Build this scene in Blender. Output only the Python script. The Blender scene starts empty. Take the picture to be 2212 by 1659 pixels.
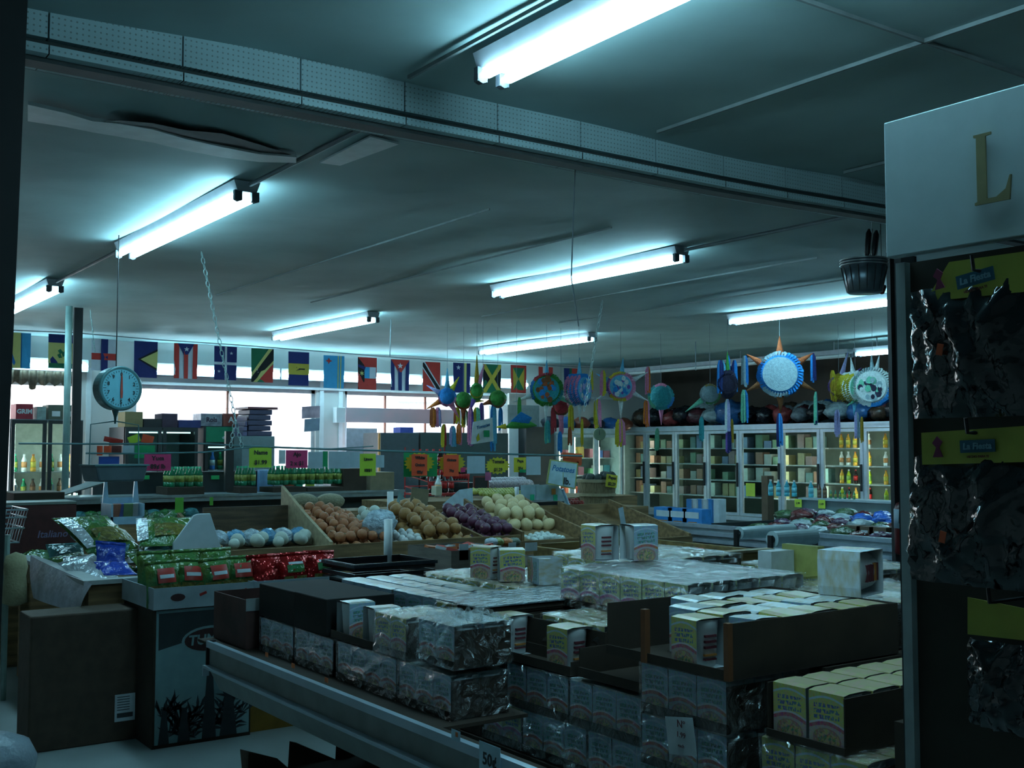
import bpy, bmesh, math, random
from mathutils import Vector, Matrix
R = random.Random(7)
scn = bpy.context.scene
COL = scn.collection
rad = math.radians
# ---------------------------------------------------------------- camera
FPX, HZ, CX, CY = 2420.0, 970.0, 1106.0, 829.5
PITCH = math.atan((HZ - CY) / FPX); YAW = rad(35.1); EYE = 1.6
cam = bpy.data.cameras.new('camera'); cam_o = bpy.data.objects.new('camera', cam); COL.objects.link(cam_o)
cam.sensor_width = 36.0; cam.lens = FPX / 2212 * 36.0; cam.clip_start = 0.05; cam.clip_end = 300
cam_o.location = (0, 0, EYE); cam_o.rotation_euler = (math.pi / 2 + PITCH, 0, -YAW)
scn.camera = cam_o
# ---------------------------------------------------------------- colour management
vs = scn.view_settings
vs.view_transform = 'Standard'; vs.look = 'None'; vs.gamma = 1.0; vs.use_curve_mapping = False
vs.exposure = 0.78
# ---------------------------------------------------------------- daylight outside the shop windows
world = bpy.data.worlds.new('overcast_daylight'); scn.world = world; world.use_nodes = True
bg = world.node_tree.nodes['Background']; bg.inputs[0].default_value = (0.86, 0.95, 1.0, 1); bg.inputs[1].default_value = 3.4
CEIL, YW, XW = 2.95, 14.3, 13.2      # ceiling height, window wall, right wall
TUBE = 22.0
TUBE_COL = (0.395, 0.81, 0.98)
def portal(x0, x1, z0, z1):
    l = bpy.data.lights.new('window_portal', 'AREA'); l.shape = 'RECTANGLE'; l.size = x1 - x0; l.size_y = z1 - z0
    l.cycles.is_portal = True
    o = bpy.data.objects.new('window_portal', l); COL.objects.link(o)
    o.location = ((x0 + x1) / 2, YW + 0.12, (z0 + z1) / 2); o.rotation_euler = (-math.pi / 2, 0, 0)
# ---------------------------------------------------------------- from picture points to points on known planes of the room
_f = Vector((math.sin(YAW) * math.cos(PITCH), math.cos(YAW) * math.cos(PITCH), math.sin(PITCH)))
_r = Vector((math.cos(YAW), -math.sin(YAW), 0)); _u = _r.cross(_f)
def ray(x, y): return _f * FPX + _r * (x - CX) + _u * (CY - y)
CAMP = Vector((0, 0, EYE))
def PY(x, y, Y): d = ray(x, y); return CAMP + d * (Y / d.y)
def PX(x, y, X): d = ray(x, y); return CAMP + d * (X / d.x)
def PZ(x, y, z): d = ray(x, y); return CAMP + d * ((z - EYE) / d.z)
# ---------------------------------------------------------------- materials
MATS = {}
def nm(nt, t, **kw):
    n = nt.nodes.new(t)
    for k, v in kw.items(): setattr(n, k, v)
    return n
def M(name, col, rough=0.6, metal=0.0, var=0.18, scale=14.0, bump=0.0, bscale=60.0, alpha=1.0, trans=0.0, emit=None, estr=0.0, coat=0.0, stretch=(1, 1, 1), col2=None, ior=1.45, sss=0.0):
    if name in MATS: return MATS[name]
    m = bpy.data.materials.new(name); m.use_nodes = True; nt = m.node_tree; b = nt.nodes['Principled BSDF']
    b.inputs['Roughness'].default_value = rough; b.inputs['Metallic'].default_value = metal
    b.inputs['IOR'].default_value = ior
    b.inputs['Transmission Weight'].default_value = trans; b.inputs['Alpha'].default_value = alpha
    b.inputs['Coat Weight'].default_value = coat
    c2 = col2 or tuple(c * (1 - var) for c in col)
    tc = nm(nt, 'ShaderNodeTexCoord'); mp = nm(nt, 'ShaderNodeMapping'); mp.inputs['Scale'].default_value = stretch
    nt.links.new(tc.outputs['Object'], mp.inputs[0])
    nz = nm(nt, 'ShaderNodeTexNoise'); nz.inputs['Scale'].default_value = scale; nz.inputs['Detail'].default_value = 4
    nt.links.new(mp.outputs[0], nz.inputs['Vector'])
    mx = nm(nt, 'ShaderNodeMix', data_type='RGBA'); mx.inputs[6].default_value = (*col, 1); mx.inputs[7].default_value = (*c2, 1)
    rp = nm(nt, 'ShaderNodeMapRange'); rp.inputs[1].default_value = 0.35; rp.inputs[2].default_value = 0.65
    nt.links.new(nz.outputs[0], rp.inputs[0]); nt.links.new(rp.outputs[0], mx.inputs[0])
    nt.links.new(mx.outputs[2], b.inputs['Base Color'])
    if bump:
        n2 = nm(nt, 'ShaderNodeTexNoise'); n2.inputs['Scale'].default_value = bscale; n2.inputs['Detail'].default_value = 3
        nt.links.new(mp.outputs[0], n2.inputs['Vector'])
        bp = nm(nt, 'ShaderNodeBump'); bp.inputs['Strength'].default_value = min(1, bump); bp.inputs['Distance'].default_value = 0.02 * max(1, bump)
        nt.links.new(n2.outputs[0], bp.inputs['Height']); nt.links.new(bp.outputs[0], b.inputs['Normal'])
    if emit: b.inputs['Emission Color'].default_value = (*emit, 1); b.inputs['Emission Strength'].default_value = estr
    MATS[name] = m; return m
def H(s):  # hex -> linear
    r = [int(s[i:i + 2], 16) / 255 for i in (0, 2, 4)]
    return tuple(c / 12.92 if c < .04045 else ((c + .055) / 1.055) ** 2.4 for c in r)
def P(hexs, rough=0.6, **k): return M('paint_' + hexs + '_%d' % int(rough * 100) + ''.join('%s' % v for v in k.values()).replace('.', '')[:24], H(hexs), rough, **k)
# ---------------------------------------------------------------- mesh builder
class MB:
    def __init__(s): s.v = []; s.f = []; s.m = []; s.uv = []
    def add(s, vs_, fs, m=0, uvs=None):
        o = len(s.v); s.v += [tuple(v) for v in vs_]
        for i, f in enumerate(fs):
            s.f.append(tuple(a + o for a in f)); s.m.append(m if isinstance(m, int) else m[i])
            s.uv.append(uvs[i] if uvs else ([(0, 0), (1, 0), (1, 1), (0, 1)] if len(f) == 4 else [(0, 0)] * len(f)))
        return s
    def box(s, x0, x1, y0, y1, z0, z1, m=0):
        # faces order: -Y, +Y, -X, +X, +Z, -Z ; each uv upright
        v = [(x0, y0, z0), (x1, y0, z0), (x1, y1, z0), (x0, y1, z0), (x0, y0, z1), (x1, y0, z1), (x1, y1, z1), (x0, y1, z1)]
        return s.add(v, [(0, 1, 5, 4), (2, 3, 7, 6), (3, 0, 4, 7), (1, 2, 6, 5), (4, 5, 6, 7), (3, 2, 1, 0)], m)
    def cbox(s, c, sz, m=0, rot=None):
        b = MB().box(-sz[0] / 2, sz[0] / 2, -sz[1] / 2, sz[1] / 2, -sz[2] / 2, sz[2] / 2, m)
        mt = Matrix.Translation(c)
        if rot is not None: mt = mt @ rot
        b.xf(mt); return s.join(b)
    def join(s, b):
        o = len(s.v); s.v += b.v; s.f += [tuple(i + o for i in f) for f in b.f]; s.m += b.m; s.uv += b.uv; return s
    def xf(s, mt):
        s.v = [tuple(mt @ Vector(v)) for v in s.v]; return s
    def quad(s, a, b, c, d, m=0): return s.add([a, b, c, d], [(0, 1, 2, 3)], m)
    def plate(s, a, b, c, d, t=0.002, m=0):  # thick sheet through four points, t along normal away
        a, b, c, d = map(Vector, (a, b, c, d)); n = (b - a).cross(d - a).normalized() * t
        v = [a, b, c, d, a - n, b - n, c - n, d - n]
        return s.add(v, [(0, 1, 2, 3), (7, 6, 5, 4), (1, 0, 4, 5), (2, 1, 5, 6), (3, 2, 6, 7), (0, 3, 7, 4)], m)
    def tube(s, pts, r, n=8, m=0, cap=True):
        pts = [Vector(p) for p in pts]; rs = r if isinstance(r, (list, tuple)) else [r] * len(pts)
        o = []; prev = None
        for i, p in enumerate(pts):
            t = (pts[min(i + 1, len(pts) - 1)] - pts[max(i - 1, 0)]).normalized()
            a = prev if prev is not None else (Vector((0, 0, 1)) if abs(t.z) < .9 else Vector((1, 0, 0)))
            a = (a - t * a.dot(t)).normalized(); prev = a; b = t.cross(a)
            o += [p + (a * math.cos(2 * math.pi * k / n) + b * math.sin(2 * math.pi * k / n)) * rs[i] for k in range(n)]
        fs = []; uv = []; L = len(pts)
        for i in range(L - 1):
            for k in range(n):
                k2 = (k + 1) % n
                fs.append((i * n + k, i * n + k2, (i + 1) * n + k2, (i + 1) * n + k))
                uv.append([(k / n, i / (L - 1)), ((k + 1) / n, i / (L - 1)), ((k + 1) / n, (i + 1) / (L - 1)), (k / n, (i + 1) / (L - 1))])
        if cap:
            fs.append(tuple(range(n))[::-1]); uv.append([(0, 0)] * n); fs.append(tuple((L - 1) * n + k for k in range(n))); uv.append([(0, 0)] * n)
        return s.add(o, fs, m, uv)
    def lathe(s, prof, n=16, c=(0, 0, 0), m=0, sy=1.0):
        o = []; c = Vector(c); L = len(prof)
        for (r, z) in prof: o += [c + Vector((r * math.cos(2 * math.pi * k / n), sy * r * math.sin(2 * math.pi * k / n), z)) for k in range(n)]
        fs = []; uv = []; mm = []
        for i in range(L - 1):
            for k in range(n):
                k2 = (k + 1) % n; fs.append((i * n + k, i * n + k2, (i + 1) * n + k2, (i + 1) * n + k)); mm.append(m if isinstance(m, int) else m[i])
                uv.append([(k / n, i / (L - 1)), ((k + 1) / n, i / (L - 1)), ((k + 1) / n, (i + 1) / (L - 1)), (k / n, (i + 1) / (L - 1))])
        if prof[0][0] > 1e-5: fs.append(tuple(range(n))[::-1]); uv.append([(0, 0)] * n); mm.append(mm[0])
        if prof[-1][0] > 1e-5: fs.append(tuple((L - 1) * n + k for k in range(n))); uv.append([(0, 0)] * n); mm.append(mm[-2])
        return s.add(o, fs, mm, uv)
    def prism(s, poly, axis, a0, a1, m=0):
        n = len(poly)
        def pt(p, a): return (a, p[0], p[1]) if axis == 'x' else ((p[0], a, p[1]) if axis == 'y' else (p[0], p[1], a))
        v = [pt(p, a0) for p in poly] + [pt(p, a1) for p in poly]
        return s.add(v, [tuple(range(n)), tuple(range(n, 2 * n))[::-1]] + [(i, (i + 1) % n + 0, (i + 1) % n + n, i + n)[::-1] for i in range(n)], m)
    def ball(s, c, r, n=10, k=7, m=0, sz=1.0, wob=0.0, top=0.0):
        pr = []
        for i in range(k + 1):
            a = -math.pi / 2 + math.pi * i / k; rr = math.cos(a) * r; z = math.sin(a) * r * sz
            if top and a > 1.0: z += top * r * (a - 1.0)
            pr.append((max(rr, 0.0001 if 0 < i < k else 0.00001), z))
        b = MB().lathe(pr, n, (0, 0, 0), m)
        if wob: b.v = [tuple(Vector(v) * (1 + R.uniform(-wob, wob))) for v in b.v]
        return s.join(b.xf(Matrix.Translation(c)))
    def build(s, name, mats, parent=None, smooth=False, loc=None, bevel=0.0, rot=None, me=None):
        if not isinstance(mats, (list, tuple)): mats = [mats]
        me = bpy.data.meshes.new(name); me.from_pydata(s.v, [], s.f)
        for mt in mats: me.materials.append(mt)
        uvl = me.uv_layers.new(name='UVMap'); i = 0
        for pi, p in enumerate(me.polygons):
            p.material_index = s.m[pi]; p.use_smooth = smooth; u = s.uv[pi]
            for k in range(p.loop_total): uvl.data[p.loop_start + k].uv = u[k] if k < len(u) else (0, 0)
        bm = bmesh.new(); bm.from_mesh(me); bmesh.ops.recalc_face_normals(bm, faces=bm.faces); bm.to_mesh(me); bm.free()
        o = bpy.data.objects.new(name, me); COL.objects.link(o)
        if parent: o.parent = parent
        if loc is not None: o.location = loc
        if rot is not None: o.rotation_euler = rot
        if bevel:
            md = o.modifiers.new('bevel', 'BEVEL'); md.width = bevel; md.segments = 2; md.limit_method = 'ANGLE'
        return o
def tag(o, label, cat, group=None, kind=None):
    o['label'] = label; o['category'] = cat
    if group: o['group'] = group
    if kind: o['kind'] = kind
    return o
def thing(name, label, cat, loc=(0, 0, 0), rz=0.0, group=None, rot=None):
    o = bpy.data.objects.new(name, None); COL.objects.link(o); o.location = loc; o.rotation_euler = rot or (0, 0, rz)
    o.empty_display_size = 0.05
    return tag(o, label, cat, group)
def struct(name, mb, mats, parent=None, **k):
    o = mb.build(name, mats, parent, **k)
    if not parent: o['kind'] = 'structure'
    return o
def dup(root, loc, rz=0.0, label=None, group=None, rot=None, scale=None):
    def cp(o, par):
        c = o.copy(); COL.objects.link(c); c.parent = par
        for ch in kids.get(o.name, []): cp(ch, c)
        return c
    kids = {}
    for ch in root.children: kids.setdefault(root.name, []).append(ch)
    for ch in root.children:
        for g in ch.children: kids.setdefault(ch.name, []).append(g)
    r = cp(root, None); r.location = loc; r.rotation_euler = rot or (0, 0, rz)
    if scale: r.scale = scale if isinstance(scale, (tuple, list)) else (scale,) * 3
    if label: r['label'] = label
    if group: r['group'] = group
    return r
TXT = {}
def text_mb(body, size=1.0, bold=0.0, shear=0.0, depth=0.004, align='CENTER'):
    """lettering as a thin solid in the XZ plane, facing -Y, centred on the origin"""
    key = (body, size, bold, shear, depth, align)
    if key not in TXT:
        cu = bpy.data.curves.new('t', 'FONT'); cu.body = body; cu.size = size; cu.offset = bold; cu.shear = shear
        cu.extrude = depth / 2; cu.align_x = align; cu.align_y = 'CENTER'; cu.resolution_u = 2
        ob = bpy.data.objects.new('t', cu); COL.objects.link(ob)
        bpy.context.view_layer.update()
        me = bpy.data.meshes.new_from_object(ob.evaluated_get(bpy.context.evaluated_depsgraph_get()))
        TXT[key] = ([tuple(v.co) for v in me.vertices], [tuple(p.vertices) for p in me.polygons])
        bpy.data.objects.remove(ob); bpy.data.curves.remove(cu); bpy.data.meshes.remove(me)
    v, f = TXT[key]
    mb = MB().add(v, f)
    return mb.xf(Matrix.Rotation(math.pi / 2, 4, 'X'))
RX = lambda a: Matrix.Rotation(a, 4, 'X')
RY = lambda a: Matrix.Rotation(a, 4, 'Y')
RZ = lambda a: Matrix.Rotation(a, 4, 'Z')
T = Matrix.Translation
# ================================================================ the room
m_ceil = M('ceiling_paint', (0.35, 0.47, 0.47), 0.75, var=0.22, scale=1.3, bump=0.5, bscale=3.0)
m_seam = M('panel_seam_grey', (0.25, 0.28, 0.28), 0.9)  # plain grey for the thin panel seam strips
m_wall = M('wall_paint', (0.62, 0.60, 0.58), 0.7, var=0.1, scale=2)
m_floor = M('vinyl_floor', (0.33, 0.38, 0.38), 0.35, var=0.15, scale=3)
m_white = M('white_enamel', (0.75, 0.77, 0.78), 0.35, var=0.06)
m_dark = M('dark_paint', (0.02, 0.02, 0.022), 0.55)
m_steel = M('galvanised_steel', (0.42, 0.45, 0.47), 0.35, metal=0.8, var=0.2)
m_wood = M('raw_pine_board', (0.27, 0.165, 0.075), 0.7, var=0.5, scale=3, stretch=(1, 8, 10), bump=0.2)
m_ply = M('plywood_light', (0.42, 0.33, 0.2), 0.65, var=0.3, scale=4, stretch=(1, 6, 6))
m_black = M('black_plastic', (0.012, 0.012, 0.014), 0.35)
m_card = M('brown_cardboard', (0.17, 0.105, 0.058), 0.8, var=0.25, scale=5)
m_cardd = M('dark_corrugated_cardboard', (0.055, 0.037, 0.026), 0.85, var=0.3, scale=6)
struct('floor', MB().box(-3, XW, -2.5, YW, -0.1, 0), m_floor)
# ceiling: a skim-coated deck that has sagged and buckled by the beam
mb = MB(); nx, ny = 81, 84; x0, x1, y0, y1 = -3.0, XW + .2, -2.5, YW + .1
def sag(x, y):
    z = 0.012 * math.sin(x * 1.9 + 1) * math.sin(y * 1.3) + 0.006 * math.sin(x * 4.1 + y * 2.2)
    z -= 0.05 * math.exp(-((x - 1.7) / 0.6) ** 2 - ((y - 4.45) / 0.28) ** 2)
    return z
g = [(x0 + (x1 - x0) * i / nx, y0 + (y1 - y0) * j / ny) for j in range(ny + 1) for i in range(nx + 1)]
vv = [(a, b, CEIL + 0.012 + sag(a, b)) for a, b in g]; n1 = len(vv)
fs = [(j * (nx + 1) + i, j * (nx + 1) + i + 1, (j + 1) * (nx + 1) + i + 1, (j + 1) * (nx + 1) + i)[::-1] for j in range(ny) for i in range(nx)]
mb.add(vv, fs); mb.box(x0, x1, y0, y1, CEIL + 0.14, CEIL + 0.2)
struct('ceiling', mb, m_ceil, smooth=True)
# panel seams and battens of the ceiling
mb = MB()
for sx, ya, yb in ((2.0, 1.2, 3.5), (3.22, -1, 3.5), (4.45, -1, 3.5), (5.6, -1, 3.5)):
    mb.box(sx - .006, sx + .006, ya, yb, CEIL - .004, CEIL + .01)
for sy in (2.2, 1.0): mb.box(0, 8, sy - .005, sy + .005, CEIL - .004, CEIL + .01)
for sx in (3.5, 4.4, 6.3, 7.3): mb.box(sx - .0025, sx + .0025, 5.2, 9.5, CEIL - .002, CEIL + .01)
struct('trim_1', mb, m_seam)
# loose batten and torn sheet edge of the buckled ceiling
up = [(60, 226), (140, 244), (200, 262), (260, 268), (330, 280), (400, 300), (480, 318), (560, 333), (640, 340)]
lo = [(60, 262), (140, 274), (200, 286), (260, 296), (330, 308), (400, 325), (480, 340), (560, 350), (640, 352)]
mb = MB(); zb_ = CEIL - .035
for (a, b), (c, d) in zip(zip(up, up[1:]), zip(lo, lo[1:])):
    q = [PZ(*c, zb_), PZ(*d, zb_), PZ(*b, zb_), PZ(*a, zb_)]; v = [tuple(p) for p in q] + [(p.x, p.y, p.z + .015) for p in q]
    mb.add(v, [(0, 1, 2, 3), (7, 6, 5, 4), (2, 3, 7, 6), (0, 4, 5, 1)])
struct('trim_2', mb, M('batten_white', (0.85, 0.90, 0.92), 0.5, var=.1))
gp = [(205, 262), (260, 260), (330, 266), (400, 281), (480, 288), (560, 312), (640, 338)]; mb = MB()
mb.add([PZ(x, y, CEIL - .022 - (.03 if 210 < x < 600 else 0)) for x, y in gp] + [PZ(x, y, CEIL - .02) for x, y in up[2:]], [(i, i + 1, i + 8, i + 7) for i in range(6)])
struct('trim_7', mb, M('ceiling_gap_shade', (0.03, 0.035, 0.035), 0.9))  # flat dark sheet painted in for the shade of the ceiling gap
q = [PZ(690, 352, CEIL - .02), PZ(735, 358, CEIL - .02), PZ(862, 312, CEIL - .02), PZ(800, 296, CEIL - .02)]
struct('trim_8', MB().plate(*q, .008), MATS['batten_white'])
# beam with perforated facing, channel and lower strip
def perf_mat():
    m = M('perforated_facing', (0.44, 0.58, 0.60), 0.6, var=0.12, scale=5)
    nt = m.node_tree; b = nt.nodes['Principled BSDF']; tc = nm(nt, 'ShaderNodeTexCoord')
    vo = nm(nt, 'ShaderNodeVectorMath', operation='SCALE'); vo.inputs['Scale'].default_value = 55
    nt.links.new(tc.outputs['Object'], vo.inputs[0])
    fr = nm(nt, 'ShaderNodeVectorMath', operation='FRACTION'); nt.links.new(vo.outputs[0], fr.inputs[0])
    sb = nm(nt, 'ShaderNodeVectorMath', operation='SUBTRACT'); sb.inputs[1].default_value = (.5, .5, .5); nt.links.new(fr.outputs[0], sb.inputs[0])
    ml = nm(nt, 'ShaderNodeVectorMath', operation='MULTIPLY'); ml.inputs[1].default_value = (1, 0, 1); nt.links.new(sb.outputs[0], ml.inputs[0])
    ln = nm(nt, 'ShaderNodeVectorMath', operation='LENGTH'); nt.links.new(ml.outputs[0], ln.inputs[0])
    lt = nm(nt, 'ShaderNodeMath', operation='LESS_THAN'); lt.inputs[1].default_value = 0.17; nt.links.new(ln.outputs['Value'], lt.inputs[0])
    mx = nm(nt, 'ShaderNodeMix', data_type='RGBA'); mx.inputs[7].default_value = (.24, .28, .28, 1)
    src = b.inputs['Base Color'].links[0].from_socket
    nt.links.new(lt.outputs[0], mx.inputs[0]); nt.links.new(src, mx.inputs[6]); nt.links.new(mx.outputs[2], b.inputs['Base Color'])
    return m
m_perf = perf_mat()
BY = 3.6
mb = MB(); xs = [-3 + .42 * i for i in range(39)]
def bsag(x): return -0.010 * math.sin((x - .7) * 0.85) - 0.012 * max(0, 1 - abs(x - 3.9) / 1.2)
for a, b in zip(xs, xs[1:]):
    z0, z1 = bsag(a), bsag(b)
    mb.add([(a + .003, BY, 2.868 + z0), (b - .003, BY, 2.868 + z1), (b - .003, BY, 2.975), (a + .003, BY, 2.975),
            (a + .003, BY + .05, 2.868 + z0), (b - .003, BY + .05, 2.868 + z1), (b - .003, BY + .05, 2.975), (a + .003, BY + .05, 2.975)],
           [(0, 1, 2, 3), (0, 4, 5, 1), (1, 5, 6, 2), (4, 0, 3, 7)], 0)
    mb.add([(a + .002, BY - .012, 2.815 + z0), (b - .002, BY - .012, 2.815 + z1), (b - .002, BY - .012, 2.843 + z1), (a + .002, BY - .012, 2.843 + z0),
            (a + .002, BY + .17, 2.815 + z0), (b - .002, BY + .17, 2.815 + z1), (b - .002, BY + .05, 2.843 + z1), (a + .002, BY + .05, 2.843 + z0)],
           [(0, 1, 2, 3), (0, 4, 5, 1), (3, 2, 6, 7)], 0)
    mb.add([(a, BY + .03, 2.80 + z0), (b, BY + .03, 2.80 + z1), (b, BY + .03, 2.99), (a, BY + .03, 2.99), (a, BY + .19, 2.82 + z0), (b, BY + .19, 2.82 + z1), (b, BY + .19, 2.99), (a, BY + .19, 2.99)],
           [(0, 1, 2, 3), (5, 4, 7, 6), (0, 4, 5, 1)], 1)
struct('trim_3', mb, [m_perf, M('beam_channel', (0.06, 0.07, 0.07), 0.8)])
# walls
struct('wall_left', MB().box(-3.1, -3, -2.5, YW, 0, 3.0), m_wall)
struct('wall_back', MB().box(-3, XW, -2.6, -2.5, 0, 3.0), m_wall)
struct('wall_right', MB().box(XW, XW + .1, -2.5, YW, 0, 3.0), M('dark_brown_wall', (0.09, 0.06, 0.045), 0.8, var=.3, scale=2))
# window wall: openings from picture points on the wall plane
def wx(px): return PY(px, 900, YW).x
WZ0, WZ1 = 0.95, 2.42
OPEN = [(0.6, wx(168)), (wx(288), wx(682)), (wx(745), wx(1085))]
mb = MB(); edge = -3.0
for a, b in OPEN:
    mb.box(edge, a, YW, YW + .18, 0, 3.0); mb.box(a, b, YW, YW + .18, WZ1, 3.0)
    mb.box(a, b, YW, YW + .18, 0, WZ0 if a < 7 else 0.3); edge = b; portal(a, b, WZ0, WZ1)
mb.box(edge, XW, YW, YW + .18, 0, 3.0)
struct('wall_front', mb, m_wall)
m_glass = M('window_glass', (1, 1, 1), 0.0, trans=1.0, var=0, ior=1.01)
m_alu = M('window_aluminium', (0.55, 0.56, 0.58), 0.4, var=.1)
for k, (a, b) in enumerate(OPEN):
    w = struct('window_%d' % (k + 1), MB().box(a, b, YW + .04, YW + .10, WZ1 - .05, WZ1).box(a, b, YW + .04, YW + .1, WZ0, WZ0 + .05).box(a, a + .05, YW + .04, YW + .1, WZ0, WZ1).box(b - .05, b, YW + .04, YW + .1, WZ0, WZ1), m_alu)
    n = (2, 2, 4)[k]; fr = MB()
    for i in range(1, n):
        x = a + (b - a) * i / n; fr.box(x - .012, x + .012, YW + .05, YW + .08, WZ0, WZ1)
    fr.build('mullion', M('rust_mullion', (0.3, 0.12, 0.08), .6), w)
    MB().box(a + .05, b - .05, YW + .065, YW + .07, WZ0 + .05, WZ1 - .05).build('pane', m_glass, w)
# white jambs and pier seams of the window wall
mb = MB()
for px in (190, 694, 735): x = wx(px); mb.box(x - .03, x + .03, YW - .02, YW, 0, 2.6 if px < 200 else 2.55)
mb.box(wx(290), 12.2, YW - .03, YW, 2.42, 2.455)
struct('trim_4', mb, m_white)
# outside: paved lot, white house, long low building, all in flat daylight
tag(MB().box(-60, 90, YW + .3, 90, -0.12, -0.05).build('parking_lot', M('sunlit_concrete', (0.7, 0.7, 0.7), .8)), 'pale sunlit pavement outside the shop windows', 'pavement')
h = thing('house', 'white house with a low roof seen through the middle window', 'house', (11.2, 24, -.05))
MB().box(-2.2, 2.2, 0, 4, 0, 2.6).build('wall', M('house_white', (0.85, 0.85, 0.88), .8), h)
MB().prism([(-.4, 2.55), (2, 3.3), (4.4, 2.55)], 'x', -2.5, 2.5).build('roof', M('house_roof', (0.5, 0.5, 0.6), .8), h)
MB().box(-1.6, -.9, -.03, 0, 1.0, 1.9).build('window', M('house_window', (0.35, 0.36, 0.5), .4), h)
MB().box(.8, 1.5, -.03, 0, 0.1, 2.0).build('door', M('house_window', (0.35, 0.36, 0.5), .4), h)
b_ = thing('low_building', 'long grey flat-roofed building across the lot behind the right window', 'building', (20.5, 30, -.05))
MB().box(-5, 5, 0, 5, 0, 3.1).build('wall', M('bldg_grey', (0.4, 0.42, 0.45), .8), b_)
MB().box(-5.1, 5.1, -.2, 5, 3.1, 3.3).build('parapet', M('bldg_light', (0.75, 0.75, 0.75), .8), b_)
# dark column by the camera on the left
o = MB().box(-.30, 0, -.09, .2, 0, CEIL - .02).build('wall_column', m_dark, loc=(PY(40, 600, 2.9).x - .055, 2.9, 0), rot=(0, rad(0.9), 0)); o['kind'] = 'structure'; o.name = 'trim_5'
# ================================================================ fluorescent fixtures
m_tube = M('lit_tube', (0.9, 0.9, 0.9), 0.4, var=0, emit=TUBE_COL, estr=TUBE)
m_hous = M('fixture_enamel', (0.42, 0.43, 0.47), 0.45, var=.1)
m_hold = M('lampholder_grey', (0.10, 0.11, 0.13), 0.5)
def fixture_parts(t, L, lit=True):
    MB().prism([(-.07, .0), (-.05, -.055), (.05, -.055), (.07, .0)], 'y', 0, L).build('housing', m_hous, t)
    if not lit:
        for y in (.25, L - .25): MB().tube([(0, y, -.01), (0, y, CEIL - 2.85 + .01)], .006, 6).build('hanger_rod', m_hous, t)
    for sx in (-.045, .045):
        tb = MB().tube([(sx, .035, -.078), (sx, .05, -.078), (sx, L - .05, -.078), (sx, L - .035, -.078)], [.012, .019, .019, .012], 10)
        tb.build('tube', m_tube if lit else m_white, t, smooth=True)
        for y in (.012, L - .012):
            h = MB().box(sx - .02, sx + .02, y - .012, y + .012, -.1, -.05)
            h.tube([(sx, y - .013, -.085), (sx, y + .013, -.085)], .021, 10).build('lamp_holder', m_hold, t)
def fixture(x, ya, yb, label, z=CEIL, lit=True, name='fluorescent_fixture'):
    t = thing(name, label, 'ceiling light', (x, ya, z)); fixture_parts(t, yb - ya, lit); return t
fixture(2.12, 1.0, 3.15, 'big twin-tube fluorescent light nearest the camera, cut by the top edge of the photo')
fixture(2.12, 5.34, 7.45, 'bright twin-tube fluorescent light above the hanging scale')
fixture(2.12, 9.34, 11.5, 'fluorescent light partly hidden behind the dark column at the left')
fixture(5.2, 5.42, 7.62, 'fluorescent light in the middle of the ceiling, just left of the bucket')
fixture(5.2, 9.77, 12.13, 'fluorescent light above the flags, left of the ceiling centre')
fixture(8.21, 10.05, 12.37, 'fluorescent light above the star pinatas, far centre')
fixture(8.28, 5.7, 7.93, 'fluorescent light running behind the white sign board on the right')
_t = fixture(11.5, 6.8, 8.9, 'lit fluorescent light in the row above the freezers', z=2.85)
for y in (.25, 1.8): MB().tube([(0, y, -.01), (0, y, .11)], .006, 6).build('hanger_rod', m_hous, _t)
fixture(11.5, 9.0, 11.1, 'unlit strip fixture above the freezers beside the lit one', z=2.85, lit=False)
fixture(11.5, 11.2, 13.3, 'unlit strip fixture above the freezers nearest the corner', z=2.85, lit=False)
for i, (a, b, lab) in enumerate(((PY(30, 790, 14.1).x, PY(195, 790, 14.1).x, 'wall fluorescent light at the far left above the curtain'),
                   (PY(308, 805, 14.1).x, PY(610, 812, 14.1).x, 'wall fluorescent light over the middle window, left half'),
                   (PY(614, 805, 14.1).x, PY(918, 812, 14.1).x, 'wall fluorescent light over the middle window, right half'),
                   (PY(960, 805, 14.1).x, PY(1145, 812, 14.1).x, 'wall fluorescent light behind the colourful pinata cluster'))):
    t = thing('wall_light', lab, 'wall light', (a, 14.2, 2.60))
    MB().box(0, b - a, -.02, .09, -.06, .09).build('housing', m_hous, t)
    MB().tube([(.02, -.05, 0), (b - a - .02, -.05, 0)], .028, 10).build('tube', m_tube, t, smooth=True)
# conduits between the fixtures
m_cond = M('conduit_steel', (0.2, 0.24, 0.26), 0.5, metal=.5)
for x, a, b, lab in ((2.12, 3.8, 5.3, 'thin steel conduit from the beam to the light above the scale'), (2.12, 7.5, 9.3, 'thin steel conduit between the two left ceiling lights'),
                     (5.2, 3.8, 5.4, 'thin steel conduit from the beam to the middle ceiling light')):
    tag(MB().tube([(x, a, CEIL - .025), (x, b, CEIL - .025)], .012, 8).build('conduit', m_cond), lab, 'conduit')
    tag_ = None
# thin wires hanging from the ceiling
def wire(px, y0, y1, Y, lab, r=.003):
    a = PY(px[0], y0, Y); b = PY(px[1], y1, Y); a.z = min(a.z, CEIL + .01)
    tag(MB().tube([a, (a + b) / 2 + Vector((.01, 0, 0)), b], r, 6).build('wire', m_dark), lab, 'wire')
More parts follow.
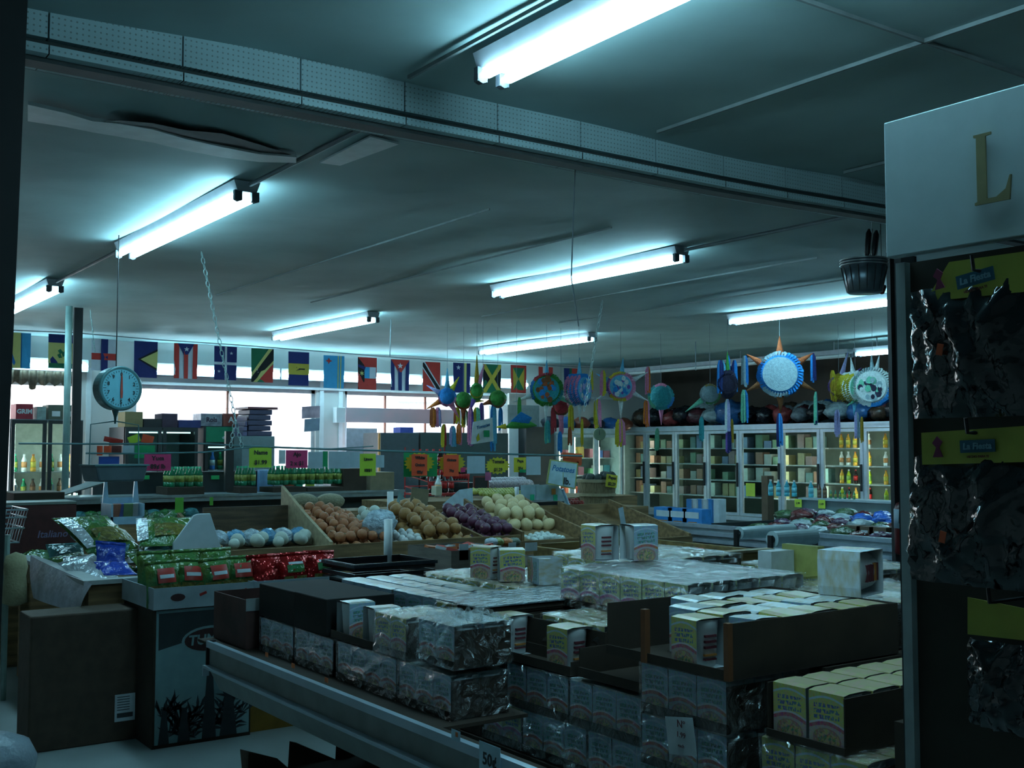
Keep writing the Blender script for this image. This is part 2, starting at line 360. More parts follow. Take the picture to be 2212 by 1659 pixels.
# ================================================================ instant noodle cups, packs and trays on the near shelf
def art_mat(name, top, band, low, ink, seed=0.0):
    """printed carton: title block, wave band and a bowl picture, laid out on the face's own UVs"""
    m = bpy.data.materials.new(name); m.use_nodes = True; nt = m.node_tree; b = nt.nodes['Principled BSDF']; L = nt.links
    b.inputs['Roughness'].default_value = 0.35
    uv = nm(nt, 'ShaderNodeTexCoord'); sp = nm(nt, 'ShaderNodeSeparateXYZ'); L.new(uv.outputs['UV'], sp.inputs[0])
    def mth(op, a, bb=None, c=None):
        n = nm(nt, 'ShaderNodeMath', operation=op)
        for i, x in enumerate((a, bb, c)):
            if x is None: continue
            if isinstance(x, (int, float)): n.inputs[i].default_value = x
            else: L.new(x, n.inputs[i])
        return n.outputs[0]
    def mix(f, a, c):
        n = nm(nt, 'ShaderNodeMix', data_type='RGBA')
        for i, x in ((0, f), (6, a), (7, c)):
            if isinstance(x, tuple): n.inputs[i].default_value = (*x, 1)
            elif isinstance(x, (int, float)): n.inputs[i].default_value = x
            else: L.new(x, n.inputs[i])
        return n.outputs[2]
    u, v = sp.outputs[0], sp.outputs[1]
    w = mth('ADD', v, mth('MULTIPLY', mth('SINE', mth('MULTIPLY', u, 3.1)), -0.10))
    rp = nm(nt, 'ShaderNodeValToRGB'); rp.color_ramp.interpolation = 'CONSTANT'; L.new(w, rp.inputs[0])
    el = rp.color_ramp.elements; el[0].position = 0; el[0].color = (*low, 1); el[1].position = .30; el[1].color = (*band, 1)
    for p_, c in ((.37, (.75, .7, .75)), (.41, top), (.80, (.55, .7, .8)), (.84, top)): e = el.new(p_); e.color = (*c, 1)
    col = rp.outputs[0]
    nz = nm(nt, 'ShaderNodeTexNoise'); nz.inputs['Scale'].default_value = 7; nz.inputs['Detail'].default_value = 5; nz.inputs['Distortion'].default_value = 1.5; mp = nm(nt, 'ShaderNodeMapping'); mp.inputs['Location'].default_value = (seed, seed * 2, 0)
    L.new(uv.outputs['UV'], mp.inputs[0]); L.new(mp.outputs[0], nz.inputs['Vector'])
    # bowl
    du = mth('SUBTRACT', u, .5); dv = mth('MULTIPLY', mth('SUBTRACT', v, .14), 1.9)
    d = mth('SQRT', mth('ADD', mth('MULTIPLY', du, du), mth('MULTIPLY', dv, dv)))
    col = mix(mth('MULTIPLY', mth('LESS_THAN', d, .40), .75), col, (.40, .13, .04))
    col = mix(mth('MULTIPLY', mth('LESS_THAN', d, .36), mth('GREATER_THAN', nz.outputs[0], .50)), col, (.62, .42, .16))
    col = mix(mth('MULTIPLY', mth('LESS_THAN', d, .28), mth('LESS_THAN', nz.outputs[0], .43)), col, (.08, .22, .05))
    # title lettering: three rows of broken strokes
    m3 = nm(nt, 'ShaderNodeMapping'); m3.inputs['Scale'].default_value = (17, 9, 1); m3.inputs['Location'].default_value = (seed, seed, 0); L.new(uv.outputs['UV'], m3.inputs[0])
    n3 = nm(nt, 'ShaderNodeTexNoise'); n3.inputs['Scale'].default_value = 1.0; n3.inputs['Detail'].default_value = 2; L.new(m3.outputs[0], n3.inputs['Vector']); wv = n3.outputs[0]
    row = mth('MULTIPLY', mth('GREATER_THAN', mth('FRACT', mth('MULTIPLY', mth('ADD', v, mth('MULTIPLY', u, -.06)), 9.0)), .30), mth('MULTIPLY', mth('GREATER_THAN', v, .50), mth('LESS_THAN', v, .80)))
    let = mth('MULTIPLY', row, mth('MULTIPLY', mth('GREATER_THAN', wv, .47), mth('LESS_THAN', mth('ABSOLUTE', du), .36)))
    col = mix(let, col, ink)
    n4 = nm(nt, 'ShaderNodeTexNoise'); n4.inputs['Scale'].default_value = 16; n4.inputs['Detail'].default_value = 3; L.new(mp.outputs[0], n4.inputs['Vector'])
    hs = nm(nt, 'ShaderNodeHueSaturation'); hs.inputs['Saturation'].default_value = 2.2; hs.inputs['Value'].default_value = .7; L.new(n4.outputs['Color'], hs.inputs['Color'])
    col = mix(.30, col, hs.outputs[0])
    L.new(col, b.inputs['Base Color']); MATS[name] = m; return m
ART = [art_mat('soup_carton_yellow', (.62, .58, .10), (.55, .08, .12), (.55, .40, .35), (.03, .10, .32), 0),
       art_mat('soup_carton_blue', (.30, .48, .62), (.60, .10, .05), (.50, .42, .45), (.04, .22, .16), 3),
       art_mat('soup_carton_pink', (.55, .62, .25), (.60, .12, .35), (.45, .35, .45), (.05, .12, .4), 6)]
m_side = M('carton_white', (.58, .62, .64), .4, var=.12, scale=30)
m_foam = M('cup_foam_white', (.66, .68, .68), .45, var=.05)
m_ink = M('printed_ink_maroon', (.14, .03, .04), .5); m_inko = M('printed_ink_orange', (.5, .2, .05), .5)
def film_mat():
    m = bpy.data.materials.new('shrink_wrap_film'); m.use_nodes = True; nt = m.node_tree; nt.nodes.clear(); L = nt.links
    o = nm(nt, 'ShaderNodeOutputMaterial'); mx = nm(nt, 'ShaderNodeMixShader'); t = nm(nt, 'ShaderNodeBsdfTransparent'); g = nm(nt, 'ShaderNodeBsdfGlossy')
    t.inputs[0].default_value = (.93, .95, .96, 1); g.inputs[0].default_value = (1, 1, 1, 1); g.inputs['Roughness'].default_value = .16
    tc = nm(nt, 'ShaderNodeTexCoord'); n = nm(nt, 'ShaderNodeTexNoise'); n.inputs['Scale'].default_value = 11; n.inputs['Detail'].default_value = 5; n.inputs['Distortion'].default_value = 1.6
    L.new(tc.outputs['Object'], n.inputs['Vector']); bp = nm(nt, 'ShaderNodeBump'); bp.inputs['Strength'].default_value = 1; bp.inputs['Distance'].default_value = .05
    L.new(n.outputs[0], bp.inputs['Height']); L.new(bp.outputs[0], g.inputs['Normal'])
    lw = nm(nt, 'ShaderNodeLayerWeight'); lw.inputs[0].default_value = .35; mr = nm(nt, 'ShaderNodeMapRange'); mr.inputs[3].default_value = .09; mr.inputs[4].default_value = .6
    L.new(lw.outputs['Facing'], mr.inputs[0]); L.new(mr.outputs[0], mx.inputs[0]); L.new(t.outputs[0], mx.inputs[1]); L.new(g.outputs[0], mx.inputs[2]); L.new(mx.outputs[0], o.inputs[0])
    MATS['film'] = m; return m
m_film = film_mat()
m_top = [M('carton_top_yellow', (.50, .46, .22), .35, scale=22, col2=(.60, .40, .32), stretch=(1, 2.5, 1)), M('carton_top_blue', (.56, .62, .66), .3, scale=22, col2=(.48, .42, .30), stretch=(1, 2.5, 1)), M('carton_top_pink', (.5, .55, .5), .35, scale=22, col2=(.55, .38, .42), stretch=(1, 2.5, 1))]
CW, CH, CP = 0.112, 0.138, 0.117
def cup_bodies():
    # sleeve: printed panels on -X and +X wrapping over a white top; the two Y sides stay open and show the tapered foam cup
    s = MB(); w = CW / 2; t = .0015
    s.add([(-w, w, 0), (-w, -w, 0), (-w, -w, CH), (-w, w, CH)], [(0, 1, 2, 3)], 0)
    s.add([(w, -w, 0), (w, w, 0), (w, w, CH), (w, -w, CH)], [(0, 1, 2, 3)], 0)
    s.add([(-w, -w, CH), (-w * .6, -w, CH + .004), (w * .6, -w, CH + .004), (w, -w, CH), (w, w, CH), (w * .6, w, CH + .004), (-w * .6, w, CH + .004), (-w, w, CH)], [(0, 1, 6, 7), (1, 2, 5, 6), (2, 3, 4, 5)], 2)
    s.add([(-w, -w, 0), (w, -w, 0), (w, w, 0), (-w, w, 0)], [(3, 2, 1, 0)], 1)
    s.add([(-w + t, w, 0), (-w + t, -w, 0), (-w + t, -w, CH - t), (-w + t, w, CH - t), (w - t, -w, 0), (w - t, w, 0), (w - t, w, CH - t), (w - t, -w, CH - t)],
          [(3, 2, 1, 0), (7, 6, 5, 4), (2, 3, 6, 7)], 1)
    c = MB().lathe([(.047, .003), (.048, .004), (.0548, .11), (.0556, .112), (.0556, .130), (.055, .136), (.0001, .136)], 20)
    k = MB()
    for zc in (.092, .076, .060): k.box(-.022, .020, -.0555, -.040, zc - .004, zc + .003, 0)
    k.box(-.022, .022, -.0535, -.038, .034, .040, 1); k.box(-.022, .022, -.053, -.038, .022, .027, 0)
    return s, c, k
_s, _c, _k = cup_bodies()
def make_cup(label, loc, art=0, rz=0.0, rot=None, group=None, scale=None, name='noodle_cup', cupz=None):
    t = thing(name, label, 'noodle cup', loc, rz, group, rot)
    MB().join(_s).build('printed_sleeve', [ART[art], m_side, m_top[art]], t)
    MB().join(_c).build('foam_cup', m_foam, t, smooth=True)
    MB().join(_k).build('side_print', [m_ink, m_inko], t)
    if scale: t.scale = (scale,) * 3
    return t
CUPS = [None, None, None]
def cup(label, loc, art=0, rz=0.0, rot=None, group=None, scale=None):
    if CUPS[art] is None: CUPS[art] = make_cup(label, loc, art, rz, rot, group, scale); return CUPS[art]
    c = dup(CUPS[art], loc, rz, label, rot=rot, scale=scale or 1.0)
    if group: c['group'] = group
    elif 'group' in c: del c['group']
    return c
SLV = [None, None, None]
def pack(x, y, z, nx, ny, label, art=1, wrinkle=0.004, tray='low', film=True, name='wrapped_noodle_pack', group=None, h=CH):
    """shrink-wrapped block: low cardboard tray, its cartons, and the film around them; (x, y, z) is the front left bottom corner"""
    t = thing(name, label, 'noodle pack', (x, y, z), 0, group)
    W, D = nx * CP, ny * CP
    tr = MB().box(0, W, 0, D, 0, .004); th = {'low': .028, 'tall': .10, 'none': .006}[tray]
    fy = .128 if film and tray == 'low' else th
    tr.box(0, .004, 0, D, 0, min(th, .028)).box(W - .004, W, 0, D, 0, th).box(.004, W - .004, 0, .004, 0, fy).box(.004, W - .004, D - .004, D, 0, th)
    tr.build('tray', m_cardd, t)
    for i in range(nx):
        for j in range(ny):
            if SLV[art] is None:
                SLV[art] = MB().join(_s).join(MB().lathe([(.036, .004), (.052, .11), (.055, .128), (.0001, .134)], 14, m=1)).build('noodle_carton', [ART[art], m_side, m_top[art]], t); o = SLV[art]
            else: o = SLV[art].copy(); COL.objects.link(o); o.parent = t
            o.location = ((i + .5) * CP, (j + .5) * CP, .005)
    if film:
        f = MB(); N = 10
        def sheet(p0, eu, ev, nrm, nu, nv):
            vs_ = []; 
            for a in range(nv + 1):
                for b in range(nu + 1):
                    e = 0 if a in (0, nv) or b in (0, nu) else R.uniform(-1, 1.4) * wrinkle
                    vs_.append(Vector(p0) + Vector(eu) * (b / nu) + Vector(ev) * (a / nv) + Vector(nrm) * e)
            f.add(vs_, [(a * (nu + 1) + b, a * (nu + 1) + b + 1, (a + 1) * (nu + 1) + b + 1, (a + 1) * (nu + 1) + b) for a in range(nv) for b in range(nu)])
        e = .004; Hh = h + .012
        sheet((-e, D + e, 0), (0, -D - 2 * e, 0), (0, 0, Hh), (-1, 0, 0), 14, 8)
        sheet((-e, -e, 0), (W + 2 * e, 0, 0), (0, 0, Hh), (0, -1, 0), 14, 8)
        sheet((-e, -e, Hh), (W + 2 * e, 0, 0), (0, D + 2 * e, 0), (0, 0, 1), 14, 14)
        f.build('shrink_wrap', m_film, t)
    return t
def open_tray(name, label, x0, x1, y0, y1, z, h, front=None, mat=None, lip=.005, cat='tray', group=None, edge=None):
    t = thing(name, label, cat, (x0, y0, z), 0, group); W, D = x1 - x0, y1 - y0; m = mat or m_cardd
    fh = h if front is None else front
    MB().box(0, W, 0, D, 0, .005).build('base', m, t)
    MB().box(0, .005, 0, D, .005, fh).build('side_wall', m, t)
    MB().box(.005, W, 0, .005, .005, h).build('front_wall', m, t)
    MB().box(W - .005, W, .005, D, .005, h).build('side_wall', m, t)
    MB().box(.005, W - .005, D - .005, D, .005, h).build('back_wall', m, t)
    if edge: MB().box(-.004, .014, -.004, .014, 0, h + .002).build('corner_post', edge, t)
    return t
m_oedge = M('orange_brown_carton_edge', (.20, .07, .025), .7)
LAB = 'wrapped block of noodle cups '
# --- outer column beside the shelf rail, lower layer
pack(2.00, 4.46, .70, 2, 3, LAB + 'lowest at the far end, below the small black box')
pack(2.00, 4.08, .70, 2, 3, LAB + 'in the lower row below the large black box')
pack(2.00, 3.57, .70, 2, 4, LAB + 'in the lower row below the single white cup', art=1, wrinkle=.006)
pack(2.00, 3.20, .70, 2, 3, LAB + 'in the lower row below the crinkled plastic bundle', art=1, wrinkle=.008)
pack(2.30, 3.22, .553, 3, 2, LAB + 'just right of the dark gap above the shelf rail', art=2)
pack(2.30, 2.86, .553, 3, 3, LAB + 'with a torn glinting wrap, below the lone printed cup', art=1, wrinkle=.012)
pack(2.30, 2.50, .553, 3, 3, LAB + 'lowest and nearest the pale price tag', art=1)
pack(2.30, 2.955, .70, 3, 3, LAB + 'directly under the shallow tray of the lone cup', art=1)
# --- upper layer of the outer column
o = open_tray('cardboard_tray', 'cardboard tray with dull red print standing at the far end of the shelf', 1.95, 2.30, 4.86, 5.26, .70, .22, mat=M('tray_red_print', (.10, .045, .04), .8, var=.4, scale=6), lip=.01)
MB().box(.0, .35, -.004, .0, .17, .225).build('inner_flap', M('tray_flap_grey', (.33, .36, .36), .7), o)
tag(MB().box(2.0, 2.32, 4.45, 4.83, .853, .995).build('box', M('black_carton', (.018, .015, .014), .9), bevel=.004), 'small black box on the far noodle pack', 'box')
tag(MB().box(1.99, 2.30, 4.12, 4.43, .853, 1.0).build('box', M('black_carton', (.018, .015, .014), .9), bevel=.004), 'large black box standing beside the cups with white lids', 'box')
open_tray('cardboard_tray', 'low brown tray holding the single white cup above the lower packs', 2.0, 2.25, 3.73, 4.10, .853, .03)
cup('single white foam cup standing in the low brown tray beside the large black box', (2.07, 4.02, .859), 1, rad(90))
cup('white cup half hidden behind the crinkled plastic, right of the single white cup', (2.08, 3.82, .859), 1, rad(86))
pack(2.00, 3.50, .853, 2, 2, LAB + 'left of the crinkled bundle, second row', art=0, wrinkle=.006)
pack(2.00, 3.18, .868, 2, 3 - 1, 'crinkled clear plastic bundle of noodle cups beside the flattened cartons', art=1, wrinkle=.022)
# --- inner block with the white cup tops
GW = 'white-topped noodle cup in the block behind the black boxes'
for i in range(3):
    for j in range(7):
        cup(GW, (2.42 + i * .123 + R.uniform(-.004, .004), 3.95 + j * .122, .86), 1, R.uniform(-.06, .06), group='noodle cups with white tops behind the black boxes')
open_tray('cardboard_tray', 'wide cardboard tray under the white-topped cups behind the black boxes', 2.345, 2.74, 3.88, 4.76, .83, .055)
for k, (x, y, nx, ny, s) in enumerate(((2.8, 4.25, 4, 4, 'behind the white-topped cups, left of the two standing cups'), (2.8, 3.78, 4, 4, 'under the two standing cups and the fallen cup'),
                             (2.34, 3.62, 3, 2, 'flat on top behind the crinkled bundle'))):
    pack(x, y, .86 if k < 2 else .85, nx, ny, LAB + s, art=0, wrinkle=.012)
# --- stack of flattened cartons
for i in range(6):
    z = .853 + i * .028
    tag(MB().box(2.27 + R.uniform(0, .012), 2.86 + R.uniform(-.01, .01), 3.44 + R.uniform(0, .008), 3.60, z, z + .022).box(2.28, 2.84, 3.437, 3.60, z + .008, z + .012).build('flattened_carton', m_cardd),
        'dark flattened carton, %s of the stack behind the crinkled bundle' % ('lowest', 'second from the bottom', 'third from the bottom', 'fourth from the bottom', 'second from the top', 'topmost')[i], 'carton', group=None)
pack(2.28, 3.44, 1.022, 5, 1, LAB + 'lying on top of the flattened cartons', art=0, wrinkle=.01, h=.03) if False else None
o = tag(MB().box(2.26, 2.88, 3.43, 3.78, 1.022, 1.027).build('plastic_sheet', M('clear_sheet_grey', (.35, .42, .45), .12, var=.5, scale=18, bump=1.0, bscale=30)), 'crumpled clear plastic sheet over the stack of flattened cartons', 'plastic sheet')
# --- middle column: lone cup, trays
open_tray('cardboard_tray', 'shallow brown tray holding the lone cup with maroon print', 2.3, 2.42, 2.94, 3.43, .855, .045, front=.03)
cup('lone cup with maroon and orange side print standing in the shallow brown tray', (2.37, 3.03, .862), 0)
cup('cup standing in shadow behind the dark post, left of the lone printed cup', (2.37, 3.37, .862), 0)
pack(2.30, 2.595, .70, 3, 3, LAB + 'in the lowest visible row right of the torn glinting wrap', art=1)
open_tray('cardboard_box', 'tall dark cardboard box front under the colourful pack tops', 2.42, 2.93, 2.905, 3.38, .855, .135, cat='box')
pack(2.43, 2.92, .862, 4, 4 - 1, 'block of colourful noodle cartons sunk in the tall dark cardboard box', art=0, wrinkle=.006, film=True)
open_tray('cardboard_box', 'empty dark cardboard box between the lone cup and the orange-edged tray', 2.3, 2.9, 2.58, 2.90, .862, .09, front=.03, cat='box')
# --- right column: orange-edged tray with loose cups
pack(2.28, 2.22, .665, 3, 3, LAB + 'behind the white paper sheet, lowest in the right column', art=1)
pack(2.28, 2.22, .815, 3, 3, LAB + 'with blue print directly under the orange-edged tray', art=1)
open_tray('cardboard_tray', 'open tray with orange-brown edges holding loose noodle cups', 2.27, 3.02, 2.2, 2.72, .965, .155, front=.028, edge=m_oedge)
tag(MB().box(2.66, 3.02, 2.19, 2.5, .68, .96).build('cardboard_box', m_cardd), 'tall plain dark box front under the tray of loose cups', 'box')
GL = 'loose noodle cup with yellow and blue print in the orange-edged tray'
cup('loose cup at the near left corner of the orange-edged tray, printed side showing', (2.345, 2.39, .972), 0, rad(-4))
k = 0
for i in range(6):
    for j in range(5):
        if i == 0 or j > 3: continue
        if i == 1 and j == 3: continue
        z = .972 + R.uniform(0, .008); k += 1
        cup(GL, (2.345 + i * .121, 2.275 + j * .126, z), (0, 1)[k % 2], R.uniform(-.08, .08), rot=(R.uniform(-.05, .05), R.uniform(-.05, .05), R.uniform(-.08, .08)), group='loose noodle cups in the orange-edged tray')
MB().box(2.262, 2.282, 2.53, 2.55, .965, 1.122).xf(T((-2.27, -2.2, -.965))).build('corner_post', m_oedge, [o for o in COL.objects if o.get('label', '').startswith('open tray with orange')][0])
sh = thing('paper_sheet', 'white paper sheet with printed writing taped to the packs in the right column', 'paper', tuple(PX(1472, 1588, 2.262)), 0)
MB().box(-.001, .0, -.055, .06, -.055, .05).xf(RX(rad(-9))).build('sheet', M('paper_white', (.55, .6, .62), .7), sh)
for i, (w, tx) in enumerate(((.03, 'Nº'), (.022, '1.99'), (.014, 'each'))):
    text_mb(tx, w, 0, 0, .001).xf(T((-.002, 0, .03 - i * .03)) @ RZ(-math.pi / 2)).build('writing', m_ink, sh)
# --- the big wrapped case and what stands on it
o = pack(2.66, 2.76, 1.0, 5, 6, 'large shrink-wrapped case with a dark tray front, topped by two standing cups', art=2, wrinkle=.007, tray='tall')
pack(3.0, 3.5, .99, 6, 3, LAB + 'behind the large wrapped case', art=0, wrinkle=.008)
pack(3.35, 3.95, .95, 6, 4, LAB + 'farthest back at the centre of the stack', art=0, wrinkle=.008)
cup('upright cup with printed side on the large wrapped case, left of the pair', tuple(PZ(1296, 1208, 1.155)), 0, rad(-8))
cup('upright white cup on the large wrapped case, right of the pair', tuple(PZ(1380, 1208, 1.155)), 1, rad(80))
cup('cup standing at the left of the three on the plastic-covered packs', tuple(PZ(1053, 1247, 1.014)), 0, rad(20))
cup('cup with its printed face to the camera, middle of the three on the plastic-covered packs', tuple(PZ(1104, 1253, 1.014)), 0, rad(62))
cup('cup tipped on its side, right of the three on the plastic-covered packs', tuple(PZ(1165, 1228, 1.07)), 1, rot=(rad(90), 0, rad(-15)))
# --- right end of the stack
pack(3.08, 2.3, .95, 5, 5, LAB + 'under the big fallen carton at the right', art=0, wrinkle=.01)
cup('big noodle carton lying on its side at the right end of the stack', (3.16, 2.44, 1.122 + .0735), 1, rot=(0, rad(-90), rad(14)), scale=1.3) 
t = thing('open_carton', 'yellow and white open carton behind the big fallen carton', 'carton', (3.52, 3.0, 1.10))
MB().box(-.02, .02, -.09, .09, 0, .12).build('side_panel', M('carton_yellow', (.42, .40, .12), .6, var=.3), t)
MB().box(.02, .22, -.09, -.085, 0, .015).box(-.2, .02, -.09, .09, 0, .008).build('flap', M('carton_yellow', (.42, .40, .12), .6), t)
MB().box(-.16, -.03, .02, .09, .008, .1).build('inner_block', m_side, t)
pack(3.7, 2.95, .95, 5, 5, LAB + 'farthest right in the back row', art=0, wrinkle=.01)
pack(3.1, 1.95, .95, 4, 2, LAB + 'standing against the right display post', art=2, wrinkle=.004)
pack(3.1, 1.95, 1.1, 4, 2, LAB + 'on top beside the right display post', art=2, wrinkle=.004)
# --- lower right: opened case
open_tray('cardboard_tray', 'opened case with dark front at the lower right corner', 2.34, 3.0, 1.87, 2.13, .825, .142, front=.02)
for i in range(5):
    for j in range(2):
        if i == 0 and j == 0: pass
        cup('yellow and blue noodle cup in the opened case at the lower right', (2.41 + i * .118, 2.06 - j * .122, .832), 0, R.uniform(-.04, .04), group='noodle cups in the opened case at the lower right')
pack(2.34, 1.80, .675, 5, 3, LAB + 'below the opened case at the lower right', art=0)
tag(MB().box(2.42, 3.05, 1.66, 1.78, .6, .92).build('cardboard_box', m_cardd), 'dark cardboard box in the lowest right corner beside the display post', 'box')
# supports below what can be seen
def deck(x0, x1, y0, y1, z, lab, m=m_cardd):
    tag(MB().box(x0, x1, y0, y1, 0.02, z).build('pallet_stack', m), lab, 'stacked cases')
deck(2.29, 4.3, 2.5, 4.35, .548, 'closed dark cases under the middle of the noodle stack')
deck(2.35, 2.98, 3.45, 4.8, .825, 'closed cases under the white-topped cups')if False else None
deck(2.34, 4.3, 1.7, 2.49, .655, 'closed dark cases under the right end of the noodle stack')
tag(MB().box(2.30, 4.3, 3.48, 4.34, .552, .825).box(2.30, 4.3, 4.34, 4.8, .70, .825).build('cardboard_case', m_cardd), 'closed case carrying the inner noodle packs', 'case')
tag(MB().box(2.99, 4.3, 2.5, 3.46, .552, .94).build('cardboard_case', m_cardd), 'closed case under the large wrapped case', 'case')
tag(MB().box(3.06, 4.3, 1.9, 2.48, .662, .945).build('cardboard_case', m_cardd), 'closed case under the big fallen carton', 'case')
# ================================================================ near shelf with rails
sf = thing('gondola_shelf', 'grey metal shelf with two pale rails running toward the lower right', 'shelf', (1.88, 2.0, 0))
LG = 3.12
m_rail = M('shelf_rail_pale', (.42, .52, .60), .35, var=.15, scale=4)
m_pan = M('shelf_panel_greygreen', (.20, .225, .215), .5, var=.2, scale=9)
MB().box(0, .40, 1.15, LG + .16, .686, .698).box(0, .06, 0, 1.15, .686, .698).build('deck', m_cardd, sf)
MB().box(-.012, .030, 0, LG, .698, .702).box(-.016, -.004, 0, LG, .682, .712).build('upper_rail', m_rail, sf)
MB().box(0, .006, 0, LG, .60, .69).build('front_panel', m_pan, sf)
MB().box(-.03, .0, 0, LG, .588, .600).box(-.03, .0, LG, LG + .008, .55, .60).build('lower_rail', m_rail, sf)
MB().prism([(-.004, .588), (.05, .48), (.054, .48), (.0, .588)], 'y', 0, LG).build('kick_panel', m_pan, sf)
MB().box(-.014, .03, LG, LG + .012, .60, .712).build('end_cap', m_dark, sf)
for y in (.25, 1.55): MB().box(.06, .10, y, y + .03, 0, .688).build('bracket', m_dark, sf)
MB().box(.06, .36, 1.9, 1.93, .60, .688).box(.06, .36, 2.9, 2.93, .60, .688).build('cross_brace', m_dark, sf)
m_dot = M('orange_dot_sticker', (.75, .16, .03), .5)
for px, py in ((576, 1414), (633, 1438), (705, 1469)):
    q = PX(px, py, 1.862)
    tag(MB().box(-.001, .001, -.013, .013, -.009, .009).build('price_sticker', m_dot, loc=tuple(q)), 'small orange sticker on the upper shelf rail, %s of the three' % {576: 'farthest', 633: 'middle', 705: 'nearest'}[px], 'sticker')
for px, py, w, h, l in ((985, 1585, .05, .022, 'small pale tag with an orange dot on the upper shelf rail'), (1058, 1636, .11, .075, 'pale price tag with black figures hanging from the near end of the shelf rail')):
    q = PX(px, py, 1.858); t = thing('price_tag', l, 'tag', tuple(q))
    MB().box(-.001, 0, -w / 2, w / 2, -h, h / 2).build('card', M('tag_blue_white', (.42, .62, .72), .5), t)
    if w > .1: text_mb('50¢', .05, .001, 0, .001).xf(T((-.002, 0, -.01)) @ RZ(-math.pi / 2)).build('figures', m_dark, t)
    else: MB().box(-.002, -.001, -.012, 0, -.008, .006).build('dot', m_dot, t)
# open box on the floor, only its dark flaps show
q = PZ(640, 1640, .30)
t = thing('open_floor_box', 'open dark box with raised flaps on the floor at the bottom edge', 'box', (q.x, q.y, 0))
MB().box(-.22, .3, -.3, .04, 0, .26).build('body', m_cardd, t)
MB().add([(-.22, .04, .26), (-.02, .04, .26), (-.06, .06, .30), (-.22, .07, .36)], [(0, 1, 2, 3), (3, 2, 1, 0)]).build('flap', m_cardd, t)
MB().add([(-.02, .04, .26), (.2, .04, .26), (.03, .07, .35), (.0, .07, .36)], [(0, 1, 2, 3), (3, 2, 1, 0)]).build('flap', m_cardd, t)
MB().add([(.2, .04, .26), (.3, .04, .26), (.32, .07, .38), (.22, .07, .36)], [(0, 1, 2, 3), (3, 2, 1, 0)]).build('flap', m_cardd, t)
# ================================================================ left side: display boxes, snack bags, wooden bin
def W(*c): return M('c_' + '_'.join('%d' % (v * 100) for v in c), c, .6, var=.15, scale=20)
m_foilg = M('green_snack_foil', (.03, .16, .06), .18, var=.6, scale=9, bump=1.2, bscale=16, col2=(.10, .17, .03))
m_foilr = M('red_snack_foil', (.50, .02, .02), .14, metal=.5, var=.5, scale=9, bump=1.6, bscale=14)
m_foily = M('olive_chip_window', (.20, .17, .03), .3, var=.6, scale=40, bump=.8, bscale=30)
m_foilb = M('blue_snack_foil', (.02, .06, .42), .2, var=.3, bump=1, bscale=20)
m_foils = M('silver_bag_end', (.65, .68, .72), .2, metal=.4, var=.2, bump=.6, bscale=30)
m_redl = M('red_label', (.42, .03, .02), .4); m_whl = M('white_label', (.55, .62, .66), .5)
def pillow(w, h, t, crimp=.02, nu=12, nv=10, m=0, seed=0):
    """snack bag: pillow in the XZ plane, facing -Y, with flat crimped ends"""
    r = random.Random(seed); mb = MB()
    for sgn in (-1, 1):
        vs_ = []
        for j in range(nv + 1):
            v = j / nv
            for i in range(nu + 1):
                u = i / nu; e = max(0, math.sin(math.pi * u)) ** .6 * max(0, math.sin(math.pi * v)) ** .6
                wz = (r.uniform(-.12, .12) * t if 0 < i < nu and 0 < j < nv else 0)
                vs_.append(((u - .5) * w * (1 - .06 * math.sin(math.pi * v)), sgn * (e * t / 2 + .001) + wz, v * h))
        mb.add(vs_, [(j * (nu + 1) + i, j * (nu + 1) + i + 1, (j + 1) * (nu + 1) + i + 1, (j + 1) * (nu + 1) + i) for j in range(nv) for i in range(nu)], m)
    mb.box(-w / 2, w / 2, -.002, .002, -crimp, .003, m); mb.box(-w / 2, w / 2, -.002, .002, h - .003, h + crimp, m)
    return mb
# display stand with printed front
t = thing('display_box', 'tall display box printed with jungle plants and a dark oval logo under the snack trays', 'display box', (1.92, 6.07, 0))
MB().box(0, .55, 0, .55, 0, .74).build('body', m_cardd, t)
m_teal = M('print_teal', (.22, .36, .38), .6, var=.12); m_pd = M('print_dark', (.035, .045, .05), .6)
pl = MB().box(.012, .54, -.004, 0, .02, .73); pl.build('front_print', m_teal, t)
dk = MB().prism([(.025, .52), (.025, .715), (.525, .715), (.525, .58), (.40, .58), (.2, .56)], 'y', -.006, -.004)
dk.build('dark_field', m_pd, t)
ov = MB().add([(0, -.007, 0)] + [(.16 * math.cos(a * math.pi / 12), -.007, .075 * math.sin(a * math.pi / 12)) for a in range(24)], [(0, 1 + a, 1 + (a + 1) % 24) for a in range(24)])
ov.xf(T((.31, 0, .555))).build('logo_rim', m_teal, t)
ov = MB().add([(0, -.009, 0)] + [(.145 * math.cos(a * math.pi / 12), -.009, .062 * math.sin(a * math.pi / 12)) for a in range(24)], [(0, 1 + a, 1 + (a + 1) % 24) for a in range(24)])
ov.xf(T((.31, 0, .555))).build('logo_oval', M('logo_maroon', (.055, .018, .018), .6), t)
text_mb('TUMBA', .075, .002, .1, .002).xf(T((.31, -.011, .555))).build('logo_lettering', m_teal, t)
lf = MB(); rr = random.Random(3)
for k in range(26):
    x0 = .04 + .47 * rr.random(); z0 = .03 + .18 * rr.random(); n = rr.randint(4, 7)
    for q in range(n):
        a = math.pi / 2 + (q - n / 2) * .42; l = .06 + .10 * rr.random(); wv = .008
        d = Vector((math.cos(a), 0, math.sin(a))); s_ = Vector((-d.z, 0, d.x)) * wv
        p = Vector((x0, -.0055, z0)); e = p + d * l + Vector((0, 0, -.02))
        e.x = min(max(e.x, .02), .53); lf.add([p, p + d * l * .5 + s_, e, p + d * l * .5 - s_], [(0, 1, 2, 3)])
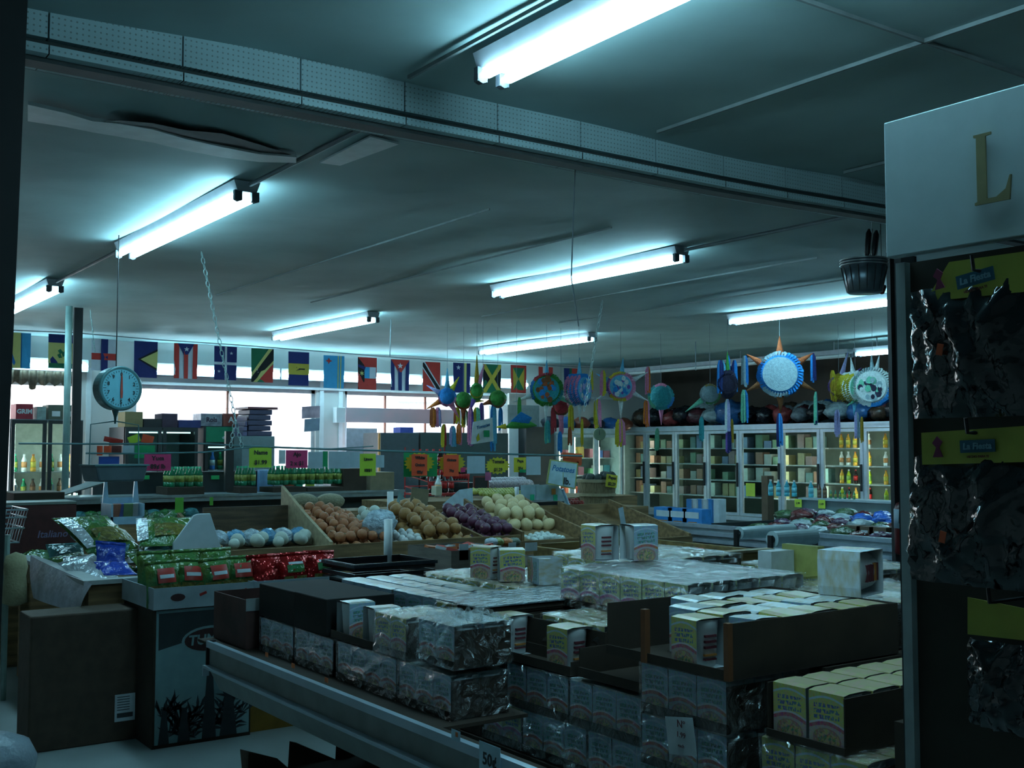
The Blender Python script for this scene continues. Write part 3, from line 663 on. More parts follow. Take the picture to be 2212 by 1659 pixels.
for x0, w_, h_ in ((.17, .035, .20), (.31, .04, .42), (.42, .05, .27), (.06, .03, .2)): lf.add([(x0 - w_, -.006, .02), (x0 + w_, -.006, .02), (x0 + w_ * .4, -.006, h_), (x0 - w_ * .3, -.006, h_)], [(0, 1, 2, 3)])
lf.build('plant_print', m_pd, t)
t = thing('display_box', 'orange and yellow display box partly hidden behind the near shelf', 'display box', (2.49, 6.12, 0))
MB().box(0, .55, 0, .5, 0, .74).build('body', M('box_orange', (.30, .16, .02), .6, var=.4, scale=5), t)
MB().box(.005, .05, -.004, 0, .17, .33).build('side_label', m_whl, t)
# big brown box at left
q0 = PY(60, 1600, 6.35); q1 = PY(302, 1600, 6.35)
t = thing('brown_box', 'large plain brown box with a white shipping label standing on the floor at the left', 'box', (q0.x, 6.35, 0))
ww = q1.x - q0.x
MB().box(0, ww, 0, .28, 0, .715).build('body', M('brown_box_card', (.075, .05, .035), .8, var=.25), t, bevel=.01)
a = PY(247, 1560, 6.35); b = PY(292, 1496, 6.35)
MB().box(a.x - q0.x, b.x - q0.x, -.003, 0, a.z, b.z).build('shipping_label', m_whl, t)
lw = b.x - a.x
MB().box(a.x - q0.x + .012, b.x - q0.x - .012, -.004, -.003, a.z + .02, a.z + .045).build('label_bar', m_pd, t)
lm = MB()
for i in range(6): lm.box(a.x - q0.x + .012, b.x - q0.x - .03, -.004, -.003, a.z + .06 + i * .014, a.z + .064 + i * .014)
lm.build('label_lines', m_pd, t)
# pale sack edge at the very left bottom
q = PZ(15, 1600, .2)
tag(MB().lathe([(.05, 0), (.17, .02), (.19, .12), (.15, .2), (.06, .24), (.0001, .245)], 16).build('plastic_sack', M('pale_sack', (.3, .36, .42), .35, bump=.6, bscale=20), smooth=True, loc=(q.x - .05, q.y, 0)), 'pale plastic sack on the floor at the lower left corner', 'sack')
# wooden bin with pale rim
t = thing('wooden_bin', 'wooden bin with a wide pale rim heaped with snack bags', 'bin', (1.73, 6.66, -.072), 0)
MB().box(.0, .93, 0, .05, .76, .90).box(0, .05, .05, 1.95, .76, .90).box(.88, .93, .05, 1.95, .76, .90).box(.05, .88, 1.9, 1.95, .76, .90).build('side_board', m_wood, t)
MB().box(-.035, .09, -.03, 1.98, .90, .925).box(.09, .93, -.03, .06, .90, .925).build('rim', M('bin_rim_pale', (.36, .38, .38), .5, var=.25, scale=6), t)
MB().box(.05, .88, .05, 1.9, .78, .80).build('bottom_board', m_wood, t)
for x, y in ((.02, .02), (.85, .02), (.02, 1.86), (.85, 1.86)): MB().box(x, x + .06, y, y + .06, .073, .76).build('leg', m_wood, t)
p = [PX(66, 1200, 1.70), PX(196, 1262, 1.70), PX(168, 1326, 1.66), PX(72, 1292, 1.66)]
pp = MB(); N = 8
for j in range(N + 1):
    for i in range(N + 1):
        u, v = i / N, j / N; A = p[0].lerp(p[1], u); B_ = p[3].lerp(p[2], u); P_ = A.lerp(B_, v); pp.v.append((P_.x - .012 * math.sin(math.pi * v) - .008 * math.sin(u * 5), P_.y, P_.z))
for j in range(N):
    for i in range(N): pp.f.append((j * (N + 1) + i, j * (N + 1) + i + 1, (j + 1) * (N + 1) + i + 1, (j + 1) * (N + 1) + i)); pp.m.append(0); pp.uv.append([(0, 0)] * 4)
o = tag(pp.build('hanging_paper', M('crumpled_paper', (.46, .48, .55), .6, var=.25, scale=10, bump=.5, bscale=12), smooth=True), 'crumpled white paper hanging from the rim of the wooden bin', 'paper')
tag(MB().lathe([(.03, 0), (.075, .02), (.07, .14), (.065, .18), (.075, .24), (.06, .31), (.0001, .335)], 14).build('foam_roll', M('foam_tan', (.30, .27, .16), .9, var=.2, bump=.3), smooth=True, loc=(PY(34, 1200, 7.6).x, 7.6, .62)), 'tan rounded foam roll at the left corner of the wooden bin', 'roll')
tag(MB().tube([(0, 0, .0), (0, 0, 1.05)], .02, 8).build('pole', M('pole_greygreen', (.15, .22, .2), .5), loc=(PY(14, 1200, 7.8).x, 7.8, 0)), 'short grey-green pole behind the foam roll at the left edge', 'pole')
def bag_on(px, py, Y, w, h, t_, mats, label, rot, band=None, name='snack_bag', seed=1, z=None, group=None):
    q = PY(px, py, Y); q = Vector((q.x, Y, q.z if z is None else z))
    t = thing(name, label, 'snack bag', tuple(q), 0, group, rot)
    pillow(w, h, t_, seed=seed).build('bag', mats[0], t, smooth=True)
    if band:
        for (bx0, bx1, bz0, bz1, bm, nm_) in band:
            N = 6; b = MB()
            for j in range(N + 1):
                for i in range(N + 1):
                    u, v = i / N, j / N; x = bx0 + (bx1 - bx0) * u; zz = bz0 + (bz1 - bz0) * v
                    e = max(0, math.sin(math.pi * (x / w + .5))) ** .6 * max(0, math.sin(math.pi * min(max(zz / h, 0), 1))) ** .6
                    b.v.append((x, -(e * t_ / 2 + .004 + .002 * (bm is m_whl) + t_ * .06), zz))
            for j in range(N):
                for i in range(N): b.f.append((j * (N + 1) + i, j * (N + 1) + i + 1, (j + 1) * (N + 1) + i + 1, (j + 1) * (N + 1) + i)); b.m.append(0); b.uv.append([(0, 0)] * 4)
            b.build(nm_, bm, t, smooth=True)
    return t
# two big bags lying on the heap
bag_on(250, 1190, 7.7, .42, .46, .13, [m_foilg], 'large green and white snack bag lying on top of the heap, left of the two', (rad(-64), 0, rad(18)), [(-.2, -.13, .03, .43, m_foils, 'silver_end'), (-.1, .18, .06, .2, m_foily, 'print_band')], seed=4)
bag_on(362, 1176, 7.5, .36, .36, .12, [m_foilg], 'large green snack bag lying on the heap in front of the white octagonal panel', (rad(-66), 0, rad(-14)), [(-.19, -.12, .03, .37, m_foils, 'silver_end'), (-.08, .16, .05, .18, m_foily, 'print_band')], seed=5)
heap = [(150, 1215, 8.0, 'teal'), (195, 1205, 7.7, 'green'), (235, 1232, 7.25, 'green'), (175, 1232, 7.5, 'silver'), (225, 1205, 7.5, 'teal'), (262, 1215, 7.3, 'green'), (290, 1195, 7.6, 'silver'), (310, 1180, 7.8, 'green'), (350, 1178, 7.7, 'teal'), (372, 1178, 7.3, 'green'), (130, 1208, 8.4, 'green'), (215, 1240, 7.12, 'silver'), (330, 1200, 7.3, 'teal'), (345, 1205, 7.05, 'green')]
m_foilt = M('teal_snack_foil', (.05, .2, .22), .2, var=.5, bump=1, bscale=18)
for k, (x, y, Y, c) in enumerate(heap):
    mt = {'teal': m_foilt, 'green': m_foilg, 'silver': m_foils}[c]
    bag_on(x, y, Y, .24, .26, .07, [mt], '%s snack bag in the heap of small bags in the wooden bin' % c, (rad(-70 + R.uniform(-14, 14)), rad(R.uniform(-12, 12)), rad(R.uniform(-60, 60))), seed=10 + k, z=.79 + R.uniform(0, .03) + (.05 if y < 1200 else 0), group='%s snack bags heaped in the wooden bin' % c)
bag_on(240, 1228, 7.2, .2, .16, .06, [m_foilb], 'bright blue snack bag standing up in the heap', (rad(-20), rad(8), rad(10)), seed=40, z=.85)
bag_on(258, 1248, 6.85, .2, .14, .05, [m_foilb], 'bright blue snack bag lying at the front rim of the wooden bin', (rad(-68), rad(3), rad(8)), seed=41, z=.86)
# white octagonal panel
a = PY(375, 1150, 7.12); b = PY(476, 1150, 7.12); w_ = b.x - a.x; zt = PY(425, 1110, 7.12).z
tag(MB().prism([(0, zt - .42), (0, zt - .18), (.13, zt - .01), (.16, zt), (.24, zt), (w_, zt - .2), (w_ + .06, zt - .42)], 'y', 0, .02).build('display_board', M('panel_pale', (.42, .5, .54), .5, var=.08), loc=(a.x, 7.12, 0), bevel=.004), 'pale white panel with clipped corners standing behind the snack bags', 'board')
# snack trays on the display boxes
m_tray = M('tray_pale_print', (.36, .44, .48), .6, var=.2, scale=8)
t = open_tray('snack_tray', 'pale printed tray of green snack bags', 1.90, 2.46, 6.02, 6.6, .742, .115, mat=m_tray, cat='tray')
MB().lathe([(.0001, 0), (.04, 0), (.04, .002), (.0001, .002)], 16, sy=.5).xf(RX(rad(90))).build('logo', M('logo_maroon', (.055, .018, .018), .6), t, loc=(.13, -.002, .06))
for x in (.27, .5): MB().box(-.02, .02, -.003, 0, -.006, .008).xf(RY(rad(-20))).build('chili_print', m_redl, t, loc=(x, 0, .07))
t2 = open_tray('snack_tray', 'plain pale tray of red foil snack bags', 2.48, 3.02, 6.02, 6.5, .742, .115, mat=m_tray, cat='tray')
gl = ['leftmost', 'second from the left', 'third from the left', 'rightmost']
for i in range(4):
    t = bag_on(300, 1200, 6.12 + i * .0, .20, .21, .12, [m_foilg], 'upright green snack bag with red label, %s in the pale printed tray' % gl[i], (rad(-8), rad(R.uniform(-4, 4)), rad(R.uniform(-8, 8))),
               [(-.05, .05, .105, .185, m_redl, 'red_label'), (-.04, .04, .13, .15, m_whl, 'brand_strip'), (-.085, .085, .02, .095, m_foily, 'chip_window')], seed=60 + i, z=.765)
    t.location.x = 1.99 + i * .15; t.location.y = 6.12 + (i % 2) * .03
for i in range(3):
    bag_on(300, 1200, 6.3, .2, .22, .1, [m_foilg], 'green snack bag in the back row of the pale printed tray', (rad(-6), 0, rad(R.uniform(-8, 8))), seed=70 + i, z=.88, group='green snack bags in the back row of the tray').location = (2.02 + i * .18, 6.38, .785)
for i in range(3):
    t = bag_on(500, 1200, 6.2, .22, .21, .13, [m_foilr], 'shiny red foil snack bag, %s in the plain pale tray' % ('left', 'middle', 'right')[i], (rad(-8), rad(R.uniform(-5, 5)), rad(R.uniform(-10, 10))),
               [(-.05, .055, .11, .155, m_foilg, 'green_label'), (-.04, .05, .158, .172, m_whl, 'brand_strip'), (-.07, .07, .025, .09, m_foily, 'chip_window')] if i else None, seed=80 + i, z=.87)
    t.location = (2.58 + i * .18, 6.14 + .02 * i, .765)
# ================================================================ wooden produce stand
SY0, SY1, SZ0, SL = 7.2, 8.05, .93, .235
def sx(px): return PY(px, 1165, SY0).x
EDG = [sx(478), sx(716), sx(845), sx(905), sx(1045), sx(1130), sx(1262)]
t = thing('produce_stand', 'long brown wooden produce stand with slanting bins of onions', 'produce stand', (0, 0, 0))
fx0, fx1 = EDG[0] - .02, EDG[-1] + .02
MB().box(fx0, sx(1120), SY0 - .03, SY0, .52, SZ0 + .0).box(sx(1120), fx1, SY0 - .03, SY0, .52, SZ0 - .05).build('front_board', m_wood, t)
MB().add([(fx0, SY0, SZ0 - .09), (fx1, SY0, SZ0 - .09), (fx1, SY1, SZ0 - .09 + (SY1 - SY0) * SL), (fx0, SY1, SZ0 - .09 + (SY1 - SY0) * SL)], [(0, 1, 2, 3)]).build('sloping_bottom', m_wood, t)
MB().box(fx0, fx1, SY1, SY1 + .03, .7, SZ0 + .16).build('back_board', m_wood, t)
for k, x in enumerate(EDG):
    if k in (2, 3): continue
    h0, h1 = ((.03, .06), (.02, .24), 0, 0, (.0, .05), (.02, .10), (.02, .10))[k]
    MB().prism([(SY0, .8), (SY1, .9), (SY1, SZ0 + h1 + .15), (SY0 + .45, SZ0 + h1 * .6 + .06), (SY0, SZ0 + h0)], 'x', x - .012, x + .012).build('divider', m_ply if k == 1 else m_wood, t)
for x in (fx0 + .05, (fx0 + fx1) / 2, fx1 - .1):
    for y in (SY0 + .05, SY1 - .1): MB().box(x, x + .07, y, y + .07, 0, .8).build('leg', m_wood, t)
# dark plank back of the first bin
a = PY(440, 1120, 7.9); b = PY(622, 1120, 7.9)
tag(MB().box(a.x, b.x, 7.9, 7.93, PY(500, 1152, 7.9).z - .12, PY(500, 1095, 7.9).z).build('plank_panel', M('dark_plank', (.10, .065, .035), .7, var=.5, scale=3, stretch=(1.5, 1, 14), bump=.4)), 'dark grained plank panel behind the bin of white bulbs', 'panel')
def skin(name, c, c2, r=.45): return M(name, c, r, var=.3, scale=12, col2=c2, bump=.15, bscale=40)
m_ron = skin('red_brown_onion_skin', (.34, .07, .03), (.42, .2, .08)); m_won = skin('white_onion_skin', (.52, .56, .50), (.4, .46, .4))
m_yon = skin('yellow_onion_skin', (.40, .21, .07), (.24, .10, .03)); m_pon = skin('purple_onion_skin', (.06, .015, .03), (.12, .03, .07), .3)
m_pal = skin('pale_chayote_skin', (.66, .50, .29), (.50, .38, .18)); m_gar = skin('garlic_skin', (.62, .64, .62), (.5, .48, .48)); m_egg = skin('white_egg', (.6, .66, .62), (.5, .56, .54))
def produce_proto(name, mat, sz=.92, stem=True, top=.35):
    s = MB().ball((0, 0, 0), 1, 12, 8, sz=sz, top=top); o = None
    return s, mat
GEO = {}
def veg(name, label, group, mat, loc, r, sz=.9, top=.3, cat=None, stem=None):
    key = (name, mat.name)
    if key not in GEO:
        o = MB().ball((0, 0, 0), 1, 12, 8, sz=sz, top=top).build(name, mat, smooth=True)
        o.name = name; tag(o, label, cat or name.replace('_', ' '), group)
        if stem: MB().lathe([(.28, 0), (.10, .25), (.13, .5), (.0001, .55)], 6).build('root_tuft', stem, o, loc=(0, 0, sz * .8))
        GEO[key] = o
    else:
        src = GEO[key]; o = src.copy(); COL.objects.link(o)
        for ch in src.children: c = ch.copy(); COL.objects.link(c); c.parent = o
        o['label'] = label; o['group'] = group
    o.location = loc; o.rotation_euler = (R.uniform(-1.1, 1.1), R.uniform(-1.1, 1.1), R.uniform(0, 6)); k = r * R.uniform(.84, 1.0); o.scale = (k, k, k)
    return o
def surf(y): return SZ0 - .09 + (y - SY0) * (SL - .035)
def heap_fill(name, label, group, mat, xa, xb, r, ya=SY0, yb=SY1, hump=.07, layers=2, stem=None, top=.3, sz=.9, base=None, keep=1.0, cat=None):
    n = 0
    for L in range(layers):
        s = 2 * r * 1.04; y = ya + r + L * r * .8
        while y < yb - r - L * r * .6:
            x = xa + r + (L % 2) * r
            while x < xb - r * .9:
                if R.random() < keep:
                    u = (x - xa) / (xb - xa); v = (y - ya) / (yb - ya)
                    z = (surf(y) if base is None else base) + hump * math.sin(math.pi * u) * (.3 + .7 * v) + r * .6 + L * r * 1.6
                    veg(name, label, group, mat, (x + R.uniform(-.14, .14) * r + (.5 * r if int(y / s) % 2 else 0), y + R.uniform(-.14, .14) * r, z + R.uniform(-.1, .2) * r), r, sz, top, cat, stem); n += 1
                x += s
            y += s * .95
    return n
m_tuft = M('onion_root_tuft', (.4, .3, .18), .8)
heap_fill('onion', 'reddish brown onion in the slanting bin right of the pale divider', 'reddish brown onions', m_ron, EDG[1], EDG[2], .042, layers=2, hump=.09, stem=m_tuft)
heap_fill('white_onion', 'white onion between the reddish and the yellow onions', 'white onions', m_won, EDG[2], EDG[3] + .05, .05, ya=SY0 + .3, layers=2, hump=.03, stem=m_tuft, cat='onion')
heap_fill('yellow_onion', 'yellow onion in the heap at the centre of the stand', 'yellow onions', m_yon, EDG[3] + .05, EDG[4] - .05, .053, layers=2, hump=.06, stem=m_tuft, cat='onion')
heap_fill('purple_onion', 'dark purple onion beside the yellow onions', 'purple onions', m_pon, EDG[4] - .03, EDG[5], .05, layers=2, hump=.03, stem=m_tuft, cat='onion')
heap_fill('chayote', 'pale yellow chayote in the bin right of the purple onions', 'pale chayotes', m_pal, EDG[5] + .02, EDG[6], .055, ya=SY0 + .33, layers=2, hump=.06, sz=1.15, top=.2)
heap_fill('garlic_bulb', 'white garlic bulb beside the clear bag at the front of the stand', 'garlic bulbs at the front of the stand', m_gar, EDG[2] + .08, EDG[3] + .12, .03, ya=SY0, yb=SY0 + .3, layers=2, hump=.03, cat='garlic')
heap_fill('egg', 'white egg in the small bin below the chayotes', 'white eggs', m_egg, EDG[5] + .12, EDG[6] - .1, .026, ya=SY0 + .02, yb=SY0 + .30, layers=2, hump=.06, top=0, sz=1.15, base=.80)
# white bulbs and wrapped bundles in the first bin
for k in range(12):
    x = EDG[0] + .10 + (EDG[1] - EDG[0] - .16) * (k + .5) / 12; 
    veg('cabbage', 'round white head in the first bin, behind the red snack bags', 'round white heads in the first bin', m_won, (x, SY0 + .1 + .08 * (k % 3), SZ0 + .03 + .02 * (k % 2)), .042 + .012 * (k % 2), .9, .1, 'cabbage')
m_clear = M('clear_produce_bag', (.45, .55, .62), .12, var=.4, scale=30, bump=1.2, bscale=30)
def lump(name, label, mat, loc, r, s=(1, 1, 1), cat=None, group=None, n=14, wob=.10, rz=0):
    o = MB().ball((0, 0, 0), r, n, 9, wob=wob).build(name, mat, smooth=True, loc=loc, rot=(0, 0, rz)); o.scale = s
    return tag(o, label, cat or name.replace('_', ' '), group)
m_blw = M('blue_wrap', (.12, .34, .55), .2, var=.5, scale=25, bump=1, bscale=25)
for k in range(6):
    x = EDG[0] + .1 + (EDG[1] - EDG[0] - .15) * k / 5.5
    lump('wrapped_bundle', 'bluish plastic-wrapped bundle among the white heads in the first bin', m_blw if k % 2 else m_clear, (x, SY0 + .32, SZ0 + .05), .075, (1, .9, .8), 'bundle', 'bluish wrapped bundles in the first bin')
q = PY(830, 1128, SY0 + .1)
lump('clear_bag', 'large clear plastic bag of white onions leaning on the front board', m_clear, (q.x, SY0 + .16, q.z - .02), .11, (1.25, .8, .95), 'bag', wob=.14)
# melons behind
m_mel = M('netted_melon', (.27, .24, .15), .7, var=.3, scale=60, bump=.4)
for k, px in enumerate((655, 713)):
    q = PY(px, 1083, 9.0); lump('melon', 'large netted melon, %s of the pair behind the reddish onions' % ('left', 'right')[k], m_mel, tuple(q), .115, (1.15, 1, .62), wob=.02, n=20)
tag(MB().box(PY(560, 1100, 9.1).x, PY(860, 1100, 9.1).x, 8.85, 9.25, 0, PY(700, 1098, 9.0).z - .02).build('melon_table', m_wood), 'narrow wooden table carrying the two melons', 'table')
# white post and signs on the stand
def post(px, y0, y1, Y, r, lab, m=None, zb=None):
    a = PY(px, y1, Y); b = PY(px, y0, Y)
    return tag(MB().tube([(a.x, Y, a.z if zb is None else zb), (a.x, Y, b.z)], r, 12).build('post', m or m_white, smooth=True), lab, 'post')
post(838, 1122, 1224, 6.12, .026, 'thick white plastic post in front of the onions')
post(843, 1062, 1090, 8.8, .028, 'short white plastic post at the back of the white onions', zb=.9)
# crates in front of the stand
t = open_tray('wooden_crate', 'grey-brown crate of small red packets in front of the yellow onions', PY(975, 1180, 6.25).x, PY(975, 1180, 6.25).x + .48, 6.25, 6.82, PY(975, 1232, 6.25).z, .125, mat=M('crate_greybrown', (.17, .14, .12), .75, var=.3, scale=5, stretch=(1, 1, 8)), lip=.012, cat='crate')
bx = t.location.copy(); cw = .48
for i in range(6):
    for j in range(3):
        o = tag(MB().cbox((0, 0, 0), (.07, .09, .02)).build('packet', (m_redl, m_whl, M('packet_orange', (.5, .14, .05), .3))[(i + j) % 3], loc=(bx.x + .06 + i * (cw - .1) / 5.4, bx.y + .08 + j * .13, bx.z + .118 + R.uniform(-.004, .006)), rot=(R.uniform(-.3, .3), R.uniform(-.3, .3), R.uniform(0, 3))), 'small red or white packet in the grey-brown crate', 'packet', 'small packets in the grey-brown crate')
tag(MB().box(bx.x - .05, bx.x + cw + .9, 6.22, 6.85, 0, bx.z - .003).build('low_table', m_cardd), 'dark low table in front of the produce stand', 'table')
t = thing('black_crate', 'black slatted plastic crate at the foot of the white post', 'crate', (PY(766, 1240, 5.7).x, 5.7, PY(800, 1262, 5.7).z))
cwb = PY(940, 1240, 5.7).x - t.location.x
tag(MB().box(t.location.x - .02, bx.x + cw, 5.35, 5.68, 0, t.location.z + .0).box(t.location.x - .02, bx.x - .06, 5.68, 6.2, 0, t.location.z - .002).build('low_table', m_cardd), 'dark low table under the black crate', 'table')
zh = PY(800, 1222, 5.7).z - t.location.z
cr = MB()
for z in (0, zh * .35, zh * .7, zh - .012): cr.box(0, cwb, 0, .012, z, z + zh * .22).box(0, .012, .012, .4, z, z + zh * .22).box(cwb - .012, cwb, .012, .4, z, z + zh * .22).box(0, cwb, .4, .412, z, z + zh * .22)
cr.box(0, cwb, 0, .41, 0, .01); cr.build('slatted_body', m_black, t)
MB().box(-.01, cwb + .01, -.012, .014, zh - .01, zh + .008).box(-.01, .012, .014, .41, zh - .01, zh + .008).build('rim', M('crate_rim', (.03, .04, .05), .25), t)
# small white cups and cards on the table
for k, (px, y0, y1, w_) in enumerate(((1002, 1175, 1210, .07), (1107, 1172, 1188, .06), (1148, 1172, 1190, .1))):
    q = PY(px, y1, 6.25); tag(MB().box(-w_ / 2, w_ / 2, 0, .004, 0, PY(px, y0, 6.25).z - q.z).build('price_card', m_whl, loc=tuple(q)), 'small blank pale card, %s of the three in front of the stand' % ('left', 'middle', 'right')[k], 'card')
for k, (px, c) in enumerate(((1075, (.3, .35, .1)), (1093, (.5, .15, .03)), (1062, (.4, .45, .5)), (1110, (.1, .14, .1)))):
    q = PY(px, 1165, 6.6); lump('bagged_vegetable', 'small bagged vegetable, number of bright spots left of the white cards', M('bagged_%d' % k, c, .3, bump=.5), (q.x, 6.6, q.z - .02), .045, (1.2, 1, .7), 'vegetable', 'small bagged vegetables on the dark table')
# ================================================================ back islands, drinks, coolers by the window
m_cool = M('cooler_black', (.025, .03, .032), .4); m_ledge = M('ledge_steel', (.30, .36, .38), .35, metal=.4, var=.2)
m_gls = M('clear_door_glass', (.85, .95, .95), .03, trans=1.0, var=0, ior=1.05)
def bx(name, lab, cat, x0, x1, y0, y1, z0, z1, m, group=None, bevel=.004, parts=None):
    t = MB().box(0, x1 - x0, 0, y1 - y0, 0, z1 - z0).build(name, m, loc=(x0, y0, z0), bevel=bevel)
    return tag(t, lab, cat, group)
def bpx(name, lab, cat, px0, py0, px1, py1, Y, dep, m, group=None, z0=None, **k):
    a = PY(px0, py1, Y); b = PY(px1, py0, Y)
    return bx(name, lab, cat, a.x, b.x, Y, Y + dep, a.z if z0 is None else z0, PY((px0 + px1) / 2, py0, Y).z, m, group, **k)
LX0, LX1 = PY(150, 1065, 10.5).x, PY(858, 1065, 10.5).x
LZ = 1.17
t = thing('produce_cooler', 'long dark refrigerated produce case with a ledge of green bottles', 'produce case', (0, 0, 0))
MB().box(LX0 - .9, LX1, 9.35, 10.95, 0, .80).build('body', m_wood, t)
MB().box(LX0 - .9, LX1, 10.35, 10.95, LZ - .06, LZ).box(LX0 - .9, LX1, 10.33, 10.35, LZ - .02, LZ + .004).build('ledge', m_ledge, t)
MB().box(LX0 - .9, LX1, 10.5, 10.9, .80, LZ - .06).build('back_panel', m_cool, t)
MB().box(LX0 - .9, LX1, 10.2, 10.5, .95, .975).build('shelf', m_ledge, t)
MB().box(LX0 + .3, PY(640, 1030, 10.9).x, 10.88, 10.93, LZ, 1.365).box(LX0 + .3, PY(640, 1030, 10.9).x, 10.86, 10.95, 1.365, 1.378).build('back_board', m_cool, t)
# green drink bottles
m_bg = M('green_bottle', (.01, .16, .07), .12, var=.2); m_bl = M('olive_label', (.26, .30, .05), .5, var=.4, scale=40); m_cap = M('green_cap', (.03, .42, .22), .4)
BT = {}
def bottle(lab, loc, h=.24, col='g', group=None, cat='bottle'):
    key = (col, h)
    if key not in BT:
        mats = {'g': (m_bg, m_bl, m_cap), 'k': (M('cola_dark', (.02, .008, .006), .12), M('cola_label', (.5, .02, .02), .4), M('cola_cap', (.5, .03, .03), .4)),
                'c': (M('cyan_bottle', (.05, .38, .48), .25), M('cyan_label', (.15, .5, .6), .4), m_white), 'b': (M('brown_bottle', (.10, .05, .03), .2), M('brown_label', (.2, .1, .05), .4), m_dark),
                'w': (M('milk_jug', (.75, .8, .8), .3), M('milk_label', (.65, .3, .12), .4), m_white), 'y': (M('juice_yellow', (.8, .42, .05), .25), M('juice_label', (.7, .6, .1), .4), M('cap_orange', (.6, .2, .05), .4)),
                'n': (M('neon_bottle', (.5, .65, .03), .3), M('neon_label', (.3, .5, .1), .4), m_white), 'u': (M('blue_bottle', (.03, .15, .5), .25), m_whl, M('blue_cap', (.05, .2, .6), .4))}[col]
        t = thing('bottle', lab, cat, loc, 0, group); r = h * .155
        MB().lathe([(r * .9, 0), (r, h * .03), (r, h * .24)], 10).build('base', mats[0], t, smooth=True)
        MB().lathe([(r * 1.01, h * .24), (r * 1.01, h * .56)], 10).build('label', mats[1], t, smooth=True)
        MB().lathe([(r, h * .56), (r * .95, h * .64), (r * .42, h * .84), (r * .4, h * .9)], 10).build('shoulder', mats[0], t, smooth=True)
        MB().lathe([(r * .46, h * .9), (r * .46, h), (.0001, h)], 8).build('cap', mats[2], t)
        BT[key] = t; return t
    return dup(BT[key], loc, R.uniform(0, 6), lab, group)
def brow(px0, px1, Y, zb, n, h, col, lab, group, rows=1, dy=.09):
    a, b = PY(px0, 1000, Y).x, PY(px1, 1000, Y).x
    for r_ in range(rows):
        for i in range(n): bottle(lab, (a + (b - a) * (i + .5) / n, Y + r_ * dy, zb), h, col, group)
for k, (p0, p1, n) in enumerate(((362, 442, 4), (518, 556, 2), (590, 662, 4), (664, 742, 4))):
    side = ('left', 'centre', 'centre right', 'right')[k]
    bpx('drink_case', 'low dark case under the %s group of green bottles' % side, 'case', p0, 1052, p1, 1066, 10.45, .35, m_cardd, z0=LZ)
    zt = PY(400, 1052, 10.45).z
    brow(p0, p1, 10.5, zt, n, .19, 'g', 'green bottle with olive label in the %s group on the ledge' % side, 'green bottles, %s group' % side, rows=3, dy=.085)
bpx('drink_case', 'dark carton at the right end of the ledge', 'case', 742, 1012, 792, 1072, 10.45, .3, m_cardd, z0=LZ)
bpx('tan_carton', 'tan cardboard carton on the ledge behind the yellow note', 'carton', 800, 1020, 852, 1062, 10.45, .3, M('tan_card', (.24, .19, .12), .8), z0=LZ)
for k, (px0, px1, y0, c, nm_) in enumerate(((560, 590, 1015, (.2, .35, .6), 'pale blue'), (592, 612, 1018, (.45, .5, .6), 'white'), (618, 636, 1006, (.5, .08, .03), 'red'), (640, 655, 1012, (.02, .45, .3), 'bright green'), (664, 680, 1012, (.5, .6, .05), 'yellow green'))):
    bpx('snack_packet', '%s packet standing behind the green bottles' % nm_, 'packet', px0, y0, px1, 1045, 10.80, .06, M('pk_%s' % nm_.replace(' ', ''), c, .4), z0=LZ)
m_gtag = M('green_price_tag', (.02, .35, .10), .5)
for px in (314, 465): bpx('shelf_tag', 'small green tag on the black board, %s one' % ('left' if px < 400 else 'right'), 'tag', px - 9, 1027, px + 9, 1036, 10.85, .004, m_gtag)
# packed greens in the case
m_let = M('packed_lettuce', (.03, .16, .04), .25, var=.7, scale=18, bump=1, bscale=30); m_cyb = M('cyan_pack', (.04, .30, .45), .3, var=.4, scale=8)
for k in range(10):
    x = PY(170 + k * 27, 1100, 10.3).x
    lump('lettuce_bag', 'shiny green bag of lettuce on the upper shelf of the produce case', m_let if k % 3 else m_foilt, (x, 10.32, 1.0), .085, (1.0, .8, .6), 'lettuce', 'green lettuce bags in the produce case')
bx('wooden_step', 'brown board step inside the produce case', 'board', LX0 - .3, PY(640, 1, 9.8).x, 9.75, 9.8, .8, .93, m_wood)
for k in range(5):
    x = PY(178 + k * 27, 1130, 9.6).x
    bx('cyan_carton', 'bright blue-cyan pack at the front of the produce case', 'pack', x, x + .1, 9.6, 9.68, .80, .90, m_cyb, 'blue-cyan packs in a row')
for k in range(7): lump('leafy_bunch', 'leafy green bunch in front of the pale plank', m_let, (PY(308 + k * 14, 1120, 9.55).x, 9.52 + .05 * (k % 2), .90 + .04 * (k % 3)), .09, (1, .8, 1), 'greens', 'leafy green bunches')
bpx('neon_card', 'narrow bright green card among the leafy bunches', 'card', 378, 1075, 397, 1108, 9.4, .006, M('neon_green_card', (.12, .42, .05), .5))
bpx('neon_card', 'thin bright green card at the right of the leafy bunches', 'card', 453, 1074, 461, 1092, 9.4, .006, M('neon_green_card', (.12, .42, .05), .5))
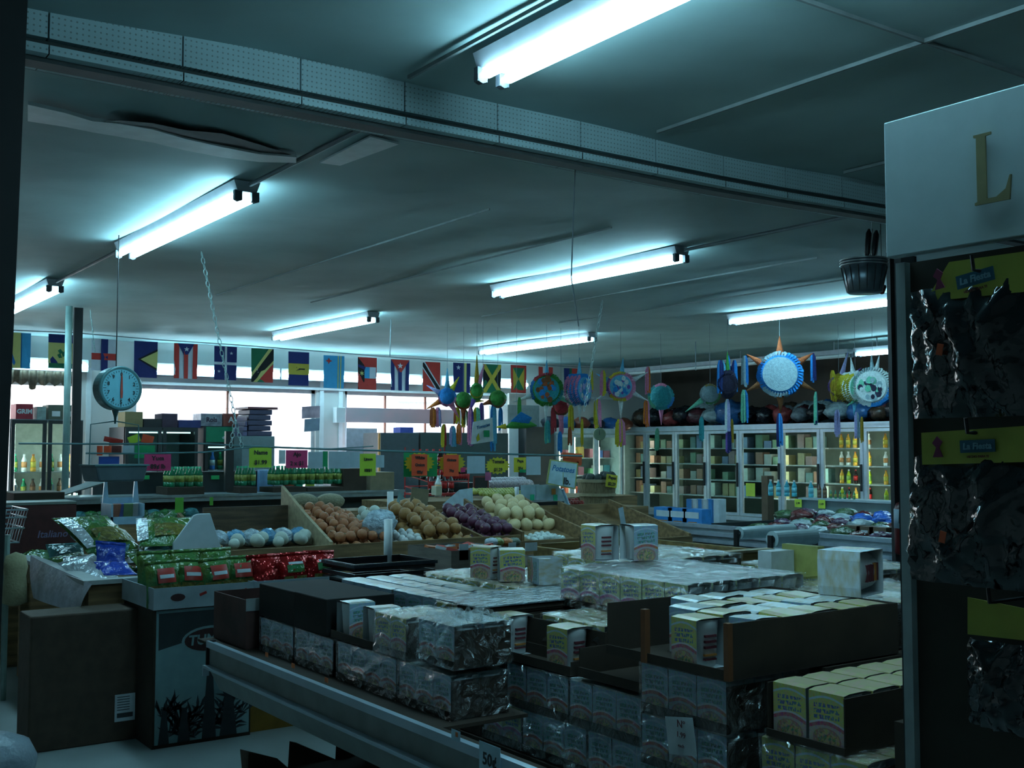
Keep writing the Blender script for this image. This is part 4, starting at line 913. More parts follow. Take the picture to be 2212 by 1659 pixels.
# white wire stand of packets
q = PY(240, 1120, 9.0); w_ = PY(312, 1120, 9.0).x - q.x
t = thing('packet_stand', 'pale blue open stand of packets with two pointed uprights', 'stand', (q.x, 9.0, q.z - .05))
m_pb = M('pale_blue_plastic', (.30, .48, .62), .35)
MB().box(0, w_, 0, .015, 0, .06).box(0, .015, 0, .3, 0, .16).box(w_ - .015, w_, 0, .3, 0, .16).box(0, w_, .29, .3, 0, .2).build('tray', m_pb, t)
for x in (.0, w_ - .02): MB().prism([(x, .15), (x + .05, .15), (x + .03, .38), (x + .015, .38)], 'y', .25, .27).build('upright', m_pb, t)
for i in range(4): tag(MB().cbox((0, 0, 0), (.07, .02, .12)).build('packet', W(*[(.3, .12, .08), (.1, .14, .4), (.15, .25, .12), (.4, .4, .42)][i]), loc=(q.x + .06 + i * (w_ - .1) / 3.2, 9.1 + .03 * (i % 2), q.z + .05), rot=(.3, 0, R.uniform(-.3, .3))), 'small packet in the pale blue stand', 'packet', 'packets in the pale blue stand')
bx('stand_table', 'dark table edge under the pale blue stand', 'table', q.x - .4, q.x + w_ + .3, 8.98, 9.33, 0, q.z - .055, m_wood)
# reddish crate with lettering and dark boxes at left
t = thing('wine_crate', 'dark reddish carton with faint lettering at the left behind the snack bags', 'carton', (PY(62, 1100, 8.95).x - .3, 8.95, PY(100, 1165, 8.95).z - .1))
cw = PY(165, 1100, 8.95).x - t.location.x; ch = PY(100, 1090, 8.95).z - t.location.z
MB().box(0, cw, 0, .02, 0, ch).box(0, cw, .02, .38, 0, ch - .02).build('body', M('crate_maroon', (.075, .018, .018), .7, var=.3), t)
MB().box(-.0, cw, -.006, .39, ch, ch + .02).build('rim', M('rim_greygreen', (.16, .19, .17), .5), t)
text_mb('Italiano', .075, .001, .2, .001).xf(T((cw - .17, -.003, ch * .38))).build('lettering', M('lilac_ink', (.2, .17, .3), .6), t)
bx('crate_table', 'dark table under the reddish carton', 'table', t.location.x - .3, t.location.x + cw, 8.94, 9.33, 0, t.location.z - .003, m_wood)
bpx('dark_carton', 'dark open carton on the left end of the produce case', 'carton', 30, 1064, 140, 1088, 9.4, .5, m_cardd, z0=.80)
tag(MB().plate((0, 0, 0), (.34, .0, .10), (.36, .25, .13), (.02, .25, .02), .01).build('loose_flap', M('flap_grey', (.12, .15, .15), .6), loc=tuple(PY(140, 1068, 9.6))), 'grey flap sticking up from the dark open carton', 'flap')
# shopping cart basket at far left
m_chr = M('chrome_wire', (.5, .6, .65), .2, metal=.8)
t = thing('shopping_cart', 'chrome wire shopping cart basket cut by the dark column at the left', 'cart', (PY(60, 1100, 7.95).x, 7.95, 0))
cb = MB(); zt, zb = PY(60, 1100, 8).z, PY(50, 1170, 8).z
for z, s in ((zt, 0), (zt - .05, .01), (zt - .12, .02), (zb, .05)): cb.tube([(-s, 0, z), (-.55, 0, z), (-.55, .5, z), (-s, .5, z), (-s, 0, z)], .006, 6)
for i in range(9): cb.tube([(-.05 - i * .06, 0, zb), (0 - i * .065, 0, zt)], .003, 5)
for i in range(7): cb.tube([(-.05, i * .08, zb), (0, i * .08, zt)], .003, 5)
cb.build('basket', m_chr, t)
MB().tube([(-.1, .1, zb), (-.2, .1, .1), (-.5, .1, .1)], .01, 6).tube([(-.1, .4, zb), (-.2, .4, .1), (-.5, .4, .1)], .01, 6).build('undercarriage', m_chr, t)
for x, y in ((-.2, .1), (-.2, .4), (-.5, .1), (-.5, .4)): MB().tube([(x, y - .012, .055), (x, y + .012, .055)], .055, 10).build('wheel', m_black, t)
# ---- cola rack, limes, garlic
t = thing('cola_rack', 'red wire rack holding dark cola bottles behind the produce stand', 'rack', (PY(925, 1070, 10.3).x, 10.3, 0))
rw = PY(1012, 1070, 10.3).x - t.location.x; m_rw = M('red_wire', (.45, .03, .03), .4)
rk = MB()
for x in (0, rw): rk.tube([(x, 0, 0), (x, 0, 1.32)], .008, 6).tube([(x, .5, 0), (x, .5, 1.62)], .008, 6)
for z in (1.14, 1.27, 1.40): rk.tube([(0, 0, z - .02), (rw, 0, z - .02)], .006, 6).tube([(0, .5, z + .05), (rw, .5, z + .05)], .006, 6).tube([(0, 0, z - .02), (0, .5, z + .05)], .006, 6)
rk.build('frame', m_rw, t); MB().box(0, rw, 0, .5, 1.10, 1.12).build('shelf', m_rw, t)
tx = t.location.x
for lv, (y, z, n) in enumerate(((10.33, 1.13, 4), (10.5, 1.27, 4), (10.7, 1.40, 5))):
    for i in range(n): bottle('dark cola bottle with red label in the red wire rack', (tx + .05 + i * .085, y, z), .2, 'k', 'cola bottles in the red rack')
for i in range(9):
    for j in range(2): bottle('dark cola bottle in the low block right of the red rack', (PY(968 + i * 5.5, 1, 10.9).x, 10.9 + j * .09, 1.22), .17, 'k', 'cola bottles in the low block')
bx('cola_block_base', 'dark shelf block under the low cola bottles', 'block', PY(962, 1, 10.9).x, PY(1024, 1, 10.9).x, 10.85, 11.1, 0, 1.215, m_cool)
bottle('white jug standing in front of the cola rack', (PY(961, 1, 10.1).x, 10.2, 1.10), .22, 'w')
bpx('white_block', 'small cream block beside the white jug', 'block', 942, 1050, 955, 1070, 10.15, .1, M('cream_block', (.5, .48, .36), .6))
bx('back_table', 'table behind the produce stand carrying limes, jug and signs', 'table', LX1 + .01, PY(1345, 1, 9.6).x, 9.4, 10.28, 0, 1.09, m_wood)
bx('wooden_riser', 'brown wooden riser at the right end of the produce case', 'riser', PY(850, 1, 9.6).x, LX1 + .005, 9.4, 10.2, .803, 1.09, m_wood)
m_lime = M('lime_skin', (.34, .38, .06), .4, col2=(.45, .4, .1))
for i in range(16):
    for j in range(4): veg('lime', 'yellow-green lime in the row behind the folded white card', 'yellow-green limes', m_lime, (PY(1022 + i * 5.8, 1, 9.9).x + (j % 2) * .014, 9.65 + j * .1, 1.125 + j * .012), .028, 1.1, .2)
m_pk = M('pinkish_garlic_net', (.5, .42, .45), .5, var=.4, scale=30, bump=.6)
for i in range(11):
    for j in range(2): lump('garlic_bundle', 'pinkish white bundle behind the limes', m_pk, (PY(1052 + i * 9, 1, 10.4).x, 10.42 + j * .12, 1.20 + .03 * j), .065, (1, .9, .8), 'garlic', 'pinkish white bundles')
bx('bundle_shelf', 'dark shelf holding the pinkish white bundles', 'shelf', PY(1045, 1, 10.4).x, PY(1160, 1, 10.4).x, 10.3, 10.7, 0, 1.15, m_cool)
t = thing('red_frame_box', 'dark red framed box between the cola block and the pinkish bundles', 'box', tuple(PY(1023, 1062, 10.25)))
MB().box(0, .2, 0, .012, 0, .17).build('front', M('frame_red', (.16, .03, .025), .6), t); MB().box(.02, .18, -.003, 0, .02, .15).build('dark_panel', m_dark, t)
# cards and boards on the table
bpx('cardboard_board', 'tan cardboard piece with a dark hole leaning behind the yellow onions', 'cardboard', 886, 1052, 924, 1088, 9.3, .012, M('tan_card', (.24, .19, .12), .8)).rotation_euler = (0, rad(8), 0)
a = [PY(955, 1090, 9.0), PY(992, 1097, 8.85), PY(992, 1058, 8.85), PY(985, 1060, 8.98)]
c_ = [PY(955, 1090, 9.0), PY(992, 1098, 8.8), PY(992, 1058, 8.8)]; d_ = [PY(992, 1098, 8.8), PY(1022, 1092, 9.0), PY(1021, 1054, 9.0), PY(992, 1058, 8.8)]
tag(MB().add(c_, [(0, 1, 2)]).add(d_, [(0, 1, 2, 3)]).build('folded_card', M('card_paleblue', (.45, .58, .65), .6)), 'pale blue-white folded card standing above the yellow onions', 'card')
tag(MB().add([PY(856, 1088, 9.2), PY(884, 1088, 9.2), PY(862, 1060, 9.2)], [(0, 1, 2)]).build('card_corner', M('card_greenish', (.22, .36, .36), .6)), 'small triangular card corner left of the tan cardboard piece', 'card')
t = thing('paper_stack', 'fanned pale vegetable leaflets hanging beside the potato sign', 'leaflets', (0, 0, 0))
for k, (x0, x1, xs) in enumerate(((1125, 1165, 0), (1158, 1190, 12), (1185, 1205, 22))):
    P4 = [PY(x0, 1092, 8.9 - .03 * k), PY(x1 + xs * 1.3, 1092, 8.9 - .03 * k), PY(x1, 1046, 8.9 - .03 * k), PY(x0, 1048 - 0 * k, 8.9 - .03 * k)]
    MB().plate(*P4, .004).build('leaflet', M('leaflet_%d' % k, (.42, .56, .62), .5, var=.25, scale=12), t)
for x, y, c in ((1150, 1075, m_cap), (1196, 1062, m_inko), (1200, 1075, m_cap)):
    q = PY(x, y, 8.8); MB().box(-.025, .025, 0, .003, -.03, .03).build('vegetable_picture', c, t, loc=tuple(q))
tag(MB().tube([PY(1118, 1085, 8.95), PY(1116, 1052, 8.95)], .022, 8).build('white_stub_post', m_white, smooth=True), 'short white post at the left of the pale leaflets', 'post')
# potato sign
Yp = 8.7; A, B_, C_, D_ = PY(1180, 1045, Yp), PY(1243, 1057, Yp), PY(1249, 1000, Yp), PY(1188, 992, Yp)
t = thing('potato_sign', 'pale sign with a yellow border reading Potatoes and lb.', 'sign', tuple(A))
MB().plate(Vector((0, 0, 0)), B_ - A, C_ - A, D_ - A, .006).build('board', M('sign_yellow_border', (.35, .38, .12), .5), t)
cen = (B_ + D_) / 2 - A; f = [(p_ - A - cen) * .91 + cen + Vector((0, -.004, 0)) for p_ in (A, B_, C_, D_)]
MB().plate(*f, .002).build('face', M('sign_pale_face', (.42, .58, .62), .5), t)
ang = math.atan2((C_ - D_).z, (C_ - D_).x)
text_mb('Potatoes', .078, .0012, .3, .001).xf(T(cen + Vector((0, -.006, .05))) @ RY(-ang)).build('title_lettering', M('sign_blue', (.02, .16, .38), .5), t)
text_mb('lb.', .095, .002, 0, .001).xf(T(cen + Vector((.045, -.010, -.07))) @ RY(-ang)).build('unit_lettering', m_dark, t)
MB().box(-.003, .003, -.002, .0, -.12, .02).xf(T(cen + Vector((.0, -.003, 0)))).build('divider_line', M('sign_yellow_border', (.35, .38, .12), .5), t)
tag(MB().tube([PY(1232, 1100, 8.75), PY(1215, 1056, 8.75)], .014, 8).build('sign_post', M('pale_blue_plastic', (.30, .48, .62), .35)), 'slanting pale post below the potato sign', 'post')
m_or = M('orange_red_card', (.62, .10, .03), .5, var=.1)
t = thing('orange_bracket_card', 'orange-red card bent over the string end right of the potato sign', 'card', (0, 0, 0))
MB().plate(PY(1216, 995, 9.05), PY(1257, 1003, 9.05), PY(1257, 980, 9.05), PY(1216, 977, 9.05), .004).plate(PY(1245, 1005, 9.05), PY(1256, 1006, 9.05), PY(1256, 998, 9.05), PY(1245, 996, 9.05), .004).build('card', m_or, t)
m_tom = M('tomato_red', (.30, .03, .02), .35)
for i in range(6):
    for j in range(2): veg('tomato', 'red tomato in the dark heap below the potato sign', 'red tomatoes below the potato sign', m_tom, (PY(1214 + i * 7, 1, 9.0).x, 8.98 + j * .09, PY(1230, 1088, 9.0).z + j * .02), .04, .85, 0)
zt_ = PY(1230, 1094, 9.0).z - .02
bx('tomato_table', 'dark narrow table holding tomatoes and the bushel basket', 'table', PY(1195, 1, 9.0).x, PY(1380, 1, 9.0).x, 8.9, 9.38, 0, zt_, m_wood)
# bushel basket
q = PY(1292, 1098, 9.12); t = thing('bushel_basket', 'round wooden bushel basket with a yellow note at its rim', 'basket', (q.x, 9.14, zt_))
m_bsk = M('basket_splint', (.26, .20, .11), .7, var=.5, scale=18, stretch=(6, 6, .6))
bh = PY(1292, 1036, 9.12).z - zt_
MB().lathe([(.15, 0), (.165, .02), (.195, bh * .6), (.205, bh), (.195, bh), (.16, .03), (.0001, .03)], 28).build('staves', m_bsk, t)
m_hoop = M('basket_hoop', (.34, .28, .17), .6)
for z, r_ in ((bh * .45, .195), (bh * .96, .212)): MB().lathe([(r_ - .004, z - .015), (r_ + .004, z - .015), (r_ + .004, z + .015), (r_ - .004, z + .015)], 28).build('hoop', m_hoop, t)
for k in range(10):
    a = k * 2.4; rr_ = .05 + .1 * (k % 3) / 2
    lump('root_vegetable', 'dark root vegetable heaped in the bushel basket', M('dark_root', (.035, .05, .045), .5, bump=.5), (q.x + rr_ * math.cos(a), 9.14 + rr_ * math.sin(a), zt_ + bh + .0 + .02 * (k % 3)), .055, (1, .9, .8), 'vegetable', 'dark root vegetables in the bushel basket')
m_yn = M('yellow_note_paper', (.50, .42, .03), .6, var=.1)
def writing(t, lines, w, h, mat=None, dy=-.003, size=None):
    for i, s_ in enumerate(lines):
        text_mb(s_, size or h * .8 / len(lines), .0015, 0, .001).xf(T((0, dy, h * (.5 - (i + .5) / len(lines))))).build('writing', mat or m_dark, t)
def note(px, py, w, h, Y, mat, lab, lines=None, roll=0, burst=False, cat='note', size=None):
    """price card facing the aisle; px, py = centre, w, h in metres"""
    q = PY(px, py, Y); t = thing('price_note', lab, cat, (q.x, Y, q.z), rot=(0, rad(roll), 0))
    if burst:
        n = 18; poly = []
        for k in range(2 * n): a = math.pi * k / n; r_ = 1.0 if k % 2 else .82; poly.append((w / 2 * r_ * math.cos(a) * 1.08, h / 2 * r_ * math.sin(a) * 1.08))
        MB().add([(0, 0, 0)] + [(x, 0, z) for x, z in poly] + [(0, .003, 0)] + [(x, .003, z) for x, z in poly],
                 [(0, 1 + k, 1 + (k + 1) % (2 * n)) for k in range(2 * n)] + [(2 * n + 1, 2 * n + 2 + (k + 1) % (2 * n), 2 * n + 2 + k) for k in range(2 * n)]).build('paper', mat, t)
    else:
        N = 5; b = MB()
        for j in range(N + 1):
            for i in range(N + 1): b.v.append(((i / N - .5) * w, -.006 * math.sin(math.pi * i / N) * math.sin(j / N * 2), (j / N - .5) * h))
        for j in range(N):
            for i in range(N): b.f.append((j * (N + 1) + i, j * (N + 1) + i + 1, (j + 1) * (N + 1) + i + 1, (j + 1) * (N + 1) + i)); b.m.append(0); b.uv.append([(0, 0)] * 4)
        b.build('paper', mat, t)
    if lines: writing(t, lines, w, h, size=size, dy=-.010)
    return t
note(1321, 1039, .15, .13, 8.9, m_yn, 'yellow note with black writing on the rim of the bushel basket', ['Papas', '$2.29'], roll=8, size=.045)
# ---- coolers along the window wall
m_clit = M('cooler_light_tube', (.9, .9, .9), .5, emit=(.80, 1, .85), estr=14.0)
def cooler(px0, px1, py0, Y, lab, doors, dark, head=None, dep=.62):
    a = PY(px0, py0, Y); b = PY(px1, py0, Y); w = b.x - a.x; h = a.z
    t = thing('drinks_cooler', lab, 'cooler', (a.x, Y, 0)); m_in = M('cooler_inner_reflection_tint', (.14, .22, .22), .5) if dark else M('cooler_inner_lit', (.55, .62, .55), .5)  # dark interior tinted teal to carry the door glass reflection
    e = .03; top = h - (.0 if head is None else .2)
    MB().box(0, e, 0, dep, 0, h).box(w - e, w, 0, dep, 0, h).box(e, w - e, 0, dep, h - e, h).box(e, w - e, 0, dep, 0, .35).build('casing', m_cool if dark else M('cooler_grey', (.2, .25, .27), .4), t)
    MB().box(e, w - e, dep - .02, dep, .35, h - e).build('back', m_in, t)
    for z in (.75, 1.05, 1.33): MB().box(e, w - e, .06, dep - .03, z, z + .012).build('shelf', M('shelf_white_wire', (.5, .55, .55), .4), t)
    if head is not None:
        MB().box(e, w - e, -.006, .02, top, h - .01).build('header', head, t)
    for i in range(doors):
        x0 = i * w / doors; x1 = x0 + w / doors
        d = MB().box(x0 + .01, x0 + .05, -.03, 0, .36, top - .01).box(x1 - .05, x1 - .01, -.03, 0, .36, top - .01).box(x0 + .05, x1 - .05, -.03, 0, top - .05, top - .01).box(x0 + .05, x1 - .05, -.03, 0, .36, .40).build('door', m_cool, t)
        MB().box(x0 + .05, x1 - .05, -.018, -.012, .40, top - .05).build('glass', m_gls, d)
        MB().box(x0 + .055, x0 + .075, -.06, -.03, .9, 1.2).build('handle', m_ledge, d)
    if dark: MB().box(.06, w - .06, .10, .12, top - .07, top - .055).build('lamp', M('cooler_added_glow', (.5, .6, .6), .5, emit=(.45, .9, .9), estr=2.0), t)  # glowing bar added to brighten the dark interior, no actual lamp
    if not dark:
        MB().tube([(.06, .08, .4), (.06, .08, h - .06)], .012, 8).tube([(w - .06, .08, .4), (w - .06, .08, h - .06)], .012, 8).build('lamp', m_clit, t)
    return a.x, b.x, h
YC = 13.5
xa, xb, h = cooler(22, 180, 905, YC, 'lit glass-door cooler at the far left under the boxes', 2, False)
for i in range(7):
    for z, cs in ((.762, 'wun'), (1.062, 'wgb'), (1.342, 'gwyw')): bottle('bottle on a shelf of the lit far left cooler', (xa + .1 + i * (xb - xa - .2) / 6, YC + .2, z), .2, cs[i % len(cs)], 'bottles in the far left cooler')
xa2, xb2, h2 = cooler(268, 428, 922, YC, 'dark double glass-door cooler under the brown boxes', 2, True)
m_7g = M('header_green', (.01, .22, .11), .5, var=.1)
xa3, xb3, h3 = cooler(440, 552, 920, YC, 'green-topped soda cooler beside the dark crates', 1, True, head=m_7g)
t = thing('soda_logo', 'small red and white soda logo on the green cooler header', 'logo', ((xa3 + xb3) / 2 - .02, YC - .01, h3 - .11))
MB().box(-.09, .09, -.002, 0, -.014, .014).xf(RY(rad(-28))).build('white_stroke', m_whl, t); MB().lathe([(.0001, 0), (.028, 0), (.028, .003), (.0001, .003)], 14).xf(RX(rad(90))).build('red_spot', m_redl, t, loc=(-.02, -.003, -.01))
for i in range(6):
    for z, cs in ((1.062, 'gun'), (1.342, 'gug'), (.762, 'gku')): bottle('bottle in the green-topped soda cooler', (xa3 + .09 + i * .1, YC + .2, z), .22, cs[i % 3], 'bottles in the soda cooler')
# things on top of the coolers
def topbox(px0, px1, y0, y1, m, lab, zb, name='carton', dep=.3, txt=None, Y=YC + .1):
    a = PY(px0, y1, Y); b = PY(px1, y0, Y); z1 = PY(px0, y0, Y).z
    t = thing(name, lab, name.replace('_', ' '), (a.x, Y, zb)); MB().box(0, b.x - a.x, 0, dep, 0, z1 - zb).build('body', m, t, bevel=.004)
    if txt: text_mb(txt[0], txt[1], .003, 0, .001).xf(T(((b.x - a.x) / 2, -.004, (z1 - zb) * .5))).build('lettering', txt[2], t)
    return t
m_redc = M('carton_red', (.42, .03, .05), .6); m_navy = M('carton_navy', (.04, .05, .2), .6); m_plum = M('carton_plum', (.07, .04, .07), .7)
topbox(34, 72, 872, 903, m_redc, 'red carton with white lettering on the far left cooler', h, txt=('GRIM', .07, m_white))
topbox(80, 100, 878, 903, M('carton_greywhite', (.35, .45, .42), .6, var=.4), 'grey-green carton beside the red one on the far left cooler', h)
t = topbox(104, 158, 874, 903, M('carton_olive', (.12, .14, .10), .7), 'olive carton with two hand holes on the far left cooler', h)
for x in (.04, .22): MB().box(x, x + .09, -.004, 0, .04, .10).build('hand_hole', m_white, t)
topbox(270, 309, 889, 920, M('carton_tan', (.28, .22, .10), .7), 'tan carton at the left end of the dark cooler', h2)
topbox(310, 350, 904, 920, m_dark, 'low black tray on the dark cooler', h2, name='tray')
topbox(350, 384, 893, 920, m_plum, 'plum-coloured carton in the middle of the dark cooler', h2)
topbox(386, 434, 907, 920, m_navy, 'low blue sack-like carton on the dark cooler', h2)
topbox(434, 480, 893, 918, M('carton_silver', (.35, .36, .42), .5, var=.5), 'silver and brown beverage carton on the soda cooler', h3, txt=('Rols', .08, m_plum))
topbox(482, 516, 893, 918, M('carton_brickred', (.28, .07, .05), .6), 'brick-red carton on the soda cooler', h3, txt=('A', .1, m_white))
topbox(517, 542, 905, 918, m_plum, 'low dark plum carton at the right end of the soda cooler', h3)
# stack of dark crates by the window
Yk = 12.9; zb0 = PY(560, 960, Yk).z
bx('grey_cabinet', 'grey metal cabinet under the stack of dark crates', 'cabinet', PY(536, 1, Yk).x, PY(605, 1, Yk).x, Yk, Yk + .5, 0, PY(560, 942, Yk).z, M('cabinet_grey', (.12, .17, .18), .5))
zb = PY(560, 942, Yk).z; zt = PY(560, 884, Yk).z; n = 5
for i in range(n):
    x0 = PY(549 + (i % 2) * 2 + (4 if i == 4 else 0), 1, Yk).x; x1 = PY(601 - (i % 2) * 3, 1, Yk).x
    bx('plastic_crate', 'dark purple-grey plastic crate, %s of the stack in the window' % ('lowest', 'second from the bottom', 'middle', 'second from the top', 'topmost')[i], 'crate', x0, x1, Yk + .02, Yk + .4, zb + (zt - zb) * i / n, zb + (zt - zb) * (i + .93) / n, M('crate_plum', (.05, .045, .09), .5), bevel=.01)
bx('flat_tray', 'reddish flat tray on top of the crate stack', 'tray', PY(548, 1, Yk).x, PY(611, 1, Yk).x, Yk, Yk + .42, zt, PY(560, 879, Yk).z, M('lid_red', (.12, .03, .04), .5))
for i in range(4): bx('leaning_tray', 'purple-grey tray leaning left of the crate stack', 'tray', PY(538 + i * 3, 1, Yk).x, PY(548 + 0 * i, 1, Yk).x, Yk + .02, Yk + .35, zb + .06 * i + .002, zb + .06 * i + .055, M('crate_lilac', (.10, .09, .17), .5), 'purple-grey trays left of the crate stack')
# poster hanging in the window
Y_ = 13.9
t = thing('hanging_poster', 'curled poster pair hanging in front of the window pier', 'poster', (PY(662, 1, Y_).x, Y_, PY(662, 933, Y_).z))
w_ = PY(700, 1, Y_).x - t.location.x; hh = PY(662, 876, Y_).z - t.location.z
MB().plate((0, 0, hh * .5), (w_, .0, hh * .55), (w_, 0, hh), (0, 0, hh * .95), .004).build('pink_sheet', M('poster_pink', (.5, .36, .42), .6, var=.5, scale=6), t)
MB().plate((.02, -.03, 0), (w_ - .02, -.03, .02), (w_, 0, hh * .53), (.04, 0, hh * .48), .004).build('blue_sheet', M('poster_bluegrey', (.22, .28, .36), .6, var=.3, scale=6), t)
# lace curtain valance far left
b = MB(); x0_, x1_ = PY(30, 1, 14.15).x, PY(180, 1, 14.15).x; z1_ = PY(60, 800, 14.15).z; N = 60
for i in range(N + 1):
    x = x0_ + (x1_ - x0_) * i / N; y = 14.15 + .03 * math.sin(i * .9); lz = z1_ - .13 - .05 * abs(math.sin(i * .33)) - (.05 if 20 < i < 27 else 0)
    b.v += [(x, y, lz), (x, y, z1_)]
for i in range(N): b.f.append((2 * i, 2 * i + 2, 2 * i + 3, 2 * i + 1)); b.m.append(0); b.uv.append([(0, 0)] * 4)
tag(b.build('curtain_valance', M('brown_lace', (.20, .15, .10), .9, var=.5, scale=20)), 'short scalloped brown curtain at the top of the far left window', 'curtain')
# right part of the window wall: beige door, grey cabinet, black tower
bpx('beige_panel', 'pinkish beige door panel behind the pinata cluster', 'panel', 1100, 850, 1137, 985, 14.1, .05, M('beige_panel', (.45, .38, .34), .6), z0=0.02)
bpx('air_conditioner', 'grey air conditioner box above the black cabinet', 'air conditioner', 1097, 875, 1165, 922, 13.6, .5, M('ac_grey', (.20, .26, .27), .5), z0=PY(1130, 922, 13.6).z)
bpx('black_cabinet', 'tall black cabinet behind the potato sign', 'cabinet', 1137, 922, 1197, 990, 13.3, .5, m_cool, z0=0.02)
bpx('white_door_frame', 'white shop door frame left of the black cabinet', 'door frame', 1100, 922, 1136, 985, 13.5, .05, m_white, z0=0.02)
bpx('chest_freezer', 'dark chest-like cabinet with an orange edge standing under the right window', 'cabinet', 822, 935, 905, 1030, 13.2, .5, M('cabinet_dark', (.05, .065, .075), .5), z0=.02)
bpx('orange_post', 'thin orange-brown post at the left edge of the dark cabinet', 'post', 818, 935, 822, 985, 13.15, .03, M('post_orange', (.5, .22, .05), .5), z0=.02)
bpx('blue_box', 'small blue box on top of the dark cabinet', 'box', 865, 923, 893, 934, 13.3, .2, M('box_blue', (.05, .08, .4), .5), z0=PY(865, 935, 13.2).z)
bpx('dark_cabinet', 'long dark low cabinet behind the cola rack', 'cabinet', 908, 935, 1098, 1000, 13.2, .5, M('cabinet_green_dark', (.03, .05, .05), .5), z0=.02)
bpx('white_door_leaf', 'pale lilac-white door leaf standing at the left of the right window', 'door', 748, 925, 815, 990, 14.0, .04, M('door_lilac', (.6, .58, .66), .5), z0=0.02)
bpx('wall_box', 'white electrical box on the pier at the left of the right window', 'box', 727, 880, 746, 913, 14.15, .12, m_white)
o = bpx('sign_banner', 'long grey and pink banner strip across the right window', 'banner', 748, 883, 1000, 912, 14.22, .02, M('banner_greypink', (.30, .30, .33), .7, var=.2, scale=1.2, col2=(.55, .30, .32)))
# ================================================================ right side: freezers, islands, rolls
m_frz = M('freezer_frame_aluminium', (.48, .55, .62), .35, metal=.3, var=.12)
XF = 12.2; FZT = 1.88; FZB = .62
edges = [PX(px, 930, XF).y for px in (1345, 1398, 1461, 1529, 1600, 1690, 1775, 1868, 1975, 2070)]
t = thing('freezer_row', 'long row of upright glass-door freezers along the right wall', 'freezer', (XF, 0, 0))
ya, yb = edges[-1], edges[0]
MB().box(0, .95, ya, yb, 0, FZB).box(0, .95, ya, yb, FZT, FZT + .05).box(.85, .95, ya, yb, FZB, FZT).box(0, .95, yb - .03, yb, FZB, FZT).box(0, .95, ya, ya + .03, FZB, FZT).build('casing', M('freezer_casing', (.10, .14, .14), .5), t)
MB().box(-.03, .02, ya, yb, FZT, FZT + .07).box(-.05, .0, ya, yb, FZT + .05, FZT + .075).build('top_trim', m_frz, t)
MB().box(-.05, .0, ya, yb, FZB - .06, FZB).build('sill', m_frz, t)
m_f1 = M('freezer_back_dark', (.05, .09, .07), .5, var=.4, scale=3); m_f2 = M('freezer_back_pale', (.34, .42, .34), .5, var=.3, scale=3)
m_lp = M('freezer_lamp', (.9, .9, .9), .5, emit=(.85, 1, .80), estr=15.0); m_lpd = M('freezer_lamp_dim', (.9, .9, .9), .5, emit=(.5, 1, .9), estr=3)
m_shw = M('shelf_white_wire', (.5, .55, .55), .4)
PAL = [(.5, .1, .05), (.6, .4, .1), (.1, .2, .5), (.1, .3, .15), (.6, .62, .6), (.35, .3, .1), (.1, .35, .4), (.4, .15, .2)]
for k in range(len(edges) - 1):
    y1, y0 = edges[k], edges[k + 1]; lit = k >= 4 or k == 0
    d = MB().box(-.04, 0, y0 + .005, y0 + .055, FZB + .01, FZT - .01).box(-.04, 0, y1 - .055, y1 - .005, FZB + .01, FZT - .01).box(-.04, 0, y0 + .055, y1 - .055, FZT - .05, FZT - .01).box(-.04, 0, y0 + .055, y1 - .055, FZB + .01, FZB + .05).build('door', m_frz, t)
    MB().box(-.022, -.016, y0 + .055, y1 - .055, FZB + .05, FZT - .05).build('glass', m_gls, d)
    MB().box(-.075, -.04, y0 + .02, y0 + .035, 1.05, 1.4).build('handle', m_dark, d)
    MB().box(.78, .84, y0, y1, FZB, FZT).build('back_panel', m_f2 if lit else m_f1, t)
    for z in (.88, 1.12, 1.36, 1.6): MB().box(.12, .78, y0 + .01, y1 - .01, z, z + .015).build('shelf', m_shw, t)
    MB().tube([(.10, y0 + .14, FZB + .05), (.10, y0 + .14, FZT - .05)], .012, 8).build('lamp', m_lp if lit else m_lpd, t)
    where = ('first', 'second', 'third', 'fourth', 'fifth', 'sixth', 'seventh', 'eighth', 'ninth')[k]
    if k < 8:
        for z in (.895, 1.135, 1.375, 1.615):
            if k >= 6:
                n = 5
                for i in range(n): bottle('juice or milk jug in the %s freezer door from the corner' % where, (XF + .25, y0 + .07 + (y1 - y0 - .14) * (i + .5) / n, z), .19, 'ywwyy'[(i + int(z * 10)) % 5] if z > 1.3 else 'nyk'[(i + int(z * 3)) % 3], 'jugs behind the %s freezer door' % where)
            else:
                n = 4
                for i in range(n):
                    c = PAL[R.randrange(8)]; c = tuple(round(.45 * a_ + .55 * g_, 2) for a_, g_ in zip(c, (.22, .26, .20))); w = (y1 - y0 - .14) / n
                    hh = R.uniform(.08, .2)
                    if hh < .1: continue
                    tag(MB().box(0, .15, -w * .42, w * .42, 0, hh).build('frozen_package', W(*c), loc=(XF + .22, y0 + .07 + w * (i + .5), z)), 'coloured frozen package behind the %s freezer door from the corner' % where, 'package', 'frozen packages behind the %s door' % where)
